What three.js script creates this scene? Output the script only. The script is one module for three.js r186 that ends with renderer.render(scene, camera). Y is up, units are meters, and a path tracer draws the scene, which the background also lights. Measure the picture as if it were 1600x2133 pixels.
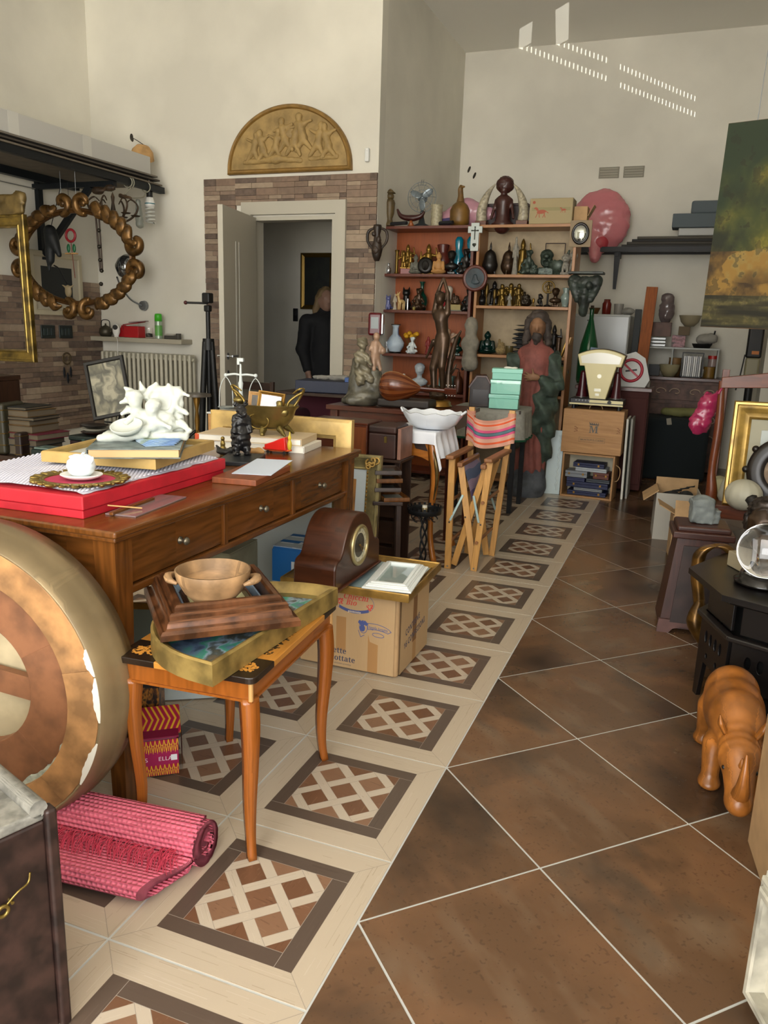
import * as THREE from 'three';
import { RoundedBoxGeometry } from 'three/addons/geometries/RoundedBoxGeometry.js';
import { mergeGeometries, mergeVertices, toCreasedNormals } from 'three/addons/utils/BufferGeometryUtils.js';
import { RectAreaLightUniformsLib } from 'three/addons/lights/RectAreaLightUniformsLib.js';

// ---------- camera, sky, light, exposure ----------
const scene = new THREE.Scene();
const camera = new THREE.PerspectiveCamera(2 * Math.atan(1066.5 / 1634.49) * 180 / Math.PI,1600 / 2133,.02,60);
{
  const f = new THREE.Vector3(-.34333,-.22944,-.91076), u = new THREE.Vector3(-.11111,.97282,-.20319);
  camera.position.set(.5396,1.2607,1.1040);
  camera.up.copy(u);
  camera.lookAt(camera.position.clone().add(f));
}
scene.add(camera);
const renderer = new THREE.WebGLRenderer({ antialias: true });
renderer.toneMapping = THREE.LinearToneMapping;
renderer.toneMappingExposure = 1.06;
renderer.shadowMap.enabled = true;
RectAreaLightUniformsLib.init();
scene.background = new THREE.Color(.55,.68,.86);
// daylight through the glazed shop front behind the camera and an unseen side window added on the right to light facing walls
const daylight = (w, h, i, p, q) => { const l = new THREE.RectAreaLight(new THREE.Color(1.0,.985,.955), i, w, h); l.position.set(...p); l.lookAt(...q); scene.add(l); };
daylight(3.0,3.1,9.6,[-.35,1.9,4.36],[-.35,1.9,0]);
daylight(2.6,2.7,5.8,[1.47,1.85,2.4],[0,1.85,2.4]);
// steep sun from the street side: it lights the pavement and a strip of floor just inside the shop front, which throw light up
const sun = new THREE.DirectionalLight(new THREE.Color(1.0,.94,.84),40);
sun.position.set(-2.4,18,13.4); sun.target.position.set(0,0,5); sun.castShadow = true;
Object.assign(sun.shadow.camera, { left: -16,right: 16,top: 16,bottom: -16,far: 60 }); sun.shadow.mapSize.set(2048,2048); scene.add(sun, sun.target);
// added spotlight standing in for reflected sun, cut into streaks by the slot panel
const streakSpot = new THREE.SpotLight(new THREE.Color(1.0,.97,.88),1200,0,.13,.1,2);
streakSpot.position.set(9.4,.3,4.0); streakSpot.target.position.set(1.6,2.96,-4.8); streakSpot.castShadow = true; streakSpot.shadow.radius = .2; scene.add(streakSpot, streakSpot.target);

// ---------- helpers ----------
let seed = 20240611;
const rnd = () => { seed |= 0; seed = seed + 0x6D2B79F5 | 0; let t = Math.imul(seed ^ seed >>> 15,1 | seed); t = t + Math.imul(t ^ t >>> 7,61 | t) ^ t; return ((t ^ t >>> 14) >>> 0) / 4294967296; };
const rr = (a, b) => a + (b - a) * rnd();
const V = (x, y, z) => new THREE.Vector3(x, y, z);
const PI = Math.PI, DEG = PI / 180;
const used = {};
const numbered = n => { if (used[n] === undefined) { used[n] = 0; return n; } used[n]++; return n + '_' + String(used[n]).padStart(3, '0'); };
const mcache = {};
function M(color, rough = .6,metal = 0,o = {}) {
  const k = Object.keys(o).length ? null : color + '|' + rough + '|' + metal;
  if (k && mcache[k]) return mcache[k];
  const phys = ['clearcoat', 'transmission', 'sheen', 'ior', 'thickness'].some(q => q in o);
  const m = new (phys ? THREE.MeshPhysicalMaterial : THREE.MeshStandardMaterial)({ color, roughness: rough, metalness: metal, side: THREE.DoubleSide,...o });
  if (k) mcache[k] = m;
  return m;
}
// value noise, tileable over 'per'
const hash = (x, y, s) => { let h = Math.imul(x,374761393) + Math.imul(y,668265263) + Math.imul(s,1442695041); h = Math.imul(h ^ h >>> 13,1274126177); return ((h ^ h >>> 16) >>> 0) / 4294967296; };
function vn(x, y, per, s) {
  const xi = Math.floor(x), yi = Math.floor(y), fx = x - xi, fy = y - yi, u = fx * fx * (3 - 2 * fx), v = fy * fy * (3 - 2 * fy);
  const w = (a) => ((a % per) + per) % per;
  const a = hash(w(xi), w(yi), s), b = hash(w(xi + 1), w(yi), s), c = hash(w(xi), w(yi + 1), s), d = hash(w(xi + 1), w(yi + 1), s);
  return a + (b - a) * u + (c - a) * v + (a - b - c + d) * u * v;
}
const fbm = (x, y, per, s, o = 4) => { let r = 0,a = .5,t = 0; for (let i = 0; i < o; i++) { r += a * vn(x, y, per, s + i); t += a; x *= 2; y *= 2; per *= 2; a *= .5; } return r / t; };
const hex = c => { const k = new THREE.Color(c); return [k.r, k.g, k.b].map(v => (v <= .0031308 ? v * 12.92 : 1.055 * Math.pow(v,1 / 2.4) - .055) * 255); };
function tex(n, fn, srgb = true, rx = 1,ry = 1) {
  const d = new Uint8Array(n * n * 4);
  for (let y = 0; y < n; y++) for (let x = 0; x < n; x++) { const c = fn(x / n, y / n), i = (y * n + x) * 4; d[i] = c[0]; d[i + 1] = c[1]; d[i + 2] = c[2]; d[i + 3] = 255; }
  const t = new THREE.DataTexture(d, n, n); t.magFilter = THREE.LinearFilter; t.minFilter = THREE.LinearMipmapLinearFilter; t.generateMipmaps = true;
  t.wrapS = t.wrapT = THREE.RepeatWrapping; t.repeat.set(rx, ry); if (srgb) t.colorSpace = THREE.SRGBColorSpace; t.needsUpdate = true; return t;
}
const mixc = (a, b, t) => [a[0] + (b[0] - a[0]) * t, a[1] + (b[1] - a[1]) * t, a[2] + (b[2] - a[2]) * t];
const cl = (x, a = 0,b = 1) => Math.min(b, Math.max(a, x));
function canvasTex(w, h, draw) {
  const c = document.createElement('canvas'); c.width = w; c.height = h; const g = c.getContext('2d'); draw(g, w, h);
  const t = new THREE.CanvasTexture(c); t.colorSpace = THREE.SRGBColorSpace; t.magFilter = THREE.LinearFilter; return t;
}
// wood and mottled surfaces share a few neutral grain maps, tinted by the material colour; uv in metres is laid by the mesh helper (material.userData.metre)
const grainTex = {};
const lum = c => { const k = new THREE.Color(c); return .3 * k.r + .6 * k.g + .1 * k.b; };
const ratio = (d, l) => { const r = lum(d) / lum(l); return r < .36 ? .28 : r < .53 ? .44 : r < .7 ? .62 : .8; };
const toS = v => { v = cl(v); return (v <= .0031308 ? v * 12.92 : 1.055 * Math.pow(v,1 / 2.4) - .055) * 255; };
function wood(dark, light, rough = .4,o = {}, s = 1) {
  const r = ratio(dark, light), k = 'w' + r + (s % 2);
  if (!grainTex[k]) grainTex[k] = tex(192, (u, v) => { const w = fbm(u * 8,v * 2,8,3 + s,3); const g = .5 + .5 * Math.sin((u * 14 + w * 3.2) * PI * 2); const p = vn(u * 96,v * 6,96,9); const q = toS(r + (1 - r) * cl(.25 * g + .45 * w + .35 * p)); return [q, q, q]; });
  const m = M(light, rough,0, { map: grainTex[k],...o }); m.userData.metre = 2.2; return m;
}
function mottle(c1,c2,rough = .6,metal = 0,o = {}, freq = 6,metre = 3) {
  const r = ratio(c1,c2), f = freq < 6 ? 4 : freq < 8 ? 6 : 9,k = 'm' + r + f;
  if (!grainTex[k]) grainTex[k] = tex(160, (u, v) => { const q = toS(r + (1 - r) * cl((fbm(u * f, v * f, f,21,5) - .28) * 2.2)); return [q, q, q]; });
  const m = M(c2,rough, metal, { map: grainTex[k],...o }); m.userData.metre = metre; return m;
}
function layUV(g, s) {
  g.computeBoundingBox(); const bb = g.boundingBox, d = [bb.max.x - bb.min.x, bb.max.y - bb.min.y, bb.max.z - bb.min.z];
  const L = d.indexOf(Math.max(...d)), p = g.attributes.position, n = g.attributes.normal, uv = new Float32Array(p.count * 2);
  const off = rnd() * 3;
  for (let i = 0; i < p.count; i++) {
    const P = [p.getX(i), p.getY(i), p.getZ(i)],N = [Math.abs(n.getX(i)), Math.abs(n.getY(i)), Math.abs(n.getZ(i))];
    let k = N.indexOf(Math.max(...N)); const ax = [0,1,2].filter(q => q !== k); let va = ax.includes(L) ? L : ax[1],ua = ax.find(q => q !== va);
    uv[i * 2] = P[ua] * s + off; uv[i * 2 + 1] = P[va] * s + off;
  }
  g.setAttribute('uv', new THREE.BufferAttribute(uv,2));
}
const clean = g => { let q = g.index ? g.toNonIndexed() : g; const r = new THREE.BufferGeometry(); for (const a of ['position', 'normal', 'uv']) if (q.attributes[a]) r.setAttribute(a, q.attributes[a]); if (!r.attributes.uv) r.setAttribute('uv', new THREE.BufferAttribute(new Float32Array(r.attributes.position.count * 2),2)); if (!r.attributes.normal) r.computeVertexNormals(); return r; };
function mk(name, geo, mat, parent = scene, uvm = true) {
  let g = Array.isArray(geo) ? (geo.length === 1 ? geo[0] : mergeGeometries(geo.map(clean))) : geo;
  if (!g.attributes.normal) g.computeVertexNormals();
  if (uvm && mat.userData.metre) { if (g.index) g = clean(g); layUV(g, mat.userData.metre); }
  const m = new THREE.Mesh(g, mat); m.name = parent === scene ? numbered(name) : name; m.castShadow = m.receiveShadow = true; parent.add(m); return m;
}
function tag(o, label, category, group) { o.userData.label = label; o.userData.category = category; if (group) o.userData.group = group; return o; }
function thing(name, label, category, p = [0,0,0],ry = 0,group) { const o = new THREE.Group(); o.name = numbered(name); o.position.set(...p); o.rotation.y = ry; scene.add(o); return tag(o, label, category, group); }
function struct(name, geo, mat, parent = scene, uvm = true) { const m = mk(name, geo, mat, parent, uvm); if (parent === scene) m.userData.kind = 'structure'; return m; }
const part = (o, label) => { o.userData.label = label; return o; };
function dup(o, label, p, ry, sc, group) { const c = o.clone(); c.name = numbered(o.name.replace(/_\d{3}$/, '')); scene.add(c); if (p) c.position.set(...p); if (ry !== undefined) c.rotation.y = ry; if (sc) c.scale.setScalar(sc); c.userData = { ...o.userData, label }; if (group) c.userData.group = group; return c; }
function T(g, p = [0,0,0],r, s) { if (s) Array.isArray(s) ? g.scale(...s) : g.scale(s, s, s); if (r) g.applyMatrix4(new THREE.Matrix4().makeRotationFromEuler(new THREE.Euler(...r))); g.translate(...p); return g; }
const bx = (w, h, d, x = 0,y = 0,z = 0,r) => T(new THREE.BoxGeometry(w, h, d),[x, y, z],r);
const rb = (w, h, d, x = 0,y = 0,z = 0,rad = .005,r, seg = 2) => T(new RoundedBoxGeometry(w, h, d, seg, Math.min(rad, w / 2.05,h / 2.05,d / 2.05)),[x, y, z],r);
const cy = (r1,r2,h, x = 0,y = 0,z = 0,seg = 20,r, open) => T(new THREE.CylinderGeometry(r1,r2,h, seg,1, !!open),[x, y, z],r);
const sp = (r, x = 0,y = 0,z = 0,s, seg = 16) => T(new THREE.SphereGeometry(r, seg, Math.ceil(seg * .7)),[x, y, z],null, s);
const to = (R, r, x = 0,y = 0,z = 0,rot, arc = PI * 2,seg = 28,rs = 8) => T(new THREE.TorusGeometry(R, r, rs, seg, arc),[x, y, z],rot);
const la = (prof, seg = 28,x = 0,y = 0,z = 0) => T(new THREE.LatheGeometry(prof.map(p => new THREE.Vector2(Math.max(p[0],.0001), p[1])), seg),[x, y, z]);
const laS = (prof, seg = 28) => { const c = new THREE.SplineCurve(prof.map(p => new THREE.Vector2(...p))).getPoints(prof.length * 5); return new THREE.LatheGeometry(c.map(p => new THREE.Vector2(Math.max(p.x,.0001), p.y)), seg); };
const cv = pts => new THREE.CatmullRomCurve3(pts.map(p => V(...p)));
const tu = (pts, r, seg = 24,rs = 7,closed = false) => new THREE.TubeGeometry(new THREE.CatmullRomCurve3(pts.map(p => V(...p)), closed), seg, r, rs, closed);
// tapered tube: radii interpolated along the points, ends closed
function tt(pts, rads, seg = 24,rs = 8,flat = 1) {
  const c = cv(pts), fr = c.computeFrenetFrames(seg), pos = [],idx = [];
  const R = t => { const q = t * (rads.length - 1), i = Math.min(Math.floor(q), rads.length - 2); return rads[i] + (rads[i + 1] - rads[i]) * (q - i); };
  for (let i = 0; i <= seg; i++) { const P = c.getPoint(i / seg), r = R(i / seg); for (let j = 0; j < rs; j++) { const a = j / rs * PI * 2,q = P.clone().addScaledVector(fr.normals[i],Math.cos(a) * r).addScaledVector(fr.binormals[i],Math.sin(a) * r * flat); pos.push(q.x, q.y, q.z); } }
  for (let i = 0; i < seg; i++) for (let j = 0; j < rs; j++) { const a = i * rs + j, b = i * rs + (j + 1) % rs; idx.push(a, b, a + rs, b, b + rs, a + rs); }
  const e = (i, f) => { const P = c.getPoint(i / seg); pos.push(P.x, P.y, P.z); const k = pos.length / 3 - 1; for (let j = 0; j < rs; j++) { const a = i * rs + j, b = i * rs + (j + 1) % rs; f ? idx.push(k, b, a) : idx.push(k, a, b); } };
  e(0,true); e(seg, false);
  const g = new THREE.BufferGeometry(); g.setAttribute('position', new THREE.Float32BufferAttribute(pos,3)); g.setIndex(idx); g.computeVertexNormals(); return g;
}
const facet = (r1,r2,h, n) => { const g = new THREE.CylinderGeometry(r1,r2,h, n).toNonIndexed(); g.computeVertexNormals(); return g; };
const shp = (pts, holes = []) => { const s = new THREE.Shape(pts.map(p => new THREE.Vector2(...p))); for (const h of holes) s.holes.push(new THREE.Path(h.map(p => new THREE.Vector2(...p)))); return s; };
const ex = (s, d, bev = 0,cs = 12,steps = 1) => { const g = new THREE.ExtrudeGeometry(Array.isArray(s) ? shp(s) : s, { depth: d, bevelEnabled: bev > 0,bevelSize: bev, bevelThickness: bev, bevelSegments: 2,curveSegments: cs, steps }); return g; };
const rect = (w, h) => [[-w / 2,-h / 2],[w / 2,-h / 2],[w / 2,h / 2],[-w / 2,h / 2]];
const ell = (a, b, n = 32) => Array.from({ length: n }, (_, i) => [a * Math.cos(i / n * PI * 2), b * Math.sin(i / n * PI * 2)]);
// bar between two points with a rectangular section
function bar(a, b, w, d = w, rad = .002) { const A = V(...a), B = V(...b), L = A.distanceTo(B), g = new RoundedBoxGeometry(w, L, d,1,Math.min(rad, w / 2.1,d / 2.1)); const q = new THREE.Quaternion().setFromUnitVectors(V(0,1,0), B.clone().sub(A).normalize()); g.applyQuaternion(q); g.translate(...A.add(B).multiplyScalar(.5).toArray()); return g; }
const rod = (a, b, r, r2 = r, seg = 10) => { const A = V(...a), B = V(...b), g = new THREE.CylinderGeometry(r2,r, A.distanceTo(B), seg); g.applyQuaternion(new THREE.Quaternion().setFromUnitVectors(V(0,1,0), B.clone().sub(A).normalize())); g.translate(...A.add(B).multiplyScalar(.5).toArray()); return g; };
// moulding swept round a closed path in the xy plane (front +z); prof: [outward offset from the sight edge, height z] closed loop
function moulding(path, prof) {
  const n = path.length, m = prof.length, pos = [],idx = [];
  const nrm = i => { const a = path[(i + n - 1) % n],b = path[i],c = path[(i + 1) % n]; let t1 = [b[0] - a[0],b[1] - a[1]],t2 = [c[0] - b[0],c[1] - b[1]]; const l1 = Math.hypot(...t1), l2 = Math.hypot(...t2); const n1 = [t1[1] / l1,-t1[0] / l1],n2 = [t2[1] / l2,-t2[0] / l2]; const s = [n1[0] + n2[0],n1[1] + n2[1]],d = (s[0] * n1[0] + s[1] * n1[1]); return [s[0] / d, s[1] / d]; };
  for (let i = 0; i < n; i++) { const q = nrm(i); for (const p of prof) pos.push(path[i][0] + q[0] * p[0],path[i][1] + q[1] * p[0],p[1]); }
  for (let i = 0; i < n; i++) for (let j = 0; j < m; j++) { const a = i * m + j, b = i * m + (j + 1) % m, c = ((i + 1) % n) * m + j, d = ((i + 1) % n) * m + (j + 1) % m; idx.push(a, c, b, b, c, d); }
  const g = new THREE.BufferGeometry(); g.setAttribute('position', new THREE.Float32BufferAttribute(pos,3)); g.setIndex(idx); return toCreasedNormals(g,.6);
}
// signed-distance figures meshed by surface nets. prims: ['c',a,b,ra,rb] ['e',c,r] ['b',c,half,round]; a leading '-' carves
function blob(prims, cell, k = .02,bump) {
  const lo = [1e9,1e9,1e9],hi = [-1e9,-1e9,-1e9];
  const ext = (p, r) => { for (let i = 0; i < 3; i++) { const q = Array.isArray(r) ? r[i] : r; lo[i] = Math.min(lo[i],p[i] - q); hi[i] = Math.max(hi[i],p[i] + q); } };
  for (const p of prims) { if (p[0][0] === '-') continue; if (p[0] === 'c') { ext(p[1],p[3]); ext(p[2],p[4] ?? p[3]); } else ext(p[1],p[2]); }
  const pad = cell * 2 + k * .5; for (let i = 0; i < 3; i++) { lo[i] -= pad; hi[i] += pad; }
  const N = [0,1,2].map(i => Math.ceil((hi[i] - lo[i]) / cell) + 1),[nx, ny, nz] = N;
  const F = (x, y, z) => {
    let d = 1e3;
    for (const p of prims) {
      const t = p[0],neg = t[0] === '-', ty = neg ? t[1] : t; let v;
      if (ty === 'c') { const [, a, b, ra, r2] = p, rbb = r2 ?? ra; const bx_ = b[0] - a[0],by = b[1] - a[1],bz = b[2] - a[2],px = x - a[0],py = y - a[1],pz = z - a[2]; const h = cl((px * bx_ + py * by + pz * bz) / (bx_ * bx_ + by * by + bz * bz + 1e-12)); v = Math.hypot(px - bx_ * h, py - by * h, pz - bz * h) - (ra + (rbb - ra) * h); }
      else if (ty === 'e') { const [, c, r] = p; const qx = (x - c[0]) / r[0],qy = (y - c[1]) / r[1],qz = (z - c[2]) / r[2],L = Math.hypot(qx, qy, qz); v = (L - 1) * Math.min(r[0],r[1],r[2]) * (L > 1 ? 1 : 1); }
      else { const [, c, h, r = 0] = p; const qx = Math.abs(x - c[0]) - h[0] + r, qy = Math.abs(y - c[1]) - h[1] + r, qz = Math.abs(z - c[2]) - h[2] + r; v = Math.hypot(Math.max(qx,0), Math.max(qy,0), Math.max(qz,0)) + Math.min(Math.max(qx, qy, qz),0) - r; }
      if (neg) { const h = cl(.5 - .5 * (d + v) / (k * .5 + 1e-6)); d = d + (-v - d) * h + k * .5 * h * (1 - h); }
      else { const h = cl(.5 + .5 * (v - d) / k); d = v + (d - v) * h - k * h * (1 - h); }
    }
    return bump ? d + bump(x, y, z) : d;
  };
  const f = new Float32Array(nx * ny * nz); let q = 0;
  for (let z = 0; z < nz; z++) for (let y = 0; y < ny; y++) for (let x = 0; x < nx; x++) f[q++] = F(lo[0] + x * cell, lo[1] + y * cell, lo[2] + z * cell);
  const id = new Int32Array(nx * ny * nz).fill(-1), pos = [],idx = [],at = (x, y, z) => x + nx * (y + ny * z);
  const E = [[0,1],[2,3],[4,5],[6,7],[0,2],[1,3],[4,6],[5,7],[0,4],[1,5],[2,6],[3,7]];
  for (let z = 0; z < nz - 1; z++) for (let y = 0; y < ny - 1; y++) for (let x = 0; x < nx - 1; x++) {
    const v = []; let m = 0; for (let i = 0; i < 8; i++) { const w = f[at(x + (i & 1), y + (i >> 1 & 1), z + (i >> 2))]; v.push(w); if (w < 0) m++; }
    if (m === 0 || m === 8) continue;
    let c = 0,sx = 0,sy = 0,sz = 0;
    for (const [a, b] of E) if ((v[a] < 0) !== (v[b] < 0)) { const t = v[a] / (v[a] - v[b]); sx += (a & 1) + ((b & 1) - (a & 1)) * t; sy += (a >> 1 & 1) + ((b >> 1 & 1) - (a >> 1 & 1)) * t; sz += (a >> 2) + ((b >> 2) - (a >> 2)) * t; c++; }
    id[at(x, y, z)] = pos.length / 3; pos.push(lo[0] + (x + sx / c) * cell, lo[1] + (y + sy / c) * cell, lo[2] + (z + sz / c) * cell);
  }
  const quad = (a, b, c, d, s) => { if (a < 0 || b < 0 || c < 0 || d < 0) return; s ? idx.push(a, b, c, a, c, d) : idx.push(a, c, b, a, d, c); };
  for (let z = 1; z < nz - 1; z++) for (let y = 1; y < ny - 1; y++) for (let x = 1; x < nx - 1; x++) {
    const s = f[at(x, y, z)] < 0;
    if (s !== f[at(x + 1,y, z)] < 0) quad(id[at(x, y - 1,z - 1)],id[at(x, y, z - 1)],id[at(x, y, z)],id[at(x, y - 1,z)],s);
    if (s !== f[at(x, y + 1,z)] < 0) quad(id[at(x - 1,y, z - 1)],id[at(x - 1,y, z)],id[at(x, y, z)],id[at(x, y, z - 1)],s);
    if (s !== f[at(x, y, z + 1)] < 0) quad(id[at(x - 1,y - 1,z)],id[at(x, y - 1,z)],id[at(x, y, z)],id[at(x - 1,y, z)],s);
  }
  const g = new THREE.BufferGeometry(); g.setAttribute('position', new THREE.Float32BufferAttribute(pos,3)); g.setIndex(idx); g.computeVertexNormals(); return g;
}
const n3 = (x, y, z, s = 1) => (vn(x * 3 + z * 1.7,y * 3 - z * 2.3,4096,5 * s) + vn(y * 3 + 17.3,z * 3 + x * 1.3,4096,6 * s) - 1);
// ---------- the room ----------
const XL = -4.66,XR = 1.5,ZB = -7.26,ZD = -5.0,XC = -1.90,YC = 3.95,ZF = 4.4;
const plaster = mottle('#ddd8c9', '#e6e2d4',.92,0, {},5,.35);
const wallM = plaster;
struct('wall_back', bx(XR - XC + .4,YC,.2, (XR + XC) / 2,YC / 2,ZB - .1), wallM);
struct('wall_return', bx(.2,YC, ZD - ZB - .12,XC - .1,YC / 2, (ZD + ZB) / 2 - .06), wallM);
struct('wall_left', bx(.2,YC, ZF - ZD + .4,XL - .1,YC / 2, (ZF + ZD) / 2), wallM);
const box4 = (a0,a1,b0,b1) => [[a0,b0],[a1,b0],[a1,b1],[a0,b1]];
struct('wall_right', T(ex(shp(box4(-ZF - .2,-ZB + .2,0,YC),[box4(-3.75,-1.05,.4,3.3).reverse(), box4(3.4,6.1,2.6,3.3).reverse()]),.2),[XR,0,0],[0,PI / 2,0]), wallM);
{ // added unseen panel, its slots shaped to throw bright streaks on wall and ceiling
  const hs = [],seg = (s0,y0,s1,y1) => { const n = Math.round((s1 - s0) / .0345); for (let i = 0; i < n; i++) { const a = s0 + (s1 - s0) * (i + .12) / n, b = s0 + (s1 - s0) * (i + .78) / n, ya = y0 + (y1 - y0) * (i + .12) / n, yb = y0 + (y1 - y0) * (i + .78) / n; hs.push([[a, ya - .021],[b, yb - .021],[b, yb + .021],[a, ya + .021]].reverse()); } };
  seg(4.2,2.957,4.875,2.909); seg(4.971,2.895,5.685,2.837); seg(4.485,3.049,4.866,3.031); seg(4.954,3.016,5.669,2.948);
  hs.push([[3.87,2.967],[4.19,2.936],[4.19,2.98],[3.87,3.01]].reverse(),[[3.9,3.066],[4.47,3.029],[4.47,3.072],[3.9,3.108]].reverse());
  struct('added_slot_panel_2', T(ex(shp(box4(3.35,6.15,2.55,3.35), hs),.012),[XR + .1,0,0],[0,PI / 2,0]), M('#6b6a66',.6));
}
struct('added_window_3',[1.08,2.4,3.72].map(z => bx(.06,2.9,.06,XR + .1,1.85,z)).concat([bx(.06,.06,2.7,XR + .1,.43,2.4), bx(.06,.06,2.7,XR + .1,3.27,2.4)]), M('#5b5b5d',.5));  // frame of the unseen side window, added so light comes from the right
struct('pillar', bx(.36,YC,.4,1.34,YC / 2,ZB + .2), wallM);
struct('ceiling', bx(XR - XL + .6,.2,ZF - ZB + .6, (XR + XL) / 2,YC + .1, (ZF + ZB) / 2), M('#e9e6dc',.95));
// door wall, with the opening
const DX0 = -2.99,DX1 = -2.275,DH = 2.10;
struct('wall_door',[bx(DX0 - XL, YC,.12, (DX0 + XL) / 2,YC / 2,ZD - .06), bx(XC - DX1,YC,.12, (XC + DX1) / 2,YC / 2,ZD - .06), bx(DX1 - DX0,YC - DH,.12, (DX0 + DX1) / 2, (YC + DH) / 2,ZD - .06)],wallM);
// shop front behind the camera: low sill, wide glazing
const frontM = M('#5b5b5d',.5);
struct('wall_front',[bx(2.76,YC,.2,XL + 1.38,YC / 2,ZF + .1), bx(.3,YC,.2,XR - .15,YC / 2,ZF + .1), bx(XR - XL, YC - 3.6,.2, (XR + XL) / 2, (YC + 3.6) / 2,ZF + .1), bx(XR - XL,.3,.2, (XR + XL) / 2,.15,ZF + .1)],wallM);
{ const wf = struct('window_1',[-1.87,-.86,.16,1.17].map(x => bx(.06,3.3,.06,x,1.95,ZF + .05)).concat([bx(3.1,.06,.06,-.35,.33,ZF + .05), bx(3.1,.06,.06,-.35,3.57,ZF + .05)]), frontM); }
struct('pavement', bx(30,.1,16,-1,-.06,ZF + 8.3), M('#b5ab9a',.9));
// room beyond the door
const backRoomM = wallM;
struct('wall_store',[bx(2.75,2.7,.1,-3.4,1.35,-7.0), bx(.1,2.7,1.9,-4.7,1.35,-6.05), bx(2.75,.1,1.95,-3.4,2.75,-6.1), bx(.08,2.7,1.86,-2.06,1.35,-6.06)],backRoomM);

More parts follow.
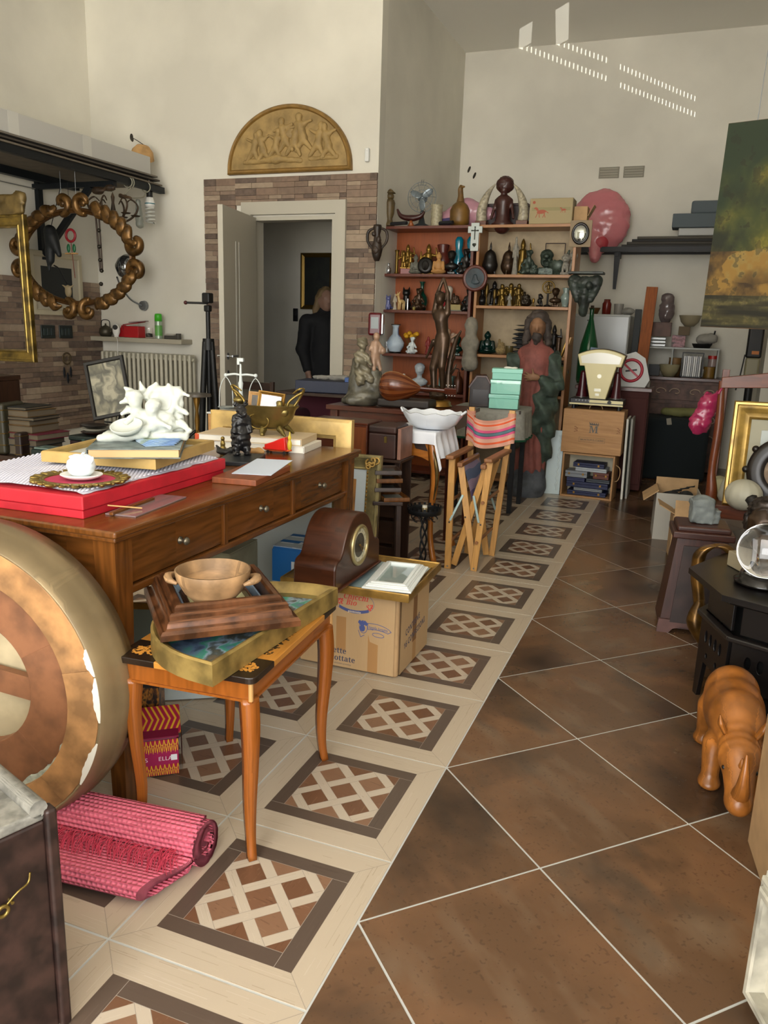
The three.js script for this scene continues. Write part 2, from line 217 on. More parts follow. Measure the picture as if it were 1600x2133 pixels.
// ---------- floor ----------
const S = .46;
const floorSlab = struct('floor', bx(XR - XL + .4,.1,ZF - ZB + .6, (XR + XL) / 2,-.0515, (ZF + ZB) / 2), M('#b9bab6',.85));
{
  // patterned tile: printed wood marquetry
  const NP = 1024;
  const draw = (sd) => (g) => {
    let s = sd; const R = () => { s = Math.imul(s ^ s >>> 15,2246822519) + 374761393 | 0; return ((s ^ s >>> 13) >>> 0) / 4294967296; };
    const grain = (poly, base, dark, light, ang, n, wide) => {
      g.save(); g.beginPath(); poly.forEach((p, i) => i ? g.lineTo(p[0] * NP, p[1] * NP) : g.moveTo(p[0] * NP, p[1] * NP)); g.closePath(); g.fillStyle = base; g.fill(); g.clip();
      const cx = poly.reduce((a, p) => a + p[0],0) / poly.length * NP, cy_ = poly.reduce((a, p) => a + p[1],0) / poly.length * NP;
      const sz = Math.max(...poly.map(p => Math.hypot(p[0] * NP - cx, p[1] * NP - cy_)));
      g.translate(cx, cy_); g.rotate(ang);
      for (let i = 0; i < n; i++) { g.globalAlpha = .06 + .3 * R(); g.fillStyle = R() < .5 ? dark : light; const y = (R() * 2 - 1) * sz, x = (R() * 2 - 1) * sz, L = sz * (.1 + .7 * R() * R()); g.fillRect(x - L / 2,y, L,1 + R() * wide); }
      g.globalAlpha = 1; g.restore();
    };
    const a = .145,b = .232,P = (x, y) => [x, y];
    const cream = ['#b6a792', '#867158', '#cdc2b2'];
    g.fillStyle = '#9a8b78'; g.fillRect(0,0,NP, NP);
    const C4 = [P(0,0), P(1,0), P(1,1), P(0,1)],I4 = [P(a, a), P(1 - a, a), P(1 - a,1 - a), P(a,1 - a)],J4 = [P(b, b), P(1 - b, b), P(1 - b,1 - b), P(b,1 - b)];
    for (let i = 0; i < 4; i++) { const j = (i + 1) % 4; grain([C4[i],C4[j],I4[j],I4[i]],cream[0],cream[1],cream[2],i % 2 ? PI / 2 : 0,260,4); }
    // dark band: each piece runs past one corner
    const dk = [[[a, a],[1 - a, a],[1 - a, b],[a, b]],[[1 - b, b],[1 - a, b],[1 - a,1 - a],[1 - b,1 - a]],[[a,1 - b],[1 - b,1 - b],[1 - b,1 - a],[a,1 - a]],[[a, b],[b, b],[b,1 - b],[a,1 - b]]];
    dk.forEach((p, i) => grain(p, '#57493f', '#3f342d', '#6b5d52', i % 2 ? PI / 2 : 0,90,6));
    g.save(); g.beginPath(); g.rect(b * NP, b * NP, (1 - 2 * b) * NP, (1 - 2 * b) * NP); g.clip();
    g.fillStyle = '#845838'; g.fillRect(0,0,NP, NP);
    // walnut squares between the strips
    const cs = [-.40,-.133,.133,.40],hw = .041,D = (p, q) => [.5 + (p + q) / 2,.5 + (p - q) / 2];
    const ed = [-.8,...cs,.8];
    for (let i = 0; i < 5; i++) for (let j = 0; j < 5; j++) grain([D(ed[i],ed[j]), D(ed[i + 1],ed[j]), D(ed[i + 1],ed[j + 1]), D(ed[i],ed[j + 1])],['#76543e', '#82614a', '#6c4b36'][(i + j * 2) % 3], '#46301f', '#93755c',[.1,PI / 2,.2][(i * 2 + j) % 3],46,6);
    for (const c of cs) for (const o of [0,1]) { const q = o ? [D(c - hw,-.8), D(c + hw,-.8), D(c + hw,.8), D(c - hw,.8)] : [D(-.8,c - hw), D(.8,c - hw), D(.8,c + hw), D(-.8,c + hw)]; grain(q, '#b8aa97', '#8c7a66', '#cfc4b5', o ? -PI / 4 : PI / 4,200,4); }
    // over and under: repaint crossings
    g.strokeStyle = '#8d8478'; g.lineWidth = 2.2;
    for (let i = 0; i < 4; i++) for (let j = 0; j < 4; j++) { const over = (i + j) % 2; const p = cs[i],q = cs[j]; grain([D(p - hw, q - hw), D(p + hw, q - hw), D(p + hw, q + hw), D(p - hw, q + hw)], '#b8aa97', '#8c7a66', '#cfc4b5', over ? -PI / 4 : PI / 4,24,3); const ln = (A, B) => { g.beginPath(); g.moveTo(A[0] * NP, A[1] * NP); g.lineTo(B[0] * NP, B[1] * NP); g.stroke(); }; if (over) { ln(D(p - hw, q - .133), D(p - hw, q + .133)); ln(D(p + hw, q - .133), D(p + hw, q + .133)); } else { ln(D(p - .133,q - hw), D(p + .133,q - hw)); ln(D(p - .133,q + hw), D(p + .133,q + hw)); } }
    g.restore();
    g.strokeStyle = '#8b8073'; g.lineWidth = 2.4;
    const L = (A, B) => { g.beginPath(); g.moveTo(A[0] * NP, A[1] * NP); g.lineTo(B[0] * NP, B[1] * NP); g.stroke(); };
    for (let i = 0; i < 4; i++) { L(C4[i],I4[i]); }
    g.strokeStyle = '#a39a8e'; L([a, b],[1 - a, b]); L([1 - b, b],[1 - b,1 - a]); L([a,1 - b],[1 - b,1 - b]); L([b, b],[b,1 - b]);
  };
  const mats = [7,91].map(s => M('#ffffff',.3,0, { map: canvasTex(NP, NP, draw(s)) }));
  const g = new THREE.BoxGeometry(S - .006,.01,S - .006); g.translate(0,-.005,0);
  for (let j = -4; j < 16; j++) for (let i = 0; i < 10; i++) {
    const m = mk('patterned_tile', g, mats[(i * 3 + j * 5 + 40) % 2],floorSlab, false); m.position.set(-(i + .5) * S, rr(-.0004,.0002),-(j + .5) * S); m.rotation.y = ((i * 7 + j * 3 + 40) % 2) * PI;
  }
  // brown rust-finish tiles laid diagonally, cut along the border and the walls
  const a = hex('#5f4631'), b2 = hex('#2f241c'), c2 = hex('#715239'), d2 = hex('#74604c');
  const bt = tex(1024, (u, v) => { const w1 = fbm(u * 3,v * 3,3,31,6), w2 = fbm(u * 7 + 2 * w1,v * 7,7,41,5), w3 = vn(u * 260,v * 260,260,51), w4 = fbm(u * 22,v * 9,22,61,4); let c = mixc(a, c2,cl((w2 - .42) * 3)); c = mixc(c, d2,cl((w4 - .5) * 2.2)); c = mixc(c, b2,cl((w1 - .50) * 3.4 + (w2 - .5) * 1.1 + (w4 - .5) * .9 + .12) * .9); return mixc(c, b2,w3 > .86 ? .22 : 0); });
  const br = tex(256, (u, v) => { const w = fbm(u * 6,v * 6,6,71,5); const q = 50 + 60 * w; return [q, q, q]; }, false);
  const bm = M('#ffffff',.75,0, { map: bt, roughnessMap: br, clearcoat: .0 });
  const h = .7297 * S, clip = (poly, ax, v, keep) => { const o = []; for (let i = 0; i < poly.length; i++) { const A = poly[i],B = poly[(i + 1) % poly.length],ia = keep * (A[ax] - v) >= 0,ib = keep * (B[ax] - v) >= 0; if (ia) o.push(A); if (ia !== ib) { const t = (v - A[ax]) / (B[ax] - A[ax]); o.push([A[0] + (B[0] - A[0]) * t, A[1] + (B[1] - A[1]) * t]); } } return o; };
  const gp = .0030 * 1.414;
  for (let p = -1; p < 6; p++) for (let q = -16; q < 24; q++) {
    if ((p + q) & 1) continue;
    const cx = p * h, cz = -(2 * S + q * h) ; // tile centred on a lattice point of the other parity
    const X = cx, Z = cz - h;
    let poly = [[X - h + gp, Z],[X, Z + h - gp],[X + h - gp, Z],[X, Z - h + gp]];
    poly = clip(poly,0,.002,1); poly = clip(poly,0,XR,-1); if (poly.length) poly = clip(poly,1,ZB,1); if (poly.length) poly = clip(poly,1,ZF,-1);
    if (poly.length < 3) continue;
    const gg = ex(poly.map(([x, z]) => [x,-z]),.01); gg.rotateX(-PI / 2); gg.translate(0,-.01,0);
    const uv = gg.attributes.uv, ps = gg.attributes.position, ou = rnd(), ov = rnd(), an = Math.floor(rnd() * 4) * PI / 2 + PI / 4,ca = Math.cos(an), sa = Math.sin(an);
    for (let i = 0; i < uv.count; i++) { const x = ps.getX(i), z = ps.getZ(i); uv.setXY(i, (x * ca - z * sa) * .62 + ou, (x * sa + z * ca) * .62 + ov); }
    mk('brown_tile', gg, bm, floorSlab, false);
  }
}
// ---------- materials in common use ----------
const gold = M('#8f6a2c',.4,.65), oldGold = mottle('#8a6a30', '#b08a48',.45,.6), dkGold = mottle('#6d5424', '#94733a',.5,.5), paleGold = mottle('#b28f4e', '#c8a765',.5,.35);
const brass = M('#8c7740',.35,.85), bronze = mottle('#2b2118', '#4a3726',.32,.55), iron = M('#17181a',.55,.5), black = M('#131313',.5), chrome = M('#c9ccd0',.18,.95), steel = M('#8f9396',.35,.85);
const white = M('#e4e3dd',.45), paper = M('#e9e6da',.8), card = mottle('#a9855a', '#b6946a',.85,0, {},8,2), glassM = M('#ffffff',.03,0, { transmission: 1,thickness: 0,ior: 1.5 });
const walnut = wood('#46280f', '#74451c',.22), mahog = wood('#32150c', '#5a2a18',.28, {},2), beech = wood('#a8763e', '#c99a5e',.45, {},3), darkwood = wood('#1f130c', '#3a2417',.4, {},4), honey = wood('#6b3410', '#a35c22',.22, {},5), orangeW = wood('#7c3c10', '#a5581c',.7, {},6);
// picture frame lying in its own xy plane (front +z), sight size w x h; returns the group
const PROF = {
  flat: (W, D) => [[0,0],[0,D * .6],[W * .12,D * .75],[W * .2,D],[W * .85,D],[W, D * .8],[W,0]],
  cove: (W, D) => [[0,0],[0,D * .4],[W * .08,D * .5],[W * .14,D * .42],[W * .35,D * .5],[W * .6,D * .8],[W * .74,D * .86],[W * .8,D],[W * .92,D],[W, D * .85],[W,0]],
  rev: (W, D) => [[0,0],[0,.92],[.08,1],[.26,1],[.34,.93],[.34,.8],[.42,.76],[.5,.8],[.58,.72],[.58,.58],[.68,.5],[.72,.34],[.82,.28],[.9,.31],[1,.2],[1,0]].map(([a, b]) => [a * W, b * D]),
  box: (W, D) => [[0,0],[0,D * .85],[W * .2,D],[W * .8,D],[W, D * .9],[W,0]],
};
function pic(parent, w, h, W, D, prof, fm, pm, o = {}) {
  mk(o.name || 'moulding', moulding(rect(w, h), PROF[prof](W, D)), fm, parent);
  const dz = o.sink ?? D * .3;
  if (pm) mk(o.pname || 'picture', T(new THREE.BoxGeometry(w + .004,h + .004,.004),[0,0,dz - .002]), pm, parent, false);
  if (o.mount) mk('mount', T(ex(shp(rect(w, h),[rect(w - 2 * o.mw, h - 2 * o.mw).reverse()]),.002),[0,0,dz + .0005]), o.mount, parent);
  if (o.inner) mk('inner_moulding', T(moulding(rect(w - 2 * o.iw, h - 2 * o.iw), PROF.cove(o.iw, D * .5)),[0,0,dz]), o.inner, parent);
  if (o.glass) mk('glass', T(new THREE.BoxGeometry(w, h,.0015),[0,0,dz + .005]), glassM, parent);
}
const painting = (n, cols, sc = 5,sd = 1) => { const c = cols.map(hex); return M('#ffffff',.5,0, { map: tex(n, (u, v) => { const a = fbm(u * sc + 2 * fbm(u * 3,v * 3,3,sd + 9,3), v * sc,64,sd,5); const q = cl((a - .25) * 2) * (c.length - 1.001), i = Math.floor(q); return mixc(c[i],c[i + 1],q - i); }) }); };

// ---------- dark chest at the front ----------
{
  const t = thing('wooden_chest', 'dark stained old chest with a dusty scuffed top and a brass eyelet on its side', 'chest',[-.40,0,.2],-.34);
  const dm = mottle('#1c1210', '#3a2620',.45,0, {},9,4), dust = mottle('#5e5c55', '#8d8a80',.8,0, {},9,6);
  mk('body', rb(.5,.425,.66,-.25,.2125,.33,.006), dm, t);
  part(mk('top_board', rb(.5,.02,.66,-.25,.435,.33,.006), dust, t), 'dusty scuffed top board');
  mk('corner_rail', rb(.03,.445,.02,-.005,.2225,-.008,.006), dm, t);
  mk('raised_rim', rod([-.5,.45,.01],[.0,.45,.01],.016), dust, t);
  const h = mk('eyelet',[to(.009,.0035,.008,.3,.085,[0,PI / 2,.3]), cy(.003,.003,.02,.003,.31,.07,8,[0,0,PI / 2])],brass, t); mk('hook_wire', tu([[.006,.305,.08],[.012,.325,.06],[.008,.33,.04],[.006,.345,.035]],.002,16,6), brass, t);
}
// ---------- big round frame ----------
{
  const t = thing('round_picture_frame', 'large round wooden frame with chipped brown gilt rim, standing on edge', 'frame',[-1.0,.392,-.16],.12);
  const rim = mottle('#7d6a4c', '#94805e',.42,.25, {},5,2), rawA = mottle('#8a5c34', '#b98753',.6,0, {},5,5), rawB = mottle('#6d4228', '#8a5a3a',.55,0, {},6,4), tornM = mottle('#8b9a90', '#bcc4b4',.85,0, {},8,9), parch = mottle('#a59472', '#bfae8a',.8,0, {},7,3);
  const R0 = .368;
  const rimG = la([[R0 - .09,-.13],[R0 + .02,-.13],[R0 + .024,-.09],[R0 + .022,-.06],[R0 + .017,-.057],[R0 + .018,-.04],[R0 + .011,-.014],[R0 + .004,.0],[R0,.0],[R0 - .006,-.004]],72); rimG.rotateX(PI / 2);
  part(mk('gilt_rim', rimG, rim, t), 'brown gilt outer rim with chipped edge');
  // bare wood ring built up of segments
  const arcSeg = (r0,r1,a0,a1,d, n = 10) => { const p = []; for (let i = 0; i <= n; i++) { const a = a0 + (a1 - a0) * i / n; p.push([r1 * Math.cos(a), r1 * Math.sin(a)]); } for (let i = n; i >= 0; i--) { const a = a0 + (a1 - a0) * i / n; p.push([r0 * Math.cos(a), r0 * Math.sin(a)]); } return ex(p, d,.0015); };
  for (let i = 0; i < 6; i++) { const a = i * PI / 3 + .25; mk('ring_segment', T(arcSeg(.287,.364,a + .004,a + PI / 3 - .004,.05 + (i % 2) * .0015),[0,0,-.052]), rawA, t); }
  // torn strip of paper along the inner edge
  const tp = []; for (let i = 0; i <= 90; i++) { const a = -PI * .35 + i / 90 * PI * 1.1; tp.push([(.290 + .006 * n3(i * .31,2,1)) * Math.cos(a), (.290 + .006 * n3(i * .31,2,1)) * Math.sin(a)]); } for (let i = 90; i >= 0; i--) { const a = -PI * .35 + i / 90 * PI * 1.1,q = .276 + .008 * n3(i * .43,7,3); tp.push([q * Math.cos(a), q * Math.sin(a)]); }
  part(mk('torn_paper_strip', T(ex(tp,.006),[0,0,-.028]), tornM, t), 'torn greenish paper lining');
  for (let i = 0; i < 5; i++) { const a = i * PI * 2 / 5 + .5; mk('inner_ring_segment', T(arcSeg(.165,.283,a + .004,a + PI * 2 / 5 - .004,.03),[0,0,-.062]), rawB, t); }
  for (const a of [-.12,PI - .12]) mk('spoke', T(bx(.19,.06,.02),[.085 * Math.cos(a),.085 * Math.sin(a) + .01,-.058],[0,0,a]), rawB, t);
  part(mk('parchment_panel', T(new THREE.CylinderGeometry(.2,.2,.006,40),[0,0,-.085],[PI / 2,0,0]), parch, t), 'crackled parchment panel');
  // chips of white gesso on the rim edge
  for (const [a, l] of [[.05,.30],[-.42,.34],[.30,.18]]) { const p = [],n = 14; for (let i = 0; i <= n; i++) { const q = a + (i / n - .5) * l; p.push([(R0 + .004) * Math.cos(q), (R0 + .004) * Math.sin(q)]); } for (let i = n; i >= 0; i--) { const q = a + (i / n - .5) * l, w = .017 * Math.sin(PI * i / n) * (.55 + .45 * vn(i * .9,3,99,8)); p.push([(R0 - w) * Math.cos(q), (R0 - w) * Math.sin(q)]); } mk('gesso_chip', T(ex(p,.002),[0,0,-.0005]), M('#d9d4c6',.8), t); }
  for (const a of [-.75,-.28]) mk('nail', T(rod([0,0,0],[.03,.004,.004],.0012),[.275 * Math.cos(a),.275 * Math.sin(a),-.025],[0,0,a + .5]), steel, t);
}
// ---------- rolled pink rug ----------
{
  const rugTex = tex(256, (u, v) => { const k = vn(u * 40,v * 60,60,3), r = Math.abs(Math.sin(v * PI * 30)) , c = Math.abs(Math.sin(u * PI * 24 + (Math.floor(v * 30) % 2) * PI / 2)); const q = cl(.25 + .45 * r + .2 * c + .2 * k); return mixc(hex('#b83a52'), hex('#e5768a'), q); });
  const rugB = tex(256, (u, v) => { const q = 255 * cl(Math.abs(Math.sin(v * PI * 30)) * (.4 + .6 * Math.abs(Math.sin(u * PI * 24 + (Math.floor(v * 30) % 2) * PI / 2)))); return [q, q, q]; }, false);
  const rugM = M('#ffffff',.95,0, { map: rugTex, bumpMap: rugB, bumpScale: .006 }); rugM.userData.metre = 3.2;
  const t = thing('rolled_rug', 'pink woven cotton rug, half rolled and half folded on the tiles', 'rug',[-.415,.0,-.285],.1);
  // cross-section: p towards the camera (+z), y up; swept along -x
  const pts = []; const th = .0115,c0 = [0,.056];
  for (let a = 0; a <= PI * 2 * 3.6; a += .18) { const r = .010 + .0125 * a / (2 * PI); pts.push([c0[0] - r * Math.sin(-a + .2) * 1.08,c0[1] - r * Math.cos(-a + .2) * .98]); }
  const last = pts[pts.length - 1];
  const tail = [[.06,.012],[.085,.012],[.12,.012],[.15,.0125],[.172,.017],[.182,.03],[.176,.043],[.155,.049],[.12,.047],[.08,.045],[.062,.05]];
  const line = new THREE.CatmullRomCurve3([...pts,...tail].filter((q, i, a) => !i || Math.hypot(q[0] - a[i - 1][0],q[1] - a[i - 1][1]) > .004).map(q => V(q[0],q[1],0))).getPoints(420);
  const up = [],dn = []; for (let i = 0; i < line.length; i++) { const a = line[Math.max(0,i - 1)],b = line[Math.min(line.length - 1,i + 1)],L = Math.hypot(b.x - a.x, b.y - a.y) || 1,n = [-(b.y - a.y) / L, (b.x - a.x) / L]; up.push([line[i].x + n[0] * th / 2,line[i].y + n[1] * th / 2]); dn.push([line[i].x - n[0] * th / 2,line[i].y - n[1] * th / 2]); }
  const ring = [...up,...dn.reverse()],NS = 26,Lx = .39,pos = [],idx = [],uv = [];
  let acc = 0; const arc = ring.map((p, i) => { if (i) acc += Math.hypot(p[0] - ring[i - 1][0],p[1] - ring[i - 1][1]); return acc; });
  for (let s = 0; s <= NS; s++) for (let i = 0; i < ring.length; i++) { const x = -Lx * s / NS + .012 * Math.sin(arc[i] * 9) * (s === 0 ? 1 : 0) - Math.max(0,ring[i][0] - .05) * .45 * (1 - s / NS); const w = .003 * n3(x * 20,ring[i][0] * 30,ring[i][1] * 30); pos.push(x, Math.max(.001,ring[i][1] + w), ring[i][0] + w); uv.push(x * 3.2,arc[i] * 3.2); }
  for (let s = 0; s < NS; s++) for (let i = 0; i < ring.length; i++) { const j = (i + 1) % ring.length, a = s * ring.length + i, b = s * ring.length + j, c = a + ring.length, d = b + ring.length; idx.push(a, b, c, b, d, c); }
  for (const s of [0,NS]) for (let i = 0; i < up.length - 1; i++) { const o = s * ring.length, a = o + i, b = o + i + 1,c = o + ring.length - 1 - i, d = o + ring.length - 2 - i; s ? idx.push(a, b, c, b, d, c) : idx.push(a, c, b, b, c, d); }
  const g = new THREE.BufferGeometry(); g.setAttribute('position', new THREE.Float32BufferAttribute(pos,3)); g.setAttribute('uv', new THREE.Float32BufferAttribute(uv,2)); g.setIndex(idx); g.computeVertexNormals();
  mk('rug_body', g, rugM, t, false);
  const fr = []; for (let i = 0; i < 170; i++) { const x = -.02 - rnd() * .33,z = .062 + rr(-.01,.02), L = rr(.035,.06), s = rr(-.02,.02); fr.push(tu([[x,.055 + rr(0,.012), z],[x + s * .5,.064 + rr(0,.008), z + L * .5],[x + s + .01,.056 + rr(0,.003), z + L]],.0011,5,3)); }
  const F = mk('fringe', fr, M('#cc4058',.9), t); F.userData.kind = 'stuff';
}
// ---------- small inlaid table ----------
{
  const t = thing('inlaid_side_table', 'small honey brown inlaid side table with curved legs standing on patterned tiles', 'table',[-.490,0,-.565],.07);
  const W = .36,L = .535,H = .487;
  const topT = canvasTex(512,768, (g, w, h) => { g.fillStyle = '#b87c34'; g.fillRect(0,0,w, h); for (let i = 0; i < 900; i++) { g.globalAlpha = .08; g.fillStyle = i % 2 ? '#8a5520' : '#d29a4e'; g.fillRect(rnd() * w, rnd() * h,2 + rnd() * 3,30 + rnd() * 120); } g.globalAlpha = 1; g.fillStyle = '#241911'; for (const [x, y] of [[0,0],[w - 150,0],[0,h - 150],[w - 150,h - 150]]) g.fillRect(x, y,150,150); const flor = (cx, cy_, r, col, n) => { g.fillStyle = col; for (let i = 0; i < n; i++) { const a = rnd() * 6.28,d = Math.sqrt(rnd()) * r; g.beginPath(); g.ellipse(cx + d * Math.cos(a), cy_ + d * Math.sin(a) * .7,3 + rnd() * 9,2 + rnd() * 4,rnd() * 3,0,7); g.fill(); } }; for (const [x, y] of [[75,75],[w - 75,75],[75,h - 75],[w - 75,h - 75]]) flor(x, y,52, '#c98a3a',80); for (const x of [70,w - 70]) for (let y = 180; y < h - 180; y += 42) flor(x, y,40, '#2b2016',40); for (const y of [70,h - 70]) for (let x = 190; x < w - 180; x += 40) flor(x, y,36, '#2b2016',34); });
  const tm = M('#ffffff',.25,0, { map: topT });
  const rs = new THREE.Shape(); { const a = W / 2,b = L / 2,r = .02; rs.moveTo(-a + r,-b); rs.lineTo(a - r,-b); rs.quadraticCurveTo(a,-b, a,-b + r); rs.lineTo(a, b - r); rs.quadraticCurveTo(a, b, a - r, b); rs.lineTo(-a + r, b); rs.quadraticCurveTo(-a, b,-a, b - r); rs.lineTo(-a,-b + r); rs.quadraticCurveTo(-a,-b,-a + r,-b); }
  const tg = ex(rs,.012,.002,6); { const uv = tg.attributes.uv, p = tg.attributes.position; for (let i = 0; i < uv.count; i++) uv.setXY(i, p.getX(i) / W + .5,p.getY(i) / L + .5); } tg.rotateX(-PI / 2); tg.translate(0,H - .014,0);
  part(mk('inlaid_top', tg, tm, t, false), 'inlaid top with dark flower marquetry');
  mk('apron',[bx(W - .03,.045,.012,0,H - .04,L / 2 - .02), bx(W - .03,.045,.012,0,H - .04,-L / 2 + .02), bx(.012,.045,L - .04,W / 2 - .02,H - .04,0), bx(.012,.045,L - .04,-W / 2 + .02,H - .04,0)],honey, t);
  mk('apron_bead',[bx(W - .02,.006,L - .02,0,H - .064,0)],honey, t);
  for (const sx of [-1,1]) for (const sz of [-1,1]) {
    const x = sx * (W / 2 - .028), z = sz * (L / 2 - .03);
    part(mk('corner_strip', cy(.006,.006,.046,sx * (W / 2 - .014), H - .04,sz * (L / 2 - .014),8), beech, t), 'pale corner strip');
    mk('leg', tt([[x, H - .06,z],[x + sx * .005,H - .13,z + sz * .003],[x + sx * .003,H - .23,z],[x - sx * .003,.13,z - sz * .006],[x,.05,z - sz * .004],[x + sx * .006,.0,z + sz * .002]],[.027,.026,.022,.018,.0145,.014],22,4), honey, t);
  }
}
// things on the small table
{
  const t = thing('lunette_picture_frame', 'half round gilt picture frame lying face up on small inlaid table', 'frame',[-.372,.488,-.535],0); t.rotation.set(-PI / 2,0,-.05);
  const R = .258,path = []; for (let i = 0; i <= 28; i++) { const a = PI / 2 + PI * i / 28; path.push([R * Math.cos(a) * .98,R * Math.sin(a)]); }
  mk('gilt_moulding', moulding(path,[[0,0],[0,.03],[.012,.042],[.02,.05],[.03,.054],[.036,.05],[.037,0]]), mottle('#77663c', '#a48a4e',.4,.35, {},6,4), t);
  mk('backing', T(ex(path,.004),[0,0,.001]), card, t);
  const pg = T(ex(path,.002),[0,0,.016]); { const uv = pg.attributes.uv; for (let i = 0; i < uv.count; i++) uv.setXY(i, uv.getX(i) * 3,uv.getY(i) * 3); }
  part(mk('painting', pg, painting(256,['#3b4a5e', '#5f7390', '#3f8f74', '#8fa3b5', '#4a4f4a', '#6c5e4c'],5,11), t, false), 'painting in blue and green');
}
{
  const t = thing('picture_frame', 'deep bronze coloured stepped picture frame lying under a wooden bowl', 'frame',[-.515,.546,-.52],0); t.rotation.order = 'YXZ'; t.rotation.set(-PI / 2,.76,0);
  pic(t,.215,.235,.058,.07, 'rev', mottle('#3d2114', '#74492c',.28,.35, {},6,5), painting(128,['#5a6a74', '#8a97a0', '#c9c39a', '#6d6a58'],4,5), { sink: .012,mount: M('#d8d6a8',.7), mw: .055 });
  mk('blue_liner', T(moulding(rect(.185,.195), PROF.rev(.02,.03)),[0,0,.012]), mottle('#5b7da6', '#8fa9c4',.4), t);
  mk('inner_moulding', T(moulding(rect(.15,.16), PROF.rev(.016,.022)),[0,0,.014]), mottle('#3d2114', '#74492c',.28,.35, {},6,5), t);
}
{
  const t = thing('wooden_bowl', 'rustic wooden bowl with two handles standing on bronze picture frame', 'bowl',[-.492,.573,-.462],.4);
  mk('bowl', la([[0,.008],[.04,.006],[.043,.0],[.047,.002],[.046,.02],[.07,.045],[.088,.078],[.092,.1],[.086,.101],[.078,.078],[.06,.045],[.03,.03],[0,.028]],40), mottle('#8a5c38', '#bc9468',.55,0, {},4,5), t);
  for (const s of [-1,1]) mk('handle', tt([[s * .082,.074,-.035],[s * .103,.078,-.015],[s * .108,.08,.005],[s * .1,.078,.025],[s * .08,.074,.04]],[.004,.009,.011,.009,.004],14,8), mottle('#8a5c38', '#bc9468',.55,0, {},4,5), t);
}
// ---------- cartons and boxes on the floor ----------
function carton(name, label, p, ry, w, h, d, front, side, mat = card) {
  const t = thing(name, label, 'box', p, ry); const g = new RoundedBoxGeometry(w, h, d,3,.012); g.translate(0,h / 2,0);
  const ps = g.attributes.position; for (let i = 0; i < ps.count; i++) { const x = ps.getX(i), y = ps.getY(i), z = ps.getZ(i), q = .006 * n3(x * 5,y * 5,z * 5,2); ps.setXYZ(i, x + q, y, z + q); } g.computeVertexNormals();
  mk('carton', g, mat, t);
  mk('top_flap',[rb(w * .98,.004,d * .485,0,h - .001,d * .247,.001), rb(w * .98,.004,d * .485,0,h - .001,-d * .247,.001)],mat, t);
  if (front) part(mk('front_print', T(new THREE.PlaneGeometry(w * .95,h * .95),[0,h / 2,d / 2 + .0075]), front, t, false), 'printed front');
  if (side) part(mk('side_print', T(new THREE.PlaneGeometry(d * .94,h * .94),[w / 2 + .0075,h / 2,0],[0,PI / 2,0]), side, t, false), 'printed side');
  return t;
}
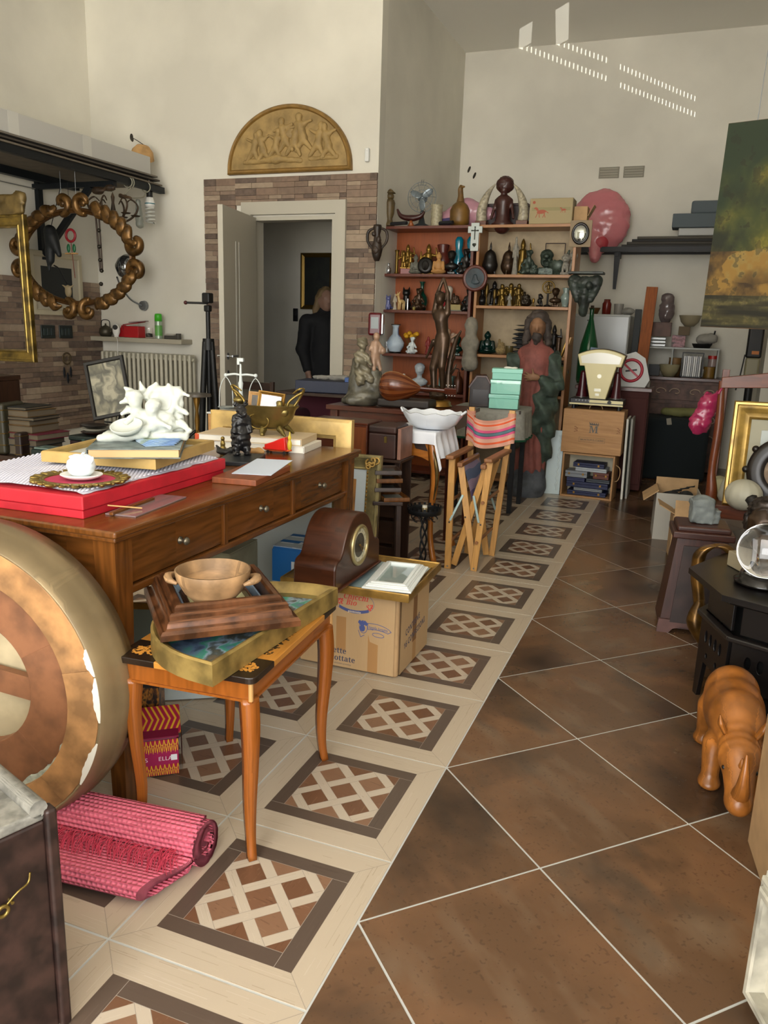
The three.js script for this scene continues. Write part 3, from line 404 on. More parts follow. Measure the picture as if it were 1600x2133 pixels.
{
  const base = '#b7986f';
  const bgCard = (g, w, h) => { g.fillStyle = base; g.fillRect(0,0,w, h); for (let i = 0; i < 700; i++) { g.globalAlpha = .05; g.fillStyle = i % 2 ? '#8f7049' : '#d5b88e'; g.fillRect(rnd() * w, rnd() * h,2,20 + rnd() * 120); } g.globalAlpha = 1; };
  const fr = M('#ffffff',.85,0, { map: canvasTex(768,576, (g, w, h) => {
    bgCard(g, w, h);
    g.fillStyle = '#a87d4c'; g.fillRect(300,190,80,260); g.beginPath(); g.moveTo(560,290); g.lineTo(575,345); g.lineTo(640,360); g.lineTo(640,576); g.lineTo(560,576); g.closePath(); g.fill();
    g.strokeStyle = '#5b6388'; g.lineWidth = 3; g.beginPath(); g.ellipse(430,60,170,88,.06,0,7); g.stroke();
    g.fillStyle = '#c8463c'; g.font = 'italic bold 54px serif'; g.fillText('Chicchi',350,48); g.fillText('Bio',372,92);
    for (const [x, y] of [[305,55],[545,70]]) for (let i = 0; i < 18; i++) { g.beginPath(); g.ellipse(x + rnd() * 44,y + rnd() * 40,7,4,rnd() * 3,0,7); g.fill(); }
    g.fillStyle = '#4a5486'; g.beginPath(); g.moveTo(320,100); g.quadraticCurveTo(430,150,560,106); g.lineTo(560,128); g.quadraticCurveTo(430,172,320,122); g.fill(); g.fillStyle = '#dcd0b4'; g.font = 'bold 22px serif'; g.fillText('piemonte',392,146);
    g.strokeStyle = '#4a5890'; g.fillStyle = '#4a5890'; g.lineWidth = 4; g.beginPath(); g.ellipse(520,240,32,46,0,0,7); g.stroke(); g.beginPath(); g.ellipse(512,250,22,26,0,0,7); g.fill(); for (let i = 0; i < 9; i++) { g.beginPath(); g.ellipse(488 + i * 7,205 + (i % 3) * 6,9,14,.5,0,7); g.fill(); } g.beginPath(); g.moveTo(556,208); g.quadraticCurveTo(650,196,722,230); g.lineTo(742,246); g.lineTo(716,262); g.quadraticCurveTo(640,238,556,254); g.closePath(); g.stroke(); g.font = 'bold 32px serif'; g.save(); g.translate(562,246); g.rotate(.04); g.fillText('Angelo Azzurro',0,0,152); g.restore(); g.beginPath(); g.ellipse(640,286,46,15,.05,0,7); g.stroke(); g.beginPath(); g.moveTo(480,270); g.lineTo(500,318); g.lineTo(530,300); g.stroke();
    g.fillStyle = '#3d3f55'; g.font = 'bold 58px serif'; g.fillText('4 Fette',190,472); g.fillText('Biscottate',168,530); g.font = '15px sans-serif'; g.fillText('Confezionato in atmosfera protettiva',178,556);
  }) });
  const sd = M('#ffffff',.85,0, { map: canvasTex(512,448, (g, w, h) => { bgCard(g, w, h); g.fillStyle = '#7d5730'; g.fillRect(215,0,72,330); g.fillStyle = '#a88050'; g.fillRect(225,330,60,118); g.fillStyle = '#3f4258'; g.font = 'bold 52px sans-serif'; g.save(); g.translate(90,250); g.rotate(-.12); g.fillText('CONTIENE',0,0,330); g.fillText('16 CONFEZIONI',-30,70,380); g.restore(); }) });
  carton('cardboard_carton', 'large cardboard carton printed with blue and red lettering, carrying gilt frames and clock',[-.545,0,-1.60],.0,.40,.315,.35,fr, sd);
  const wb = M('#ffffff',.6,0, { map: canvasTex(768,384, (g, w, h) => { g.fillStyle = '#c9d6da'; g.fillRect(0,0,w, h); g.fillStyle = '#1d5a45'; g.font = 'italic bold 120px serif'; g.fillText('Macina',150,180); g.beginPath(); g.strokeStyle = '#1d5a45'; g.lineWidth = 5; g.ellipse(170,188,44,14,0,0,5); g.stroke(); g.fillStyle = '#35625c'; g.font = '56px serif'; g.fillText('Specialità Alimentari Biologiche',18,290,735); }) });
  carton('pale_blue_carton', 'pale blue white carton with green lettering under the desk',[-1.02,0,-1.07],.56,.42,.21,.26,wb, null, M('#c4d0d3',.6));
  const so = M('#ffffff',.45,0, { map: canvasTex(512,512, (g, w, h) => { g.fillStyle = '#a31a52'; g.fillRect(0,0,w, h); const band = (y0,y1) => { g.fillStyle = '#a8193f'; g.fillRect(0,y0,w, y1 - y0); g.strokeStyle = '#dfae2a'; g.lineWidth = 9; for (let x = -20; x < w + 40; x += 52) { g.beginPath(); g.moveTo(x, y0); g.lineTo(x + 26,y1); g.lineTo(x + 52,y0); g.stroke(); g.beginPath(); g.arc(x + 26, (y0 + y1) / 2 - 18,12,0,4); g.stroke(); g.beginPath(); g.moveTo(x, y1); g.lineTo(x, (y0 + y1) / 2 + 10); g.stroke(); } }; band(0,170); band(360,512); g.fillStyle = '#f0e6ea'; g.font = '78px sans-serif'; g.fillText('S',110,300); g.fillText('ELLA',270,300); g.fillStyle = '#eef1f4'; g.fillRect(420,225,74,84); }) });
  const bt = carton('patterned_gift_box', 'crimson and yellow patterned gift box half open behind the table leg',[-.775,0,-.585],.66,.125,.115,.1,so, so, M('#8c1640',.5));
  mk('open_lid', T(rb(.13,.008,.1,0,0,0,.003),[.004,.128,-.03],[.45,0,0]), M('#ffffff',.5,0, { map: canvasTex(128,128, (g) => { g.fillStyle = '#a8193f'; g.fillRect(0,0,128,128); g.strokeStyle = '#dfae2a'; g.lineWidth = 6; for (let i = -6; i < 14; i++) { g.beginPath(); g.moveTo(i * 16,0); g.lineTo(i * 16 + 20,64); g.lineTo(i * 16,128); g.stroke(); } }) }), bt, false);
  { const t = thing('dark_patterned_box', 'dark box with orange pattern stacked behind the crimson gift box', 'box',[-.90,0,-.70],.5); mk('body', rb(.1,.2,.12,0,.1,0,.004), painting(64,['#14100e', '#3c2415', '#b87a2a', '#1c1613'],12,31), t); mk('lid', rb(.156,.03,.126,0,.213,0,.004), M('#1f1a18',.6), t); }
}
// ---------- the desk ----------
{
  const t = thing('writing_desk', 'brown wooden writing desk with three drawers and small round knobs', 'desk',[0,0,0]);
  const x0 = -1.42,x1 = -.69,z0 = -1.875,z1 = -.353,H = .765,cx = (x0 + x1) / 2,cz = (z0 + z1) / 2;
  mk('desk_top',[rb(x1 - x0,.018,z1 - z0,cx, H - .009,cz,.006), rb(x1 - x0 - .016,.014,z1 - z0 - .016,cx, H - .024,cz,.005)],walnut, t);
  const ax1 = x1 - .03,az1 = z1 - .03,ax0 = x0 + .03,az0 = z0 + .03;
  mk('side_panel', rb(ax1 - ax0 - .1,.145,.02,cx,.665,az1 - .018,.003), walnut, t);
  mk('side_rail', rb(ax1 - ax0 - .08,.022,.03,cx,.588,az1 - .02,.006), walnut, t);
  mk('far_side_panel', rb(ax1 - ax0 - .1,.16,.02,cx,.66,az0 + .018,.003), walnut, t);
  mk('back_panel', rb(.02,.16,az1 - az0 - .1,ax0 + .02,.66,cz,.003), walnut, t);
  mk('front_rail',[rb(.03,.022,az1 - az0 - .06,ax1 - .018,.588,cz,.006), rb(.022,.012,az1 - az0 - .06,ax1 - .02,.737,cz,.003)],walnut, t);
  const n = 3,L = (az1 - az0 - .12) / n;
  for (let i = 0; i < n; i++) {
    const zc = az1 - .06 - L * (i + .5);
    const d = mk('drawer', rb(.018,.128,L - .022,ax1 - .022,.665,zc,.004), walnut, t);
    mk('knob', T(la([[0,0],[.011,0],[.011,.003],[.006,.006],[.005,.012],[.0075,.015],[.0115,.02],[.0115,.024],[.007,.029],[0,.03]],16),[ax1 - .013,.665,zc],[0,0,-PI / 2]), M('#7d7462',.4,.8), d);
    if (i) mk('divider', rb(.026,.135,.022,ax1 - .016,.665,zc + L / 2,.003), walnut, t);
  }
  for (const x of [ax0 + .025,ax1 - .025]) for (const z of [az0 + .025,az1 - .025]) mk('leg', T(facet(.046,.031,H - .03,4),[x, (H - .03) / 2,z],[0,PI / 4,0]), walnut, t);
}
const DT = .765;
// red folio box with bubble wrap
{
  const red = mottle('#b01020', '#bd1a2a',.55,0, {},8,3), t = thing('red_folio_box', 'large flat red fabric folio box on the desk', 'box',[-1.11,DT,-.75],.02);
  mk('tray', rb(.52,.022,.67,0,.011,0,.003), red, t); mk('lid', rb(.53,.036,.68,0,.041,0,.004), red, t);
  const b = thing('bubble_wrap', 'sheet of clear bubble wrap spread over the red box', 'bubble wrap',[-1.12,DT + .0595,-.75],.02);
  const W = .525,L = .64,pos = [],idx = [],nx = 60,nz = 72; const hgt = (x, z) => .003 + .005 * (n3(x * 4,z * 4,.3) + .6) + .003 * Math.max(0,Math.sin(x * 40 + Math.sin(z * 9))) * vn(x * 9,z * 9,999,4);
  const edge = (i, n) => Math.min(1,Math.min(i, n - i) / 2);
  for (let j = 0; j <= nz; j++) for (let i = 0; i <= nx; i++) { const x = -W / 2 + W * i / nx + .01 * n3(i * .1,j * .1,4), z = -L / 2 + L * j / nz + .012 * n3(i * .1,j * .1,9); pos.push(x, Math.max(.001,hgt(x, z) * edge(i, nx)), z); }
  for (let j = 0; j < nz; j++) for (let i = 0; i < nx; i++) { const a = j * (nx + 1) + i; idx.push(a, a + nx + 1,a + 1,a + 1,a + nx + 1,a + nx + 2); }
  const g = new THREE.BufferGeometry(); g.setAttribute('position', new THREE.Float32BufferAttribute(pos,3)); g.setIndex(idx); g.computeVertexNormals();
  const film = M('#d6d6e4',.2,0, { transmission: .2,thickness: 0,ior: 1.45 });
  mk('film', g, film, b);
  const dome = new THREE.SphereGeometry(.0046,6,3,0,PI * 2,0,PI / 2), N = []; for (let z = -L / 2 + .01,r = 0; z < L / 2 - .008; z += .0098,r++) for (let x = -W / 2 + .01 + (r % 2) * .0055; x < W / 2 - .008; x += .011) N.push([x, z]);
  const im = new THREE.InstancedMesh(dome, M('#dcdcea',.15,0, { transmission: .2,thickness: 0,ior: 1.45 }), N.length), m4 = new THREE.Matrix4(); N.forEach(([x, z],i) => { m4.makeTranslation(x, hgt(x, z) - .0005,z).scale(V(1,.55,1)); im.setMatrixAt(i, m4); }); im.name = 'bubbles'; im.userData.kind = 'stuff'; im.castShadow = im.receiveShadow = true; b.add(im);
}
{ // brass leaf-edged plaque with pink felt
  const t = thing('leaf_edged_plaque', 'oval brass plaque with leafy edge and rose pink velvet centre', 'plaque',[-.955,DT + .068,-.54],.15);
  const fl = la([[0,.004],[.082,.004],[.084,0]],40); fl.scale(1.15,1,1); part(mk('velvet_centre', fl, M('#b03050',.95,0, { sheen: .5 }), t), 'rose pink velvet');
  const rimg = to(.088,.006,0,.004,0,[PI / 2,0,0],PI * 2,40); rimg.scale(1.13,1,1); mk('rim', rimg, brass, t);
  for (let i = 0; i < 44; i++) { const a = i / 44 * PI * 2,big = i % 4 === 0 ? 1.35 : 1; const g = new THREE.SphereGeometry(.0115 * big,7,5); g.scale(1.25,.4,.62); mk('leaf', T(g,[1.12 * .104 * Math.cos(a),.005 + .003 * (i % 2),.104 * Math.sin(a)],[0,-a + .3 * (i % 2 ? 1 : -1),.15]), brass, t); }
}
{ // pale blue covered pot on its dish
  const t = thing('ceramic_fruit_pot', 'pale blue white glazed apple shaped ceramic pot on oval saucer', 'ceramic pot',[-.945,DT + .075,-.535],.3);
  const gl = M('#dfe9ee',.12,0, { clearcoat: 1 });
  const d = la([[0,.002],[.03,0],[.045,.006],[.054,.012],[.052,.015],[.04,.01],[0,.007]],32); d.scale(1.05,1,.85); part(mk('saucer', d, white, t), 'white saucer');
  mk('pot', la([[0,.008],[.022,.008],[.033,.02],[.038,.036],[.034,.051],[.022,.060],[.008,.060],[0,.055]],32), gl, t);
  mk('petal',[0,1,2,3,4].map(i => T(sp(.012,0,0,0,[1.3,.5,.7],10),[.016 * Math.cos(i * 1.25),.06,.016 * Math.sin(i * 1.25)],null)), gl, t);
  mk('stalk', tu([[0,.055,0],[.004,.066,0],[.012,.072,.003]],.003,8,6), gl, t);
  mk('leaf', T(sp(.014,0,0,0,[.5,1,.3],10),[.032,.052,.012],[0,0,-.6]), gl, t);
}
{ // gilt frame lying flat, book and leaflets
  const t = thing('shallow_gilt_frame', 'shallow gilt wooden frame lying flat under the grey book', 'frame',[-1.065,DT + .078,-.90],0); t.rotation.order = 'YXZ'; t.rotation.set(-PI / 2,.16,0);
  pic(t,.33,.37,.018,.032, 'box', paleGold, M('#c9cdc8',.4), { sink: .014 });
  const b = thing('grey_marbled_book', 'large book with grey marbled cover on gilt frame', 'book',[-1.005,DT + .112,-.865],.56);
  mk('cover',[rb(.255,.003,.42,0,.0265,0,.001), rb(.255,.003,.42,0,.0015,0,.001), rb(.004,.028,.42,-.126,.014,0,.001)],mottle('#4a5858', '#73807e',.4,0, {},9,5), b);
  part(mk('page_block', rb(.245,.022,.412,0,.014,0,.001), M('#c9a878',.85), b), 'aged page edges');
  const lm = M('#ffffff',.5,0, { map: canvasTex(128,96, (g, w, h) => { g.fillStyle = '#7fa6d6'; g.fillRect(0,0,w, h); g.fillStyle = '#d5e0ea'; g.fillRect(0,0,w,40); g.fillStyle = '#9fb08e'; g.fillRect(0,30,70,24); g.fillStyle = '#4f7fc0'; g.fillRect(60,52,68,44); }) });
  for (let i = 0; i < 5; i++) { const l = tag(mk('leaflet', bx(.085,.0012,.11), lm),['blue printed leaflet, lowest of the fanned pile on the grey book', 'blue printed leaflet, second lowest of the fanned pile on book', 'blue printed leaflet in the middle of the fanned pile on book', 'blue printed leaflet, second from top of the fanned pile on book', 'blue printed leaflet on top of the fanned pile on book'][i], 'leaflet', 'leaflets on the book'); l.position.set(-.905 - i * .006,DT + .1415 + i * .0016,-.80 - i * .012); l.rotation.y = .9 + i * .1; }
}
{ // white plaster group with a basket
  const t = thing('plaster_sculpture', 'white plaster sculpture of two children with a basket against leafy branches', 'sculpture',[-.975,DT + .141,-.855],.58);
  const pw = M('#bcc0b6',.65);
  const bp = (x, y, z) => .0032 * n3(x * 22,y * 22,z * 22,3) + .0018 * n3(x * 55,y * 55,z * 55,4);
  const P = [['b',[.0,.012,.0],[.125,.012,.035],.01],['b',[.055,.08,-.02],[.055,.07,.012],.01],['e',[.02,.05,.0],[.07,.045,.03]],
    ['c',[-.128,.008,.04],[-.07,.014,.035],.012,.016],['c',[-.07,.014,.035],[.0,.02,.04],.016,.012],
    ['c',[-.02,.05,.01],[-.028,.085,.008],.02,.016],['e',[-.03,.118,.012],[.021,.025,.022]],['e',[-.034,.135,.008],[.024,.014,.024]],
    ['c',[.018,.045,.022],[.018,.072,.02],.02,.013],['e',[.018,.097,.024],[.02,.024,.021]],['e',[.026,.108,.018],[.022,.017,.024]],
    ['c',[-.03,.08,.02],[-.055,.055,.04],.008,.007],['c',[.03,.06,.03],[.07,.04,.035],.009,.007],['c',[.018,.045,.03],[-.02,.03,.045],.012,.008],
    ['c',[.0,.13,-.01],[.03,.165,-.015],.01,.006],['c',[.06,.06,.0],[.1,.14,-.01],.01,.007],['c',[.09,.1,-.005],[.066,.165,-.015],.007,.006],['c',[-.05,.09,0],[-.07,.075,.01],.012,.005],['c',[-.05,.12,0],[-.072,.11,.01],.011,.004],['c',[-.045,.145,0],[-.06,.155,.005],.01,.004],['c',[-.01,.15,-.005],[-.015,.172,0],.01,.004],['c',[.1,.14,-.015],[.125,.132,-.005],.01,.006],['c',[.1,.05,0],[.125,.03,.02],.012,.008],['c',[.1,.09,0],[.12,.08,.01],.012,.006],['b',[.055,.15,-.02],[.05,.008,.01],.006]];
  mk('figure_group', blob(P,.0032,.008,bp), pw, t);
  const bk = la([[0,.004],[.03,.004],[.041,.018],[.044,.028],[.04,.029],[.036,.02],[0,.016]],28); bk.scale(1.1,1,.85); mk('basket_bowl', T(bk,[-.05,.026,.045],[.5,.1,.12]), pw, t);
}
{ // papers and folders at the middle of the desk
  const a = tag(mk('leather_folder', rb(.15,.02,.3,0,.01,0,.003), wood('#6b3018', '#8c4a26',.4, {},8)), 'brown leather folder lying beside the red box', 'folder'); a.position.set(-.77,DT,-1.13); a.rotation.y = .12;
  const p = tag(mk('paper_sheet', bx(.13,.0012,.3), M('#c9d3e2',.7)), 'loose white paper sheet on brown leather folder', 'paper'); p.position.set(-.775,DT + .021,-1.21); p.rotation.y = .25;
  const c = thing('plastic_sleeve', 'clear plastic sleeve with a wooden stick near desk corner', 'sleeve',[-.80,DT,-.62],.1); mk('sleeve', rb(.09,.004,.26,0,.002,0,.001), M('#a58f8f',.15,0, { transmission: .5,thickness: 0 }), c); mk('backing_strip', rb(.012,.008,.2,-.02,.006,.04,.002), walnut, c); mk('stick', rod([.02,.008,.06],[-.05,.02,.11],.002), beech, c);
  const d = tag(mk('dark_folder', rb(.14,.016,.2,0,.008,0,.003), M('#25282b',.4)), 'dark grey slim case lying under the carved bear', 'case'); d.position.set(-.955,DT,-1.36); d.rotation.y = .3;
  const e = tag(mk('paper_roll', la([[0,0],[.012,0],[.013,.2],[0,.2]],14), paper), 'rolled parchment lying between the red box and grey book', 'paper roll'); e.position.set(-1.0,DT + .072,-1.07); e.rotation.set(PI / 2,0,.9);
}
{ // carved bear
  const t = thing('carved_bear', 'black carved standing bear figurine on dark oval base', 'figurine',[-.985,DT + .016,-1.41],.8);
  const fur = (x, y, z) => .0014 * Math.sin(y * 260 + 6 * n3(x * 20,y * 20,z * 20)) + .002 * n3(x * 60,y * 25,z * 60);
  mk('bear', blob([['e',[0,.072,0],[.036,.055,.033]],['e',[0,.125,.002],[.031,.036,.028]],['e',[0,.168,.01],[.019,.021,.02]],['c',[0,.164,.02],[0,.155,.055],.0135,.009],['e',[-.018,.19,.0],[.01,.01,.006]],['e',[.018,.19,.0],[.01,.01,.006]],['c',[-.024,.138,.008],[-.03,.09,.024],.011,.009],['c',[.024,.138,.008],[.03,.09,.024],.011,.009],['c',[-.018,.045,.006],[-.02,.01,.012],.018,.013],['c',[.018,.045,.006],[.02,.01,.012],.018,.013],['e',[-.02,.006,.02],[.013,.007,.02]],['e',[.02,.006,.02],[.013,.007,.02]]],.0028,.006,fur), M('#1b1a1b',.32), t);
  const b = la([[0,0],[.05,0],[.052,.005],[.045,.009],[0,.009]],24); b.translate(0,-.008,0); b.scale(1,1,.8); mk('base', b, M('#1f2022',.35), t);
}
{ // red toy sledge with yellow figure
  const t = thing('toy_sledge', 'small bright red toy boot sledge with a yellow figure and tiny wheels', 'toy',[-.935,DT,-1.60],.05);
  const r = M('#d0241c',.3); mk('runner',[tu([[-.062,.018,0],[-.05,.012,0],[.04,.012,0],[.06,.016,0]],.004,16,6)],M('#d05a28',.4), t);
  mk('boot', T(ex([[-.045,0],[.04,0],[.036,.045],[.02,.04],[-.01,.026],[-.045,.014]],.03,.003),[0,.018,-.015]), r, t);
  for (const x of [-.035,.035]) for (const z of [-.014,.014]) mk('wheel', cy(.006,.006,.004,x,.006,z,12,[PI / 2,0,0]), black, t);
  mk('yellow_figure', blob([['e',[.052,.036,0],[.009,.022,.009]],['e',[.052,.064,0],[.007,.008,.007]],['c',[.052,.07,0],[.053,.088,0],.004,.002]],.002,.004), M('#c9b032',.5), t);
}
{ // two pale books, wooden box with balance, brass basket, gilt frame
  for (const [i, dx, l] of [[0,0, 'white art book, bottom of two under the brass basket'],[1,-.02, 'cream art book, upper of two under the brass basket']]) { const b = thing('art_book', l, 'book',[-1.07 + dx, DT + i * .027,-1.72],.12 + i * .04); mk('cover',[rb(.44,.003,.21,0,.0255,0,.001), rb(.44,.003,.21,0,.0015,0,.001), rb(.003,.025,.21,.219,.0135,0,.001)],i ? M('#c9b493',.5) : M('#dfdcd2',.4), b); mk('page_block', rb(.43,.021,.204,0,.0135,0,.001), paper, b); }
  { const b = tag(mk('orange_notebook', rb(.1,.035,.03,0,.0175,0,.002), M('#c9502a',.6)), 'orange notebook spine beside the pale art books', 'notebook'); b.position.set(-1.325,DT,-1.70); }
  const t = thing('brass_jardiniere', 'brass art nouveau basket jardiniere with two tall scroll handles holding framed pictures', 'jardiniere',[-1.05,DT + .055,-1.725],.12); t.scale.setScalar(1.12);
  const bg = blob([ ['e',[-.11,.115,0],[.022,.016,.02]],['e',[.07,.085,.03],[.024,.02,.014]],['e',[.055,.11,.02],[.012,.015,.01]],['e',[-.02,.093,.04],[.018,.01,.01]],['e',[.012,.095,.04],[.014,.009,.01]],['c',[-.06,.025,.03],[-.085,.003,.045],.012,.006],['c',[.06,.025,.03],[.085,.003,.045],.012,.006],['c',[.0,.02,.04],[.005,.003,.06],.014,.008],['c',[-.06,.025,-.03],[-.085,.003,-.045],.012,.006],['c',[.06,.025,-.03],[.085,.003,-.045],.012,.006]],.0035,.012, (x, y, z) => .0022 * n3(x * 30,y * 30,z * 30,5));
  mk('basket', la([[0,.022],[.04,.02],[.075,.032],[.098,.06],[.108,.09],[.122,.105],[.118,.107],[.102,.092],[.09,.062],[.06,.04],[0,.034]],40).scale(1,1,.58), mottle('#6b5a2c', '#91804a',.35,.8), t); mk('cast_ornament', bg, mottle('#6b5a2c', '#91804a',.35,.8), t);
  const ov = to(.03,.003,-.01,.055,.052,[.1,0,0]); ov.scale(1.3,.9,1); mk('cartouche', ov, brass, t);
  for (const s of [-1,1]) { mk('handle',[tt([[s * .08,.075,.01],[s * .085,.115,.012],[s * .11,.14,.005],[s * .135,.155,0]],[.006,.005,.005,.006],18,6), tt([[s * .1,.1,0],[s * .12,.13,-.004],[s * .14,.17,0],[s * .12,.165,.004],[s * .1,.15,0]],[.005,.005,.006,.004,.003],18,6)],brass, t); }
  const fa = [['small gilt framed picture leaning inside the brass basket',.01,.085,.12,gold,.18],['small pale wood frame leaning behind the gilt picture in brass basket',-.045,.075,.115,beech,.05]];
  for (const [l, dx, w, h, m, a] of fa) { const f = thing('small_picture_frame', l, 'frame',[-1.05 + dx, DT + .10 + h / 2,-1.735 - (dx < 0 ? .012 : 0)],0); f.rotation.set(-.15,.2,-a * .4); pic(f, w, h - .02,.014,.012, 'cove', m, painting(64,['#2a2620', '#5c5244', '#8a7c68'],3,40 + dx * 100), { sink: .004,glass: 1 }); }
}
{
  const t = thing('apothecary_balance', 'white painted pan balance on a wooden drawer box', 'balance',[-1.37,DT,-2.05],.08);
  mk('box', rb(.26,.085,.15,0,.0425,0,.004), paleGold === 0 ? null : wood('#9a6c36', '#bb8a50',.4, {},9), t); mk('marble_top', rb(.27,.008,.16,0,.089,0,.003), M('#b7b9b6',.3), t);
  const wm = M('#c3cac8',.4); mk('column', la([[0,.093],[.022,.093],[.022,.1],[.012,.108],[.009,.12],[.011,.15],[.009,.2],[.012,.225],[.008,.235],[.006,.26],[.004,.31],[0,.312]],18), wm, t);
  mk('beam',[tu([[-.075,.258,0],[-.03,.265,0],[0,.262,0],[.03,.265,0],[.075,.262,0]],.005,20,8), sp(.009,-.075,.258,0), sp(.009,.075,.262,0), bx(.03,.016,.012,0,.33,0), bx(.012,.02,.01,-.01,.318,0)],wm, t);
  for (const s of [-1,1]) { const x = s * .075,y = .25; const h = mk('pan_hanger',[tu([[x - .036,y - .14,0],[x - .03,y - .05,0],[x - .014,y - .014,0],[x, y,0],[x + .014,y - .014,0],[x + .03,y - .05,0],[x + .036,y - .14,0]],.002,26,6)],wm, t); mk('pan', la([[0,0],[.025,.001],[.04,.008],[.038,.01],[0,.004]],24,x, y - .146,0), M('#aab3b3',.25,.6), h); }
}
{ const c = thing('narrow_cupboard', 'narrow dark cupboard behind the desk end carrying the balance', 'cupboard',[-1.37,0,-2.05]); mk('body', rb(.3,.74,.17,0,.37,0,.004), mahog, c); mk('top', rb(.31,.022,.18,0,.752,0,.003), mahog, c); mk('door', rb(.26,.66,.01,0,.37,-.09,.003), mahog, c); }
{ // small brass idol and dark trinkets by the bear
  const a = tag(mk('brass_idol', T(blob([['e',[0,.012,0],[.014,.012,.012]],['e',[0,.032,0],[.01,.015,.009]],['e',[0,.053,0],[.008,.009,.008]]],.0025,.005),[-1.12,DT + .002,-1.50]), brass), 'tiny brass seated idol left of the carved bear', 'figurine');
  const b = tag(mk('dark_trinket', T(blob([['e',[0,.014,0],[.035,.012,.02]],['e',[.03,.024,0],[.014,.012,.012]],['c',[-.02,.02,0],[-.035,.035,0],.008,.004]],.003,.008),[-1.075,DT + .001,-1.44]), M('#1c1a18',.4)), 'dark crouching animal trinket left of the carved bear', 'figurine');
  const c = tag(mk('wood_fragment', T(blob([['c',[-.03,.012,0],[.03,.012,.008],.012,.008],['e',[.01,.018,0],[.016,.01,.01]]],.003,.008),[-.99,DT,-1.535]), beech), 'pale carved wood fragment behind the carved bear', 'carving');
}
{ // large gilt frame standing behind the desk
  const t = thing('wide_gilt_frame', 'wide flat pale gilt frame standing upright behind the desk end', 'frame',[-1.10,.44,-1.93],0); t.rotation.x = -.03;
  pic(t,.52,.70,.085,.035, 'flat', mottle('#b58f4c', '#cfae6c',.45,.3), null);
}
// ---------- behind the desk: ornate frame, boxes, stacked frames ----------
{
  const t = thing('ornate_gilt_frame', 'ornate silver gilt frame with carved scroll corners leaning beside boxes', 'frame',[-1.06,.345,-2.40],0); t.rotation.set(-.1,.12,0);
  const sil = mottle('#8c7c50', '#b9aa78',.38,.55), om = [];
  pic(t,.34,.46,.075,.045, 'cove', sil, mottle('#8a5a28', '#a8743a',.6), { sink: .012,mount: M('#b9c3c8',.7), mw: .05 });
  for (const sx of [-1,1]) for (const sy of [-1,1]) { const g = []; for (let k = 0; k < 5; k++) g.push(tu(Array.from({ length: 9 }, (_, i) => { const a = i * .75 + k, r = .02 - i * .002; return [r * Math.cos(a) + (k - 2) * .012,r * Math.sin(a) + (k % 2) * .012,.004]; }),.005,18,5)); mk('corner_scroll', T(mergeGeometries(g.map(clean)),[sx * .205,sy * .265,.045],[0,0,sx * sy * PI / 4]), mottle('#a3803c', '#c7a35c',.35,.6), t); }
  const s2 = []; for (let i = 0; i < 24; i++) for (const s of [-1,1]) s2.push(sp(.006,s * .178,-.22 + i * .019,.028,[.8,1.2,.7],6)); mk('beading', s2,gold, t);
}
{
  const b1 = thing('mahogany_box', 'polished mahogany box with lighter mitred front on stacked crates', 'box',[-1.14,.60,-2.72],.0);
  mk('case', rb(.34,.165,.2,0,.0825,0,.004), mahog, b1); mk('front_panel',[bx(.07,.15,.006,.13,.08,.101)],wood('#5a2a18', '#7c4426',.3, {},2), b1); mk('lid', rb(.345,.012,.205,0,.171,0,.003), mahog, b1);
  const b2 = thing('leather_casket', 'dark brown leather covered casket with brass lock beside mahogany box', 'casket',[-.89,.60,-2.72],.0);
  mk('body', rb(.15,.13,.19,0,.065,0,.008), mottle('#24140f', '#3a211a',.5), b2); mk('lid', rb(.155,.04,.195,0,.15,0,.012), mottle('#24140f', '#3a211a',.5), b2); mk('lock',[cy(.008,.008,.006,.02,.11,.097,12,[PI / 2,0,0]), bx(.014,.02,.004,.02,.095,.096)],brass, b2);
  const b3 = tag(mk('wood_board', rb(.02,.16,.18,0,.08,0,.003), mottle('#6e4838', '#8a6252',.5)), 'pinkish brown wooden board between casket and white basin', 'board'); b3.position.set(-.798,.60,-2.72);
  const c = thing('wooden_crate', 'dark wooden crate carrying the mahogany box', 'crate',[-1.04,0,-2.72],0); for (let i = 0; i < 4; i++) mk('slat', rb(.5,.12,.012,0,.075 + i * .14,.094,.002), darkwood, c); for (const s of [-1,1]) mk('post', rb(.03,.585,.03,s * .235,.3,.07,.003), darkwood, c); mk('lid', rb(.52,.015,.21,0,.592,0,.003), darkwood, c); mk('back', rb(.5,.58,.012,0,.295,-.094,.002), darkwood, c);
  const labs = ['thin dark frame, topmost of the stack beside gilt frame', 'thin wooden frame, second in the stack beside gilt frame', 'dark brown frame, third in the stack beside gilt frame', 'wooden frame with silvery picture, lowest of the stack beside gilt frame'];
  [.43,.475,.52,.56].reverse().forEach((y, i) => { const f = thing('stacked_picture_frame', labs[i], 'frame',[-.79 + (i === 3 ? .02 : -.02), y,-2.49],0, 'frames stacked beside the gilt frame'); f.rotation.order = 'YXZ'; f.rotation.set(-PI / 2,.5 + .1 * (i % 2),0); pic(f,.09,.12,.02,.02, 'cove', i % 2 ? walnut : darkwood, i === 3 ? M('#7d8078',.4) : M('#3d3b38',.6), { sink: .008 }); });
  const st = thing('wooden_stool', 'dark wooden stool under the stacked frames', 'stool',[-.80,0,-2.49],.4); mk('seat', rb(.15,.02,.17,0,.418,0,.004), darkwood, st); for (const sx of [-1,1]) for (const sz of [-1,1]) mk('leg', bar([sx * .055,.41,sz * .065],[sx * .06,0,sz * .07],.025), darkwood, st);
}
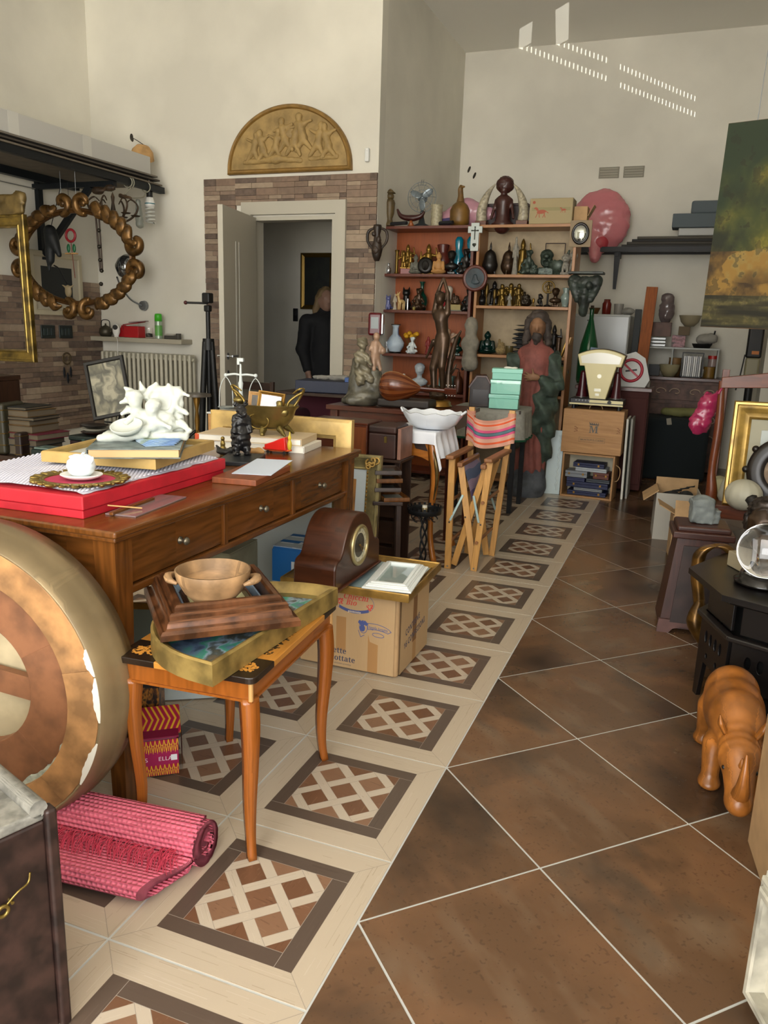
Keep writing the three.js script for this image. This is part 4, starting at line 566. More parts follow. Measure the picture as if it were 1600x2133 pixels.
// ---------- clock and frames on the carton ----------
{
  const t = thing('large_flat_gilt_frame', 'gilt picture frame lying flat on the cardboard carton', 'frame',[-.545,.321,-1.575],0); t.rotation.order = 'YXZ'; t.rotation.set(-PI / 2,.03,0);
  pic(t,.43,.36,.035,.03, 'cove', mottle('#7d5c22', '#b18a44',.3,.6), M('#9fb5ba',.3), { sink: .012 });
  const w = thing('white_picture_frame', 'wide white picture frame lying on the gilt frame in front of clock', 'frame',[-.395,.352,-1.53],0); w.rotation.order = 'YXZ'; w.rotation.set(-PI / 2,.12,0); w.rotation.x = -PI / 2 + .0;
  pic(w,.1,.24,.04,.022, 'rev', M('#dfe4e2',.35), M('#a9bdb9',.2), { sink: .008,glass: 1 });
}
{
  const t = thing('mantel_clock', 'dark walnut humped mantel clock with round cream dial on the carton', 'clock',[-.605,.352,-1.47],PI / 2);
  const L = .41,s = new THREE.Shape(); s.moveTo(-L / 2,0); s.lineTo(L / 2,0); s.lineTo(L / 2,.075); s.quadraticCurveTo(L / 2 - .005,.098,L / 2 - .03,.1); s.bezierCurveTo(.12,.1,.13,.235,0,.235); s.bezierCurveTo(-.13,.235,-.12,.1,-L / 2 + .03,.1); s.quadraticCurveTo(-L / 2 + .005,.098,-L / 2,.075); s.lineTo(-L / 2,0);
  const cw = wood('#2a140b', '#4d2815',.3, {},10); mk('case', T(ex(s,.15,.006,24),[0,.006,-.075]), cw, t);
  mk('plinth', rb(L + .02,.01,.18,0,.005,0,.004), mahog, t);
  const bz = to(.07,.008,0,.125,.083,null, PI * 2,40); mk('bezel', bz, M('#b8a878',.3,.7), t);
  const dial = M('#ffffff',.4,0, { map: canvasTex(256,256, (g) => { g.fillStyle = '#cfc9ae'; g.fillRect(0,0,256,256); g.fillStyle = '#3a352c'; g.beginPath(); g.arc(128,128,84,0,7); g.fill(); g.fillStyle = '#4d4638'; g.font = 'bold 22px serif'; for (let i = 1; i <= 12; i++) { const a = i * PI / 6; g.save(); g.translate(128 + 103 * Math.sin(a),128 - 103 * Math.cos(a)); g.rotate(a); g.textAlign = 'center'; g.fillText(['I', 'II', 'III', 'IIII', 'V', 'VI', 'VII', 'VIII', 'IX', 'X', 'XI', 'XII'][i - 1],0,8); g.restore(); } }) });
  mk('dial', T(new THREE.CircleGeometry(.069,40),[0,.125,.0825]), dial, t, false);
  mk('hands',[bar([0,.125,.085],[.03,.09,.085],.003,.001), bar([0,.125,.086],[.045,.1,.086],.002,.001), cy(.004,.004,.004,0,.125,.085,10,[PI / 2,0,0])],gold, t);
  mk('dial_glass', T(new THREE.SphereGeometry(.12,24,8,0,PI * 2,0,.61),[0,.125,-.012],[PI / 2,0,0]), glassM, t);
}
// ---------- under the desk ----------
{
  const t = thing('frying_pan', 'old dark iron roasting pan with rust spots leaning behind the small table', 'pan',[-.80,.30,-1.12],.7); t.rotation.x = -.15;
  mk('pan_body', T(ex([[-.19,-.02],[.17,.055],[.19,.06],[.15,.0],[.06,-.06],[-.16,-.075]],.05,.006),[0,0,-.02]), mottle('#26292b', '#54524c',.55,.4, {},9,6), t);
  mk('crank',[tu([[-.09,.0,-.02],[-.11,.05,-.03],[-.13,.075,-.035],[-.2,.03,-.05],[-.22,.02,-.05]],.004,24,6)],steel, t); mk('knob', sp(.016,-.225,.04,-.05,[1,.8,1]), black, t);
  carton('cream_archive_box', 'tall cream cardboard box standing under the desk behind the pan',[-1.2,0,-1.48],.05,.36,.40,.24,null, null, mottle('#8f8d76', '#a5a288',.8));
  const lb = M('#ffffff',.6,0, { map: canvasTex(256,256, (g) => { g.fillStyle = '#b9c2c4'; g.fillRect(0,0,256,256); g.fillStyle = '#1668ae'; g.fillRect(0,0,256,90); g.fillStyle = '#dfe6ea'; g.fillRect(140,30,26,90); g.fillRect(20,92,90,40); }) });
  carton('blue_white_box', 'blue and white printed box standing beside the cream archive box',[-.86,0,-1.66],.05,.16,.40,.2,lb, lb, lb);
  const pn = tag(mk('white_backing_board', rb(.55,.62,.012,0,.31,0,.002), M('#c4cbca',.45)), 'large white panel standing on the floor under the desk far end', 'board'); pn.position.set(-1.06,0,-1.79);
  const gb = thing('thin_gilt_picture_frame', 'thin gilt picture frame standing behind the left table leg', 'frame',[-1.07,.21,-.80],.5); pic(gb,.2,.3,.022,.018, 'cove', gold, M('#5e6458',.4), { sink: .008 }); gb.rotation.x = -.12;
}
// ---------- console table, cloth and basin ----------
{
  const t = thing('console_table', 'marquetry console table with dark gilt edged top and curved leg', 'table',[-.85,0,-3.06]);
  const inl = wood('#7a3e14', '#b8702c',.25, {},11), W = .34,D = .40;
  mk('table_top', rb(W,.022,D,0,.712,0,.004), darkwood, t);
  mk('gilt_edge',[...Array.from({ length: 22 }, (_, i) => sp(.009,-W / 2 + .008 + i * (W - .016) / 21,.708,D / 2,[1,.9,.7],7)),...Array.from({ length: 24 }, (_, i) => sp(.009,W / 2,.708,-D / 2 + .008 + i * (D - .016) / 23,[.7,.9,1],7))],mottle('#4b3c22', '#7d683c',.4,.6), t);
  const ap = new THREE.Shape(); ap.moveTo(-W / 2 + .01,.70); ap.lineTo(W / 2 - .01,.70); ap.lineTo(W / 2 - .012,.56); ap.bezierCurveTo(W / 2 - .06,.58,.05,.61,0,.58); ap.bezierCurveTo(-.05,.61,-W / 2 + .06,.58,-W / 2 + .012,.56); ap.lineTo(-W / 2 + .01,.70);
  mk('front_apron', T(ex(ap,.014,.001),[0,0,D / 2 - .03]), inl, t); mk('back_apron', bx(W - .03,.1,.014,0,.65,-D / 2 + .03), inl, t); mk('side_apron',[bx(.014,.12,D - .06,W / 2 - .02,.64,0), bx(.014,.12,D - .06,-W / 2 + .02,.64,0)],inl, t);
  mk('inlay_panel', T(ex([[.04,.68],[.1,.68],[.13,.62],[.06,.63]],.002),[0,0,D / 2 - .015]), darkwood, t);
  for (const sx of [-1,1]) for (const sz of [-1,1]) { const x = sx * (W / 2 - .03), z = sz * (D / 2 - .03); const l = mk('leg', tt([[x,.70,z],[x + sx * .03,.58,z + sz * .02],[x + sx * .035,.46,z + sz * .02],[x + sx * .02,.3,z + sz * .008],[x + sx * .022,.14,z + sz * .006],[x + sx * .05,.01,z + sz * .02]],[.03,.034,.024,.018,.016,.02],26,4), inl, t); mk('gilt_mount', tt([[x + sx * .02,.64,z + sz * .032],[x + sx * .05,.55,z + sz * .045],[x + sx * .052,.46,z + sz * .036],[x + sx * .035,.36,z + sz * .022]],[.006,.012,.008,.003],16,6), mottle('#4b3c22', '#7d683c',.4,.6), l); }
  // cloth
  const cN = 40,pos = [],idx = []; const x0 = -.95,x1 = -.55,z0 = -3.2,z1 = -2.78;
  const c = thing('white_cloth', 'white crumpled cloth hanging over the console table edge under the basin', 'cloth',[0,0,0]);
  const ew = -.68 + .008,ez = -2.86 + .012;
  for (let j = 0; j <= cN; j++) for (let i = 0; i <= cN; i++) { let x = x0 + (x1 - x0) * i / cN, z = z0 + (z1 - z0) * j / cN, y = .727 + .002 * n3(x * 14,z * 14,2); const ox = Math.max(0,x - ew), oz = Math.max(0,z - ez); if (ox > 0) { y -= ox * 1.15; x = ew + ox * .25 + .012 * Math.sin(z * 60) * Math.min(1,ox * 12); } if (oz > 0) { y -= oz * .95; z = ez + oz * .12 + .012 * Math.sin(x * 55) * Math.min(1,oz * 12); } pos.push(x, y, z); }
  for (let j = 0; j < cN; j++) for (let i = 0; i < cN; i++) { const a = j * (cN + 1) + i; idx.push(a, a + cN + 1,a + 1,a + 1,a + cN + 1,a + cN + 2); }
  const g = new THREE.BufferGeometry(); g.setAttribute('position', new THREE.Float32BufferAttribute(pos,3)); g.setIndex(idx); g.computeVertexNormals(); mk('cloth', g, M('#dfe2e8',.85), c);
  const b = thing('porcelain_basin', 'large oval white porcelain basin with scalloped rim on white cloth', 'basin',[-.735,.732,-2.985],0); const cer = M('#dfe4ea',.12,0, { clearcoat: .6 });
  const bg = la([[0,.004],[.08,.004],[.085,0],[.1,.004],[.135,.028],[.155,.06],[.168,.085],[.165,.089],[.148,.062],[.125,.03],[.09,.014],[0,.012]],56); { const p = bg.attributes.position; for (let i = 0; i < p.count; i++) { const a = Math.atan2(p.getZ(i), p.getX(i)), y = p.getY(i); p.setY(i, y + (y > .05 ? .005 * Math.cos(a * 10) : 0)); } bg.scale(1,1,.82); bg.computeVertexNormals(); } mk('basin', bg, cer, b); mk('cream_lining', la([[0,.013],[.088,.0155],[.12,.029]],40).scale(1,1,.82), M('#cfc6a8',.3), b);
  for (const s of [-1,1]) mk('handle', tt([[s * .165,.085,-.03],[s * .183,.1,0],[s * .165,.085,.03]],[.006,.007,.006],12,6), cer, b);
}
// ---------- dark table behind with sculpture, mandolin and bronze ----------
{
  const t = thing('dark_side_table', 'long dark wooden side table carrying bronze and mandolin', 'table',[-1.12,0,-3.60]); mk('table_top', rb(.86,.03,.5,0,.765,0,.004), mahog, t); mk('apron',[bx(.78,.08,.02,0,.71,.21), bx(.02,.08,.42,.38,.71,0), bx(.02,.08,.42,-.38,.71,0), bx(.78,.08,.02,0,.71,-.21)],mahog, t); for (const sx of [-1,1]) for (const sz of [-1,1]) mk('leg', T(facet(.035,.024,.75,4),[sx * .38,.375,sz * .21],[0,PI / 4,0]), mahog, t);
  // seated group in weathered bronze
  const g = thing('figure_group', 'weathered grey green sculpture of a seated woman and children on a rock', 'sculpture',[-1.33,.782,-3.46],.35);
  const rock = (x, y, z) => .006 * n3(x * 12,y * 12,z * 12,3) + .003 * n3(x * 34,y * 34,z * 34,5);
  mk('rock', blob([['e',[0,.05,0],[.11,.06,.08]],['e',[-.03,.14,-.01],[.07,.09,.06]],['c',[-.05,.1,0],[-.04,.26,0],.055,.045],['e',[.06,.13,.01],[.05,.06,.05]],['e',[.05,.2,0],[.045,.03,.04]],['e',[-.08,.03,.04],[.06,.03,.05]]],.008,.03,rock), mottle('#3c3d36', '#6b6758',.45,.2), g);
  mk('woman', blob([['e',[-.035,.27,.02],[.04,.055,.04]],['c',[-.03,.3,.02],[-.025,.345,.025],.028,.016],['e',[-.02,.375,.03],[.027,.032,.03]],['e',[-.028,.387,.02],[.033,.028,.033]],['c',[-.06,.31,.03],[-.05,.24,.07],.016,.012],['c',[.0,.31,.03],[.03,.25,.06],.016,.012],['c',[-.04,.23,.03],[-.03,.15,.07],.035,.03],['c',[-.01,.23,.03],[.03,.16,.06],.03,.025]],.006,.015, (x, y, z) => .003 * Math.sin(y * 180 + x * 90)), mottle('#5c5948', '#857d66',.45,.2), g);
  mk('child', blob([['e',[.055,.33,.015],[.028,.042,.026]],['e',[.06,.42,.02],[.022,.026,.024]],['c',[.055,.36,.015],[.058,.40,.018],.024,.012],['c',[.035,.38,.015],[.02,.34,.03],.011,.009],['c',[.075,.38,.015],[.1,.345,.02],.011,.009],['c',[.045,.3,.015],[.05,.22,.03],.02,.013],['c',[.065,.3,.01],[.09,.22,.02],.018,.011],['e',[.1,.335,.02],[.02,.022,.02]]],.006,.012), mottle('#8a6a54', '#b08e74',.45,.15), g);
  // mandolin
  const m = thing('mandolin', 'bowl backed mandolin with striped ribs lying on the dark table', 'mandolin',[-1.10,.905,-3.46],0); m.rotation.set(.35,.1,-.06);
  const R = s => Math.pow(Math.sin(PI * Math.pow(s,.62)),.75) * .1 + (s > .9 ? .0 : 0), Lm = .27,nr = 13;
  for (let k = 0; k < nr; k++) { const pos = [],idx = [],ns = 18; for (let i = 0; i <= ns; i++) { const s = .01 + .98 * i / ns; for (let j = 0; j <= 2; j++) { const a = -PI / 2 + PI * (k + j / 2) / nr, r = Math.max(.012,R(s)), rr2 = r * (j === 1 ? 1.004 : .996); pos.push(-Lm / 2 + Lm * s, rr2 * Math.sin(a), rr2 * Math.cos(a) * .85); } } for (let i = 0; i < ns; i++) for (let j = 0; j < 2; j++) { const a = i * 3 + j; idx.push(a, a + 3,a + 1,a + 1,a + 3,a + 4); } const q = new THREE.BufferGeometry(); q.setAttribute('position', new THREE.Float32BufferAttribute(pos,3)); q.setIndex(idx); q.computeVertexNormals(); mk('rib', q, k % 2 ? wood('#3e1a0c', '#5e2c14',.22, {},12) : wood('#5a2a12', '#7c4320',.22, {},13), m); }
  const sb = []; for (let i = 0; i <= 40; i++) { const s = .01 + .98 * i / 40; sb.push([-Lm / 2 + Lm * s, Math.max(.012,R(s))]); } for (let i = 40; i >= 0; i--) { const s = .01 + .98 * i / 40; sb.push([-Lm / 2 + Lm * s,-Math.max(.012,R(s))]); }
  mk('soundboard', T(ex(sb,.003),[0,0,-.003]), beech, m); mk('neck', T(tt([[.12,0,.004],[.2,0,.004],[.28,-.002,.002]],[.017,.013,.013],14,8,.6),[0,0,0]), mahog, m); mk('peg_head', rb(.075,.04,.012,.31,-.004,-.004,.004), mahog, m); for (let i = 0; i < 4; i++) for (const s of [-1,1]) mk('tuning_peg',[rod([.285 + i * .017,s * .018,-.004],[.285 + i * .017,s * .03,-.004],.0015), sp(.0045,.285 + i * .017,s * .033,-.004,null,8)],chrome, m);
  { const s = tag(mk('mandolin_case', rb(.34,.055,.16,0,.0275,0,.015), mottle('#1a1512', '#2a221d',.5)), 'black case under the mandolin', 'case'); s.position.set(-1.07,.782,-3.50); }
  // bronze nude on gilt base
  const bz = thing('bronze_figure', 'tall dark bronze figure with raised arms beside a tree trunk on gilt base', 'sculpture',[-.92,.782,-3.67],-.1);
  mk('gilt_base', la([[0,0],[.085,0],[.09,.008],[.08,.02],[.082,.03],[.07,.042],[0,.042]],8).rotateY(.3), gold, bz);
  mk('plinth', blob([['e',[0,.07,0],[.06,.035,.055]],['e',[-.02,.1,0],[.035,.03,.03]]],.006,.02,rock), bronze, bz);
  mk('figure', blob([['c',[-.03,.11,.02],[-.045,.24,.01],.02,.028],['c',[-.045,.24,.01],[.0,.39,0],.03,.045],['c',[.03,.12,.0],[.025,.25,.02],.018,.026],['c',[.025,.25,.02],[.025,.39,0],.028,.043],['e',[.013,.42,0],[.058,.05,.045]],['c',[.012,.45,0],[.0,.53,.01],.042,.048],['e',[-.005,.555,.012],[.06,.045,.042]],['c',[-.005,.59,.01],[-.008,.625,.012],.02,.018],['e',[-.01,.655,.02],[.032,.038,.036]],['e',[-.012,.67,.01],[.037,.032,.036]],['c',[-.055,.575,.01],[-.045,.68,.0],.022,.016],['c',[-.045,.68,0],[-.01,.77,-.005],.016,.011],['c',[.048,.575,.01],[.035,.69,-.005],.022,.015],['c',[.035,.69,-.005],[.0,.775,-.005],.015,.01],['c',[-.055,.4,.01],[-.11,.3,.0],.016,.008]],.006,.008).scale(.85,1,.85), bronze, bz);
  mk('tree_trunk', tt([[.06,.08,-.02],[.055,.2,-.02],[.07,.32,-.02],[.1,.42,-.01],[.13,.47,0]],[.03,.022,.02,.013,.006],26,8), bronze, bz); for (const [a, b] of [[[.06,.2,-.02],[.11,.27,0]],[[.065,.28,-.02],[.1,.33,.01]]]) mk('branch', tt([a,[(a[0] + b[0]) / 2 + .01, (a[1] + b[1]) / 2,0],b],[.012,.009,.004],10,6), bronze, bz);
}
// ---------- table under grey cloth, house shaped case, mint boxes ----------
{
  const t = thing('cloth_covered_table', 'table under a grey cloth with dark green hem beside the statue', 'table',[-.75,0,-4.47]); mk('table_top', rb(.48,.025,.38,0,.716,0,.004), darkwood, t); for (const sx of [-1,1]) for (const sz of [-1,1]) mk('leg', bar([sx * .2,.71,sz * .17],[sx * .2,0,sz * .17],.032), iron, t);
  const cl_ = (y0,W, D, m, nm) => { const pts = []; const n = 60; const pos = [],idx = []; const ys = [.732,.7295,.70, (.7 + y0) / 2,y0]; for (let j = 0; j < ys.length; j++) for (let i = 0; i <= n; i++) { const a = i / n * PI * 2,ca = Math.cos(a), sa = Math.sin(a), k = Math.pow(Math.pow(Math.abs(ca),8) + Math.pow(Math.abs(sa),8),-1 / 8), f = j === 0 ? 0 : 1,q = j > 1 ? .008 * Math.sin(a * 14) * (j - 1) / 3 : 0; pos.push((W / 2 + q + .004 * j) * ca * k * f, ys[j], (D / 2 + q + .004 * j) * sa * k * f); } for (let j = 0; j < ys.length - 1; j++) for (let i = 0; i < n; i++) { const a = j * (n + 1) + i; idx.push(a, a + 1,a + n + 1,a + 1,a + n + 2,a + n + 1); } const g = new THREE.BufferGeometry(); g.setAttribute('position', new THREE.Float32BufferAttribute(pos,3)); g.setIndex(idx); g.computeVertexNormals(); return g; };
  const c = thing('grey_tablecloth', 'grey woven tablecloth with green hem draped over small table', 'tablecloth',[-.75,0,-4.47]); mk('cloth', cl_(.52,.5,.4), mottle('#86867e', '#9c9b92',.95,0, {},9,6), c);
  const hem = []; for (let i = 0; i <= 120; i++) { const a = i / 120 * PI * 2,ca = Math.cos(a), sa = Math.sin(a), k = Math.pow(Math.pow(Math.abs(ca),8) + Math.pow(Math.abs(sa),8),-1 / 8), q = .008 * Math.sin(a * 14); hem.push([(.25 + q + .016) * ca * k,.518, (.2 + q + .016) * sa * k]); } part(mk('hem', tu(hem,.008,160,6,true), M('#0f4a30',.9), c), 'dark green hem');
  const h = thing('house_shaped_case', 'dark house shaped wooden clock case on the cloth covered table', 'clock case',[-.835,.735,-4.42],.25);
  mk('case', T(ex([[-.075,0],[.075,0],[.075,.13],[.03,.2],[-.03,.2],[-.075,.13]],.2,.003),[0,.003,-.1]), mottle('#231a17', '#382a25',.45), h); mk('door',[bx(.11,.1,.006,0,.07,.105)],M('#2c2524',.3), h); mk('side_glass', bx(.004,.1,.11,.08,.08,0), M('#4a4645',.2), h); mk('roof',[T(bx(.01,.095,.23),[.058,.172,0],[0,0,.57]), T(bx(.01,.095,.23),[-.058,.172,0],[0,0,-.57]), bx(.07,.01,.23,0,.211,0)],mahog, h);
  const mint = M('#8fd4c0',.5), mints = [['mint green gift box wrapped in film, bottom of the stack',.735,.10],['mint green gift box wrapped in film, middle of the stack',.835,.10],['mint green gift box with lid, top of the stack',.935,.075]];
  mints.forEach(([l, y, hh],i) => { const b = thing('mint_box', l, 'box',[-.645 + .004 * i, y,-4.36],.12 + i * .03, 'mint boxes on the cloth covered table'); mk('box', rb(.2,hh - .03,.16,0, (hh - .03) / 2,0,.003), mint, b); mk('lid', rb(.208,.028,.168,0,hh - .016,0,.003), i === 2 ? M('#9adfcb',.45) : mint, b); if (i < 2) mk('film', rb(.214,hh - .004,.174,0,hh / 2,0,.006), glassM, b); else mk('white_tissue', T(blob([['e',[0,0,0],[.03,.01,.02]],['e',[.05,.0,0],[.02,.008,.02]]],.005,.01),[0,.077,0]), paper, b); });
}
// ---------- director's chair ----------
{
  const t = thing('directors_chair', 'folding beech directors chair with striped canvas back, half folded', 'chair',[0,0,0]); const bw = wood('#b07a3a', '#d09c58',.4, {},14), dw = wood('#7a4c2a', '#95633a',.45, {},15);
  const stripes = (cols) => M('#ffffff',.9,0, { map: canvasTex(64,512, (g, w, h) => { let y = 0; for (const [c, f] of cols) { g.fillStyle = c; g.fillRect(0,y * h, w, f * h + 1); y += f; } g.globalAlpha = .12; for (let i = 0; i < h; i += 3) { g.fillStyle = i % 2 ? '#000' : '#fff'; g.fillRect(0,i, w,1); } }) });
  const bm = stripes([['#c98a72',.1],['#d4a08a',.05],['#d8582e',.07],['#e0d0c0',.01],['#d09a84',.13],['#d0527a',.09],['#4b3f55',.02],['#50747a',.09],['#4b3f55',.02],['#d0527a',.08],['#d4a08a',.14],['#d8582e',.07],['#d09a84',.13]]);
  const sm = M('#ffffff',.9,0, { map: canvasTex(256,64, (g, w, h) => { ['#8c7f96', '#5b6a86', '#a78fa0', '#6a5a80', '#b39aa8', '#5f7890', '#94808f', '#4f5a78'].forEach((c, i) => { g.fillStyle = c; g.fillRect(i * 32,0,32,h); }); }) });
  const fx = [-.565,-.405],zf = -2.83,zb = -3.18;
  // front and back uprights of the two sides
  mk('front_upright', bar([-.565,0,zf],[-.57,.60,zf],.034,.018), bw, t); mk('front_upright', bar([-.425,0,zf - .02],[-.372,.60,zf - .02],.034,.018), bw, t);
  mk('back_upright', bar([-.55,0,zb],[-.575,.84,zb - .02],.032,.018), bw, t); mk('back_upright', bar([-.405,0,zb],[-.345,.835,zb - .02],.032,.018), bw, t);
  mk('arm', rb(.045,.022,.42,-.572,.612,-2.99,.008), dw, t); mk('arm', T(rb(.045,.022,.42,0,0,0,.008),[-.362,.612,-2.99],[0,-.03,0]), dw, t);
  mk('cross_leg', bar([-.53,.575,zf - .025],[-.43,.01,zf - .035],.034,.016), bw, t); mk('cross_leg', bar([-.395,.575,zf - .045],[-.545,.01,zf - .05],.034,.016), bw, t);
  mk('cross_leg', bar([-.53,.575,zb + .03],[-.43,.01,zb + .03],.034,.016), bw, t); mk('cross_leg', bar([-.395,.575,zb + .05],[-.54,.01,zb + .05],.034,.016), bw, t);
  for (const [x, y] of [[-.525,.572],[-.4,.572]]) mk('seat_rail', rb(.03,.024,.37,x, y,-3.0,.006), dw, t);
  for (const [x, y] of [[-.56,.38],[-.395,.38],[-.555,.16],[-.415,.16]]) mk('side_stretcher', rod([x, y, zf],[x, y, zb],.009), dw, t);
  for (const [a, b] of [[[-.562,.27,zf + .012],[-.505,.41,zf - .01]],[[-.41,.27,zf - .005],[-.45,.41,zf - .02]],[[-.40,.27,zb + .0],[-.45,.41,zb + .02]]]) part(mk('metal_brace', bar(a, b,.012,.003,.001), M('#9fb4b0',.4,.6), t), 'pale metal folding brace');
  for (const [x, y, z] of [[-.566,.26,zf + .01],[-.487,.29,zf - .016],[-.4,.26,zf - .01],[-.564,.015,zf + .01],[-.424,.015,zf - .01]]) mk('bolt', cy(.005,.005,.004,x, y, z,10,[PI / 2,0,0]), chrome, t);
  // back canvas, sagging between the posts
  const sheet = (f, n, m) => { const pos = [],idx = [],uv = []; for (let j = 0; j <= m; j++) for (let i = 0; i <= n; i++) { pos.push(...f(i / n, j / m)); uv.push(i / n, j / m); } for (let j = 0; j < m; j++) for (let i = 0; i < n; i++) { const a = j * (n + 1) + i; idx.push(a, a + 1,a + n + 1,a + 1,a + n + 2,a + n + 1); } const g = new THREE.BufferGeometry(); g.setAttribute('position', new THREE.Float32BufferAttribute(pos,3)); g.setAttribute('uv', new THREE.Float32BufferAttribute(uv,2)); g.setIndex(idx); g.computeVertexNormals(); return g; };
  mk('back_canvas', sheet((u, v) => { const s = Math.sin(PI * u); return [-.592 + .262 * u + (v - .5) * .02 * (u - .5),.655 + .165 * v - .035 * s * (1 + .3 * v) + (u < .2 ? .01 : 0), zb + .004 + .05 * Math.sin(2 * PI * u) * s + .02 * Math.pow(s,.3)]; },24,10), bm, t, false);
  for (const [x, w] of [[-.576,.048],[-.346,.046]]) mk('canvas_sleeve', (() => { const g = new THREE.CylinderGeometry(w / 2,w / 2,.165,16,1,true); g.translate(x,.737,zb - .018); return g; })(), bm, t, false);
  mk('seat_canvas', sheet((u, v) => { const a = (u - .5) * 2,x = -.462 + a * .058 * (1 - Math.pow(1 - Math.abs(a),3) * .8), y = .585 - .21 * Math.pow(1 - Math.abs(a),1.0); return [x, y + .006 * Math.sin(v * 9), zf - .03 - .33 * v]; },16,8), sm, t, false);
}
// ---------- iron candle stand, cruet ----------
{
  const t = thing('iron_candle_stand', 'black wrought iron candle stand with crenellated tray and twisted stems', 'candle stand',[-.665,0,-2.69],0);
  mk('base', la([[0,0],[.075,0],[.078,.012],[.07,.02],[.05,.026],[0,.03]],32), iron, t);
  for (let i = 0; i < 3; i++) { const a = i * 2.094,pts = []; for (let k = 0; k <= 30; k++) { const y = .03 + k / 30 * .29; pts.push([.016 * Math.cos(a + k * .25) , y,.016 * Math.sin(a + k * .25)]); } mk('twisted_stem', tu(pts,.005,60,6), iron, t); }
  const ty = .32; mk('tray', la([[0,ty],[.07,ty],[.088,ty + .006],[.09,ty + .03],[.086,ty + .03],[.084,ty + .01],[0,ty + .005]],36), iron, t);
  mk('crenel', Array.from({ length: 20 }, (_, i) => { const a = i / 20 * PI * 2; return T(bx(.012,.014,.004),[.088 * Math.cos(a), ty + .036,.088 * Math.sin(a)],[0,PI / 2 - a,0]); }), iron, t);
  for (let i = 0; i < 6; i++) { const a = i * PI / 3; mk('scroll', T(to(.016,.003,0,0,0,null, PI * 1.6,16,5),[.055 * Math.cos(a), ty - .02,.055 * Math.sin(a)],null), iron, t).rotation.y = 0; }
  mk('candle_cup', la([[0,ty + .01],[.014,ty + .01],[.016,ty + .035],[0,ty + .035]],18), M('#8c7d5c',.4,.5), t); mk('candle', cy(.013,.013,.012,0,ty + .04,0,16), M('#e0dccb',.6), t);
  const c = thing('cut_glass_cruet', 'cut glass decanter in a silver plated carrier on the floor by the carton', 'decanter',[-.80,0,-2.14],.3);
  const gs = M('#dfe6e6',.05,0, { transmission: .92,thickness: 0,ior: 1.5 });
  mk('decanter', la([[0,.01],[.04,.01],[.05,.03],[.052,.09],[.04,.13],[.018,.155],[.015,.19],[.024,.2]],12), gs, c); mk('stopper', la([[0,.195],[.014,.2],[.026,.22],[.02,.245],[0,.25]],8), gs, c);
  mk('carrier',[to(.058,.003,0,.01,0,[PI / 2,0,0]), to(.056,.003,0,.1,0,[PI / 2,0,0]), rod([-.057,.01,0],[-.057,.2,0],.0035), rod([.057,.01,0],[.057,.2,0],.0035), bx(.125,.012,.02,0,.205,0), cy(.06,.06,.006,0,.004,0,24)],steel, c); mk('handle', tu([[-.045,.21,0],[-.05,.25,0],[0,.285,0],[.05,.25,0],[.045,.21,0]],.0035,24,6), steel, c);
}
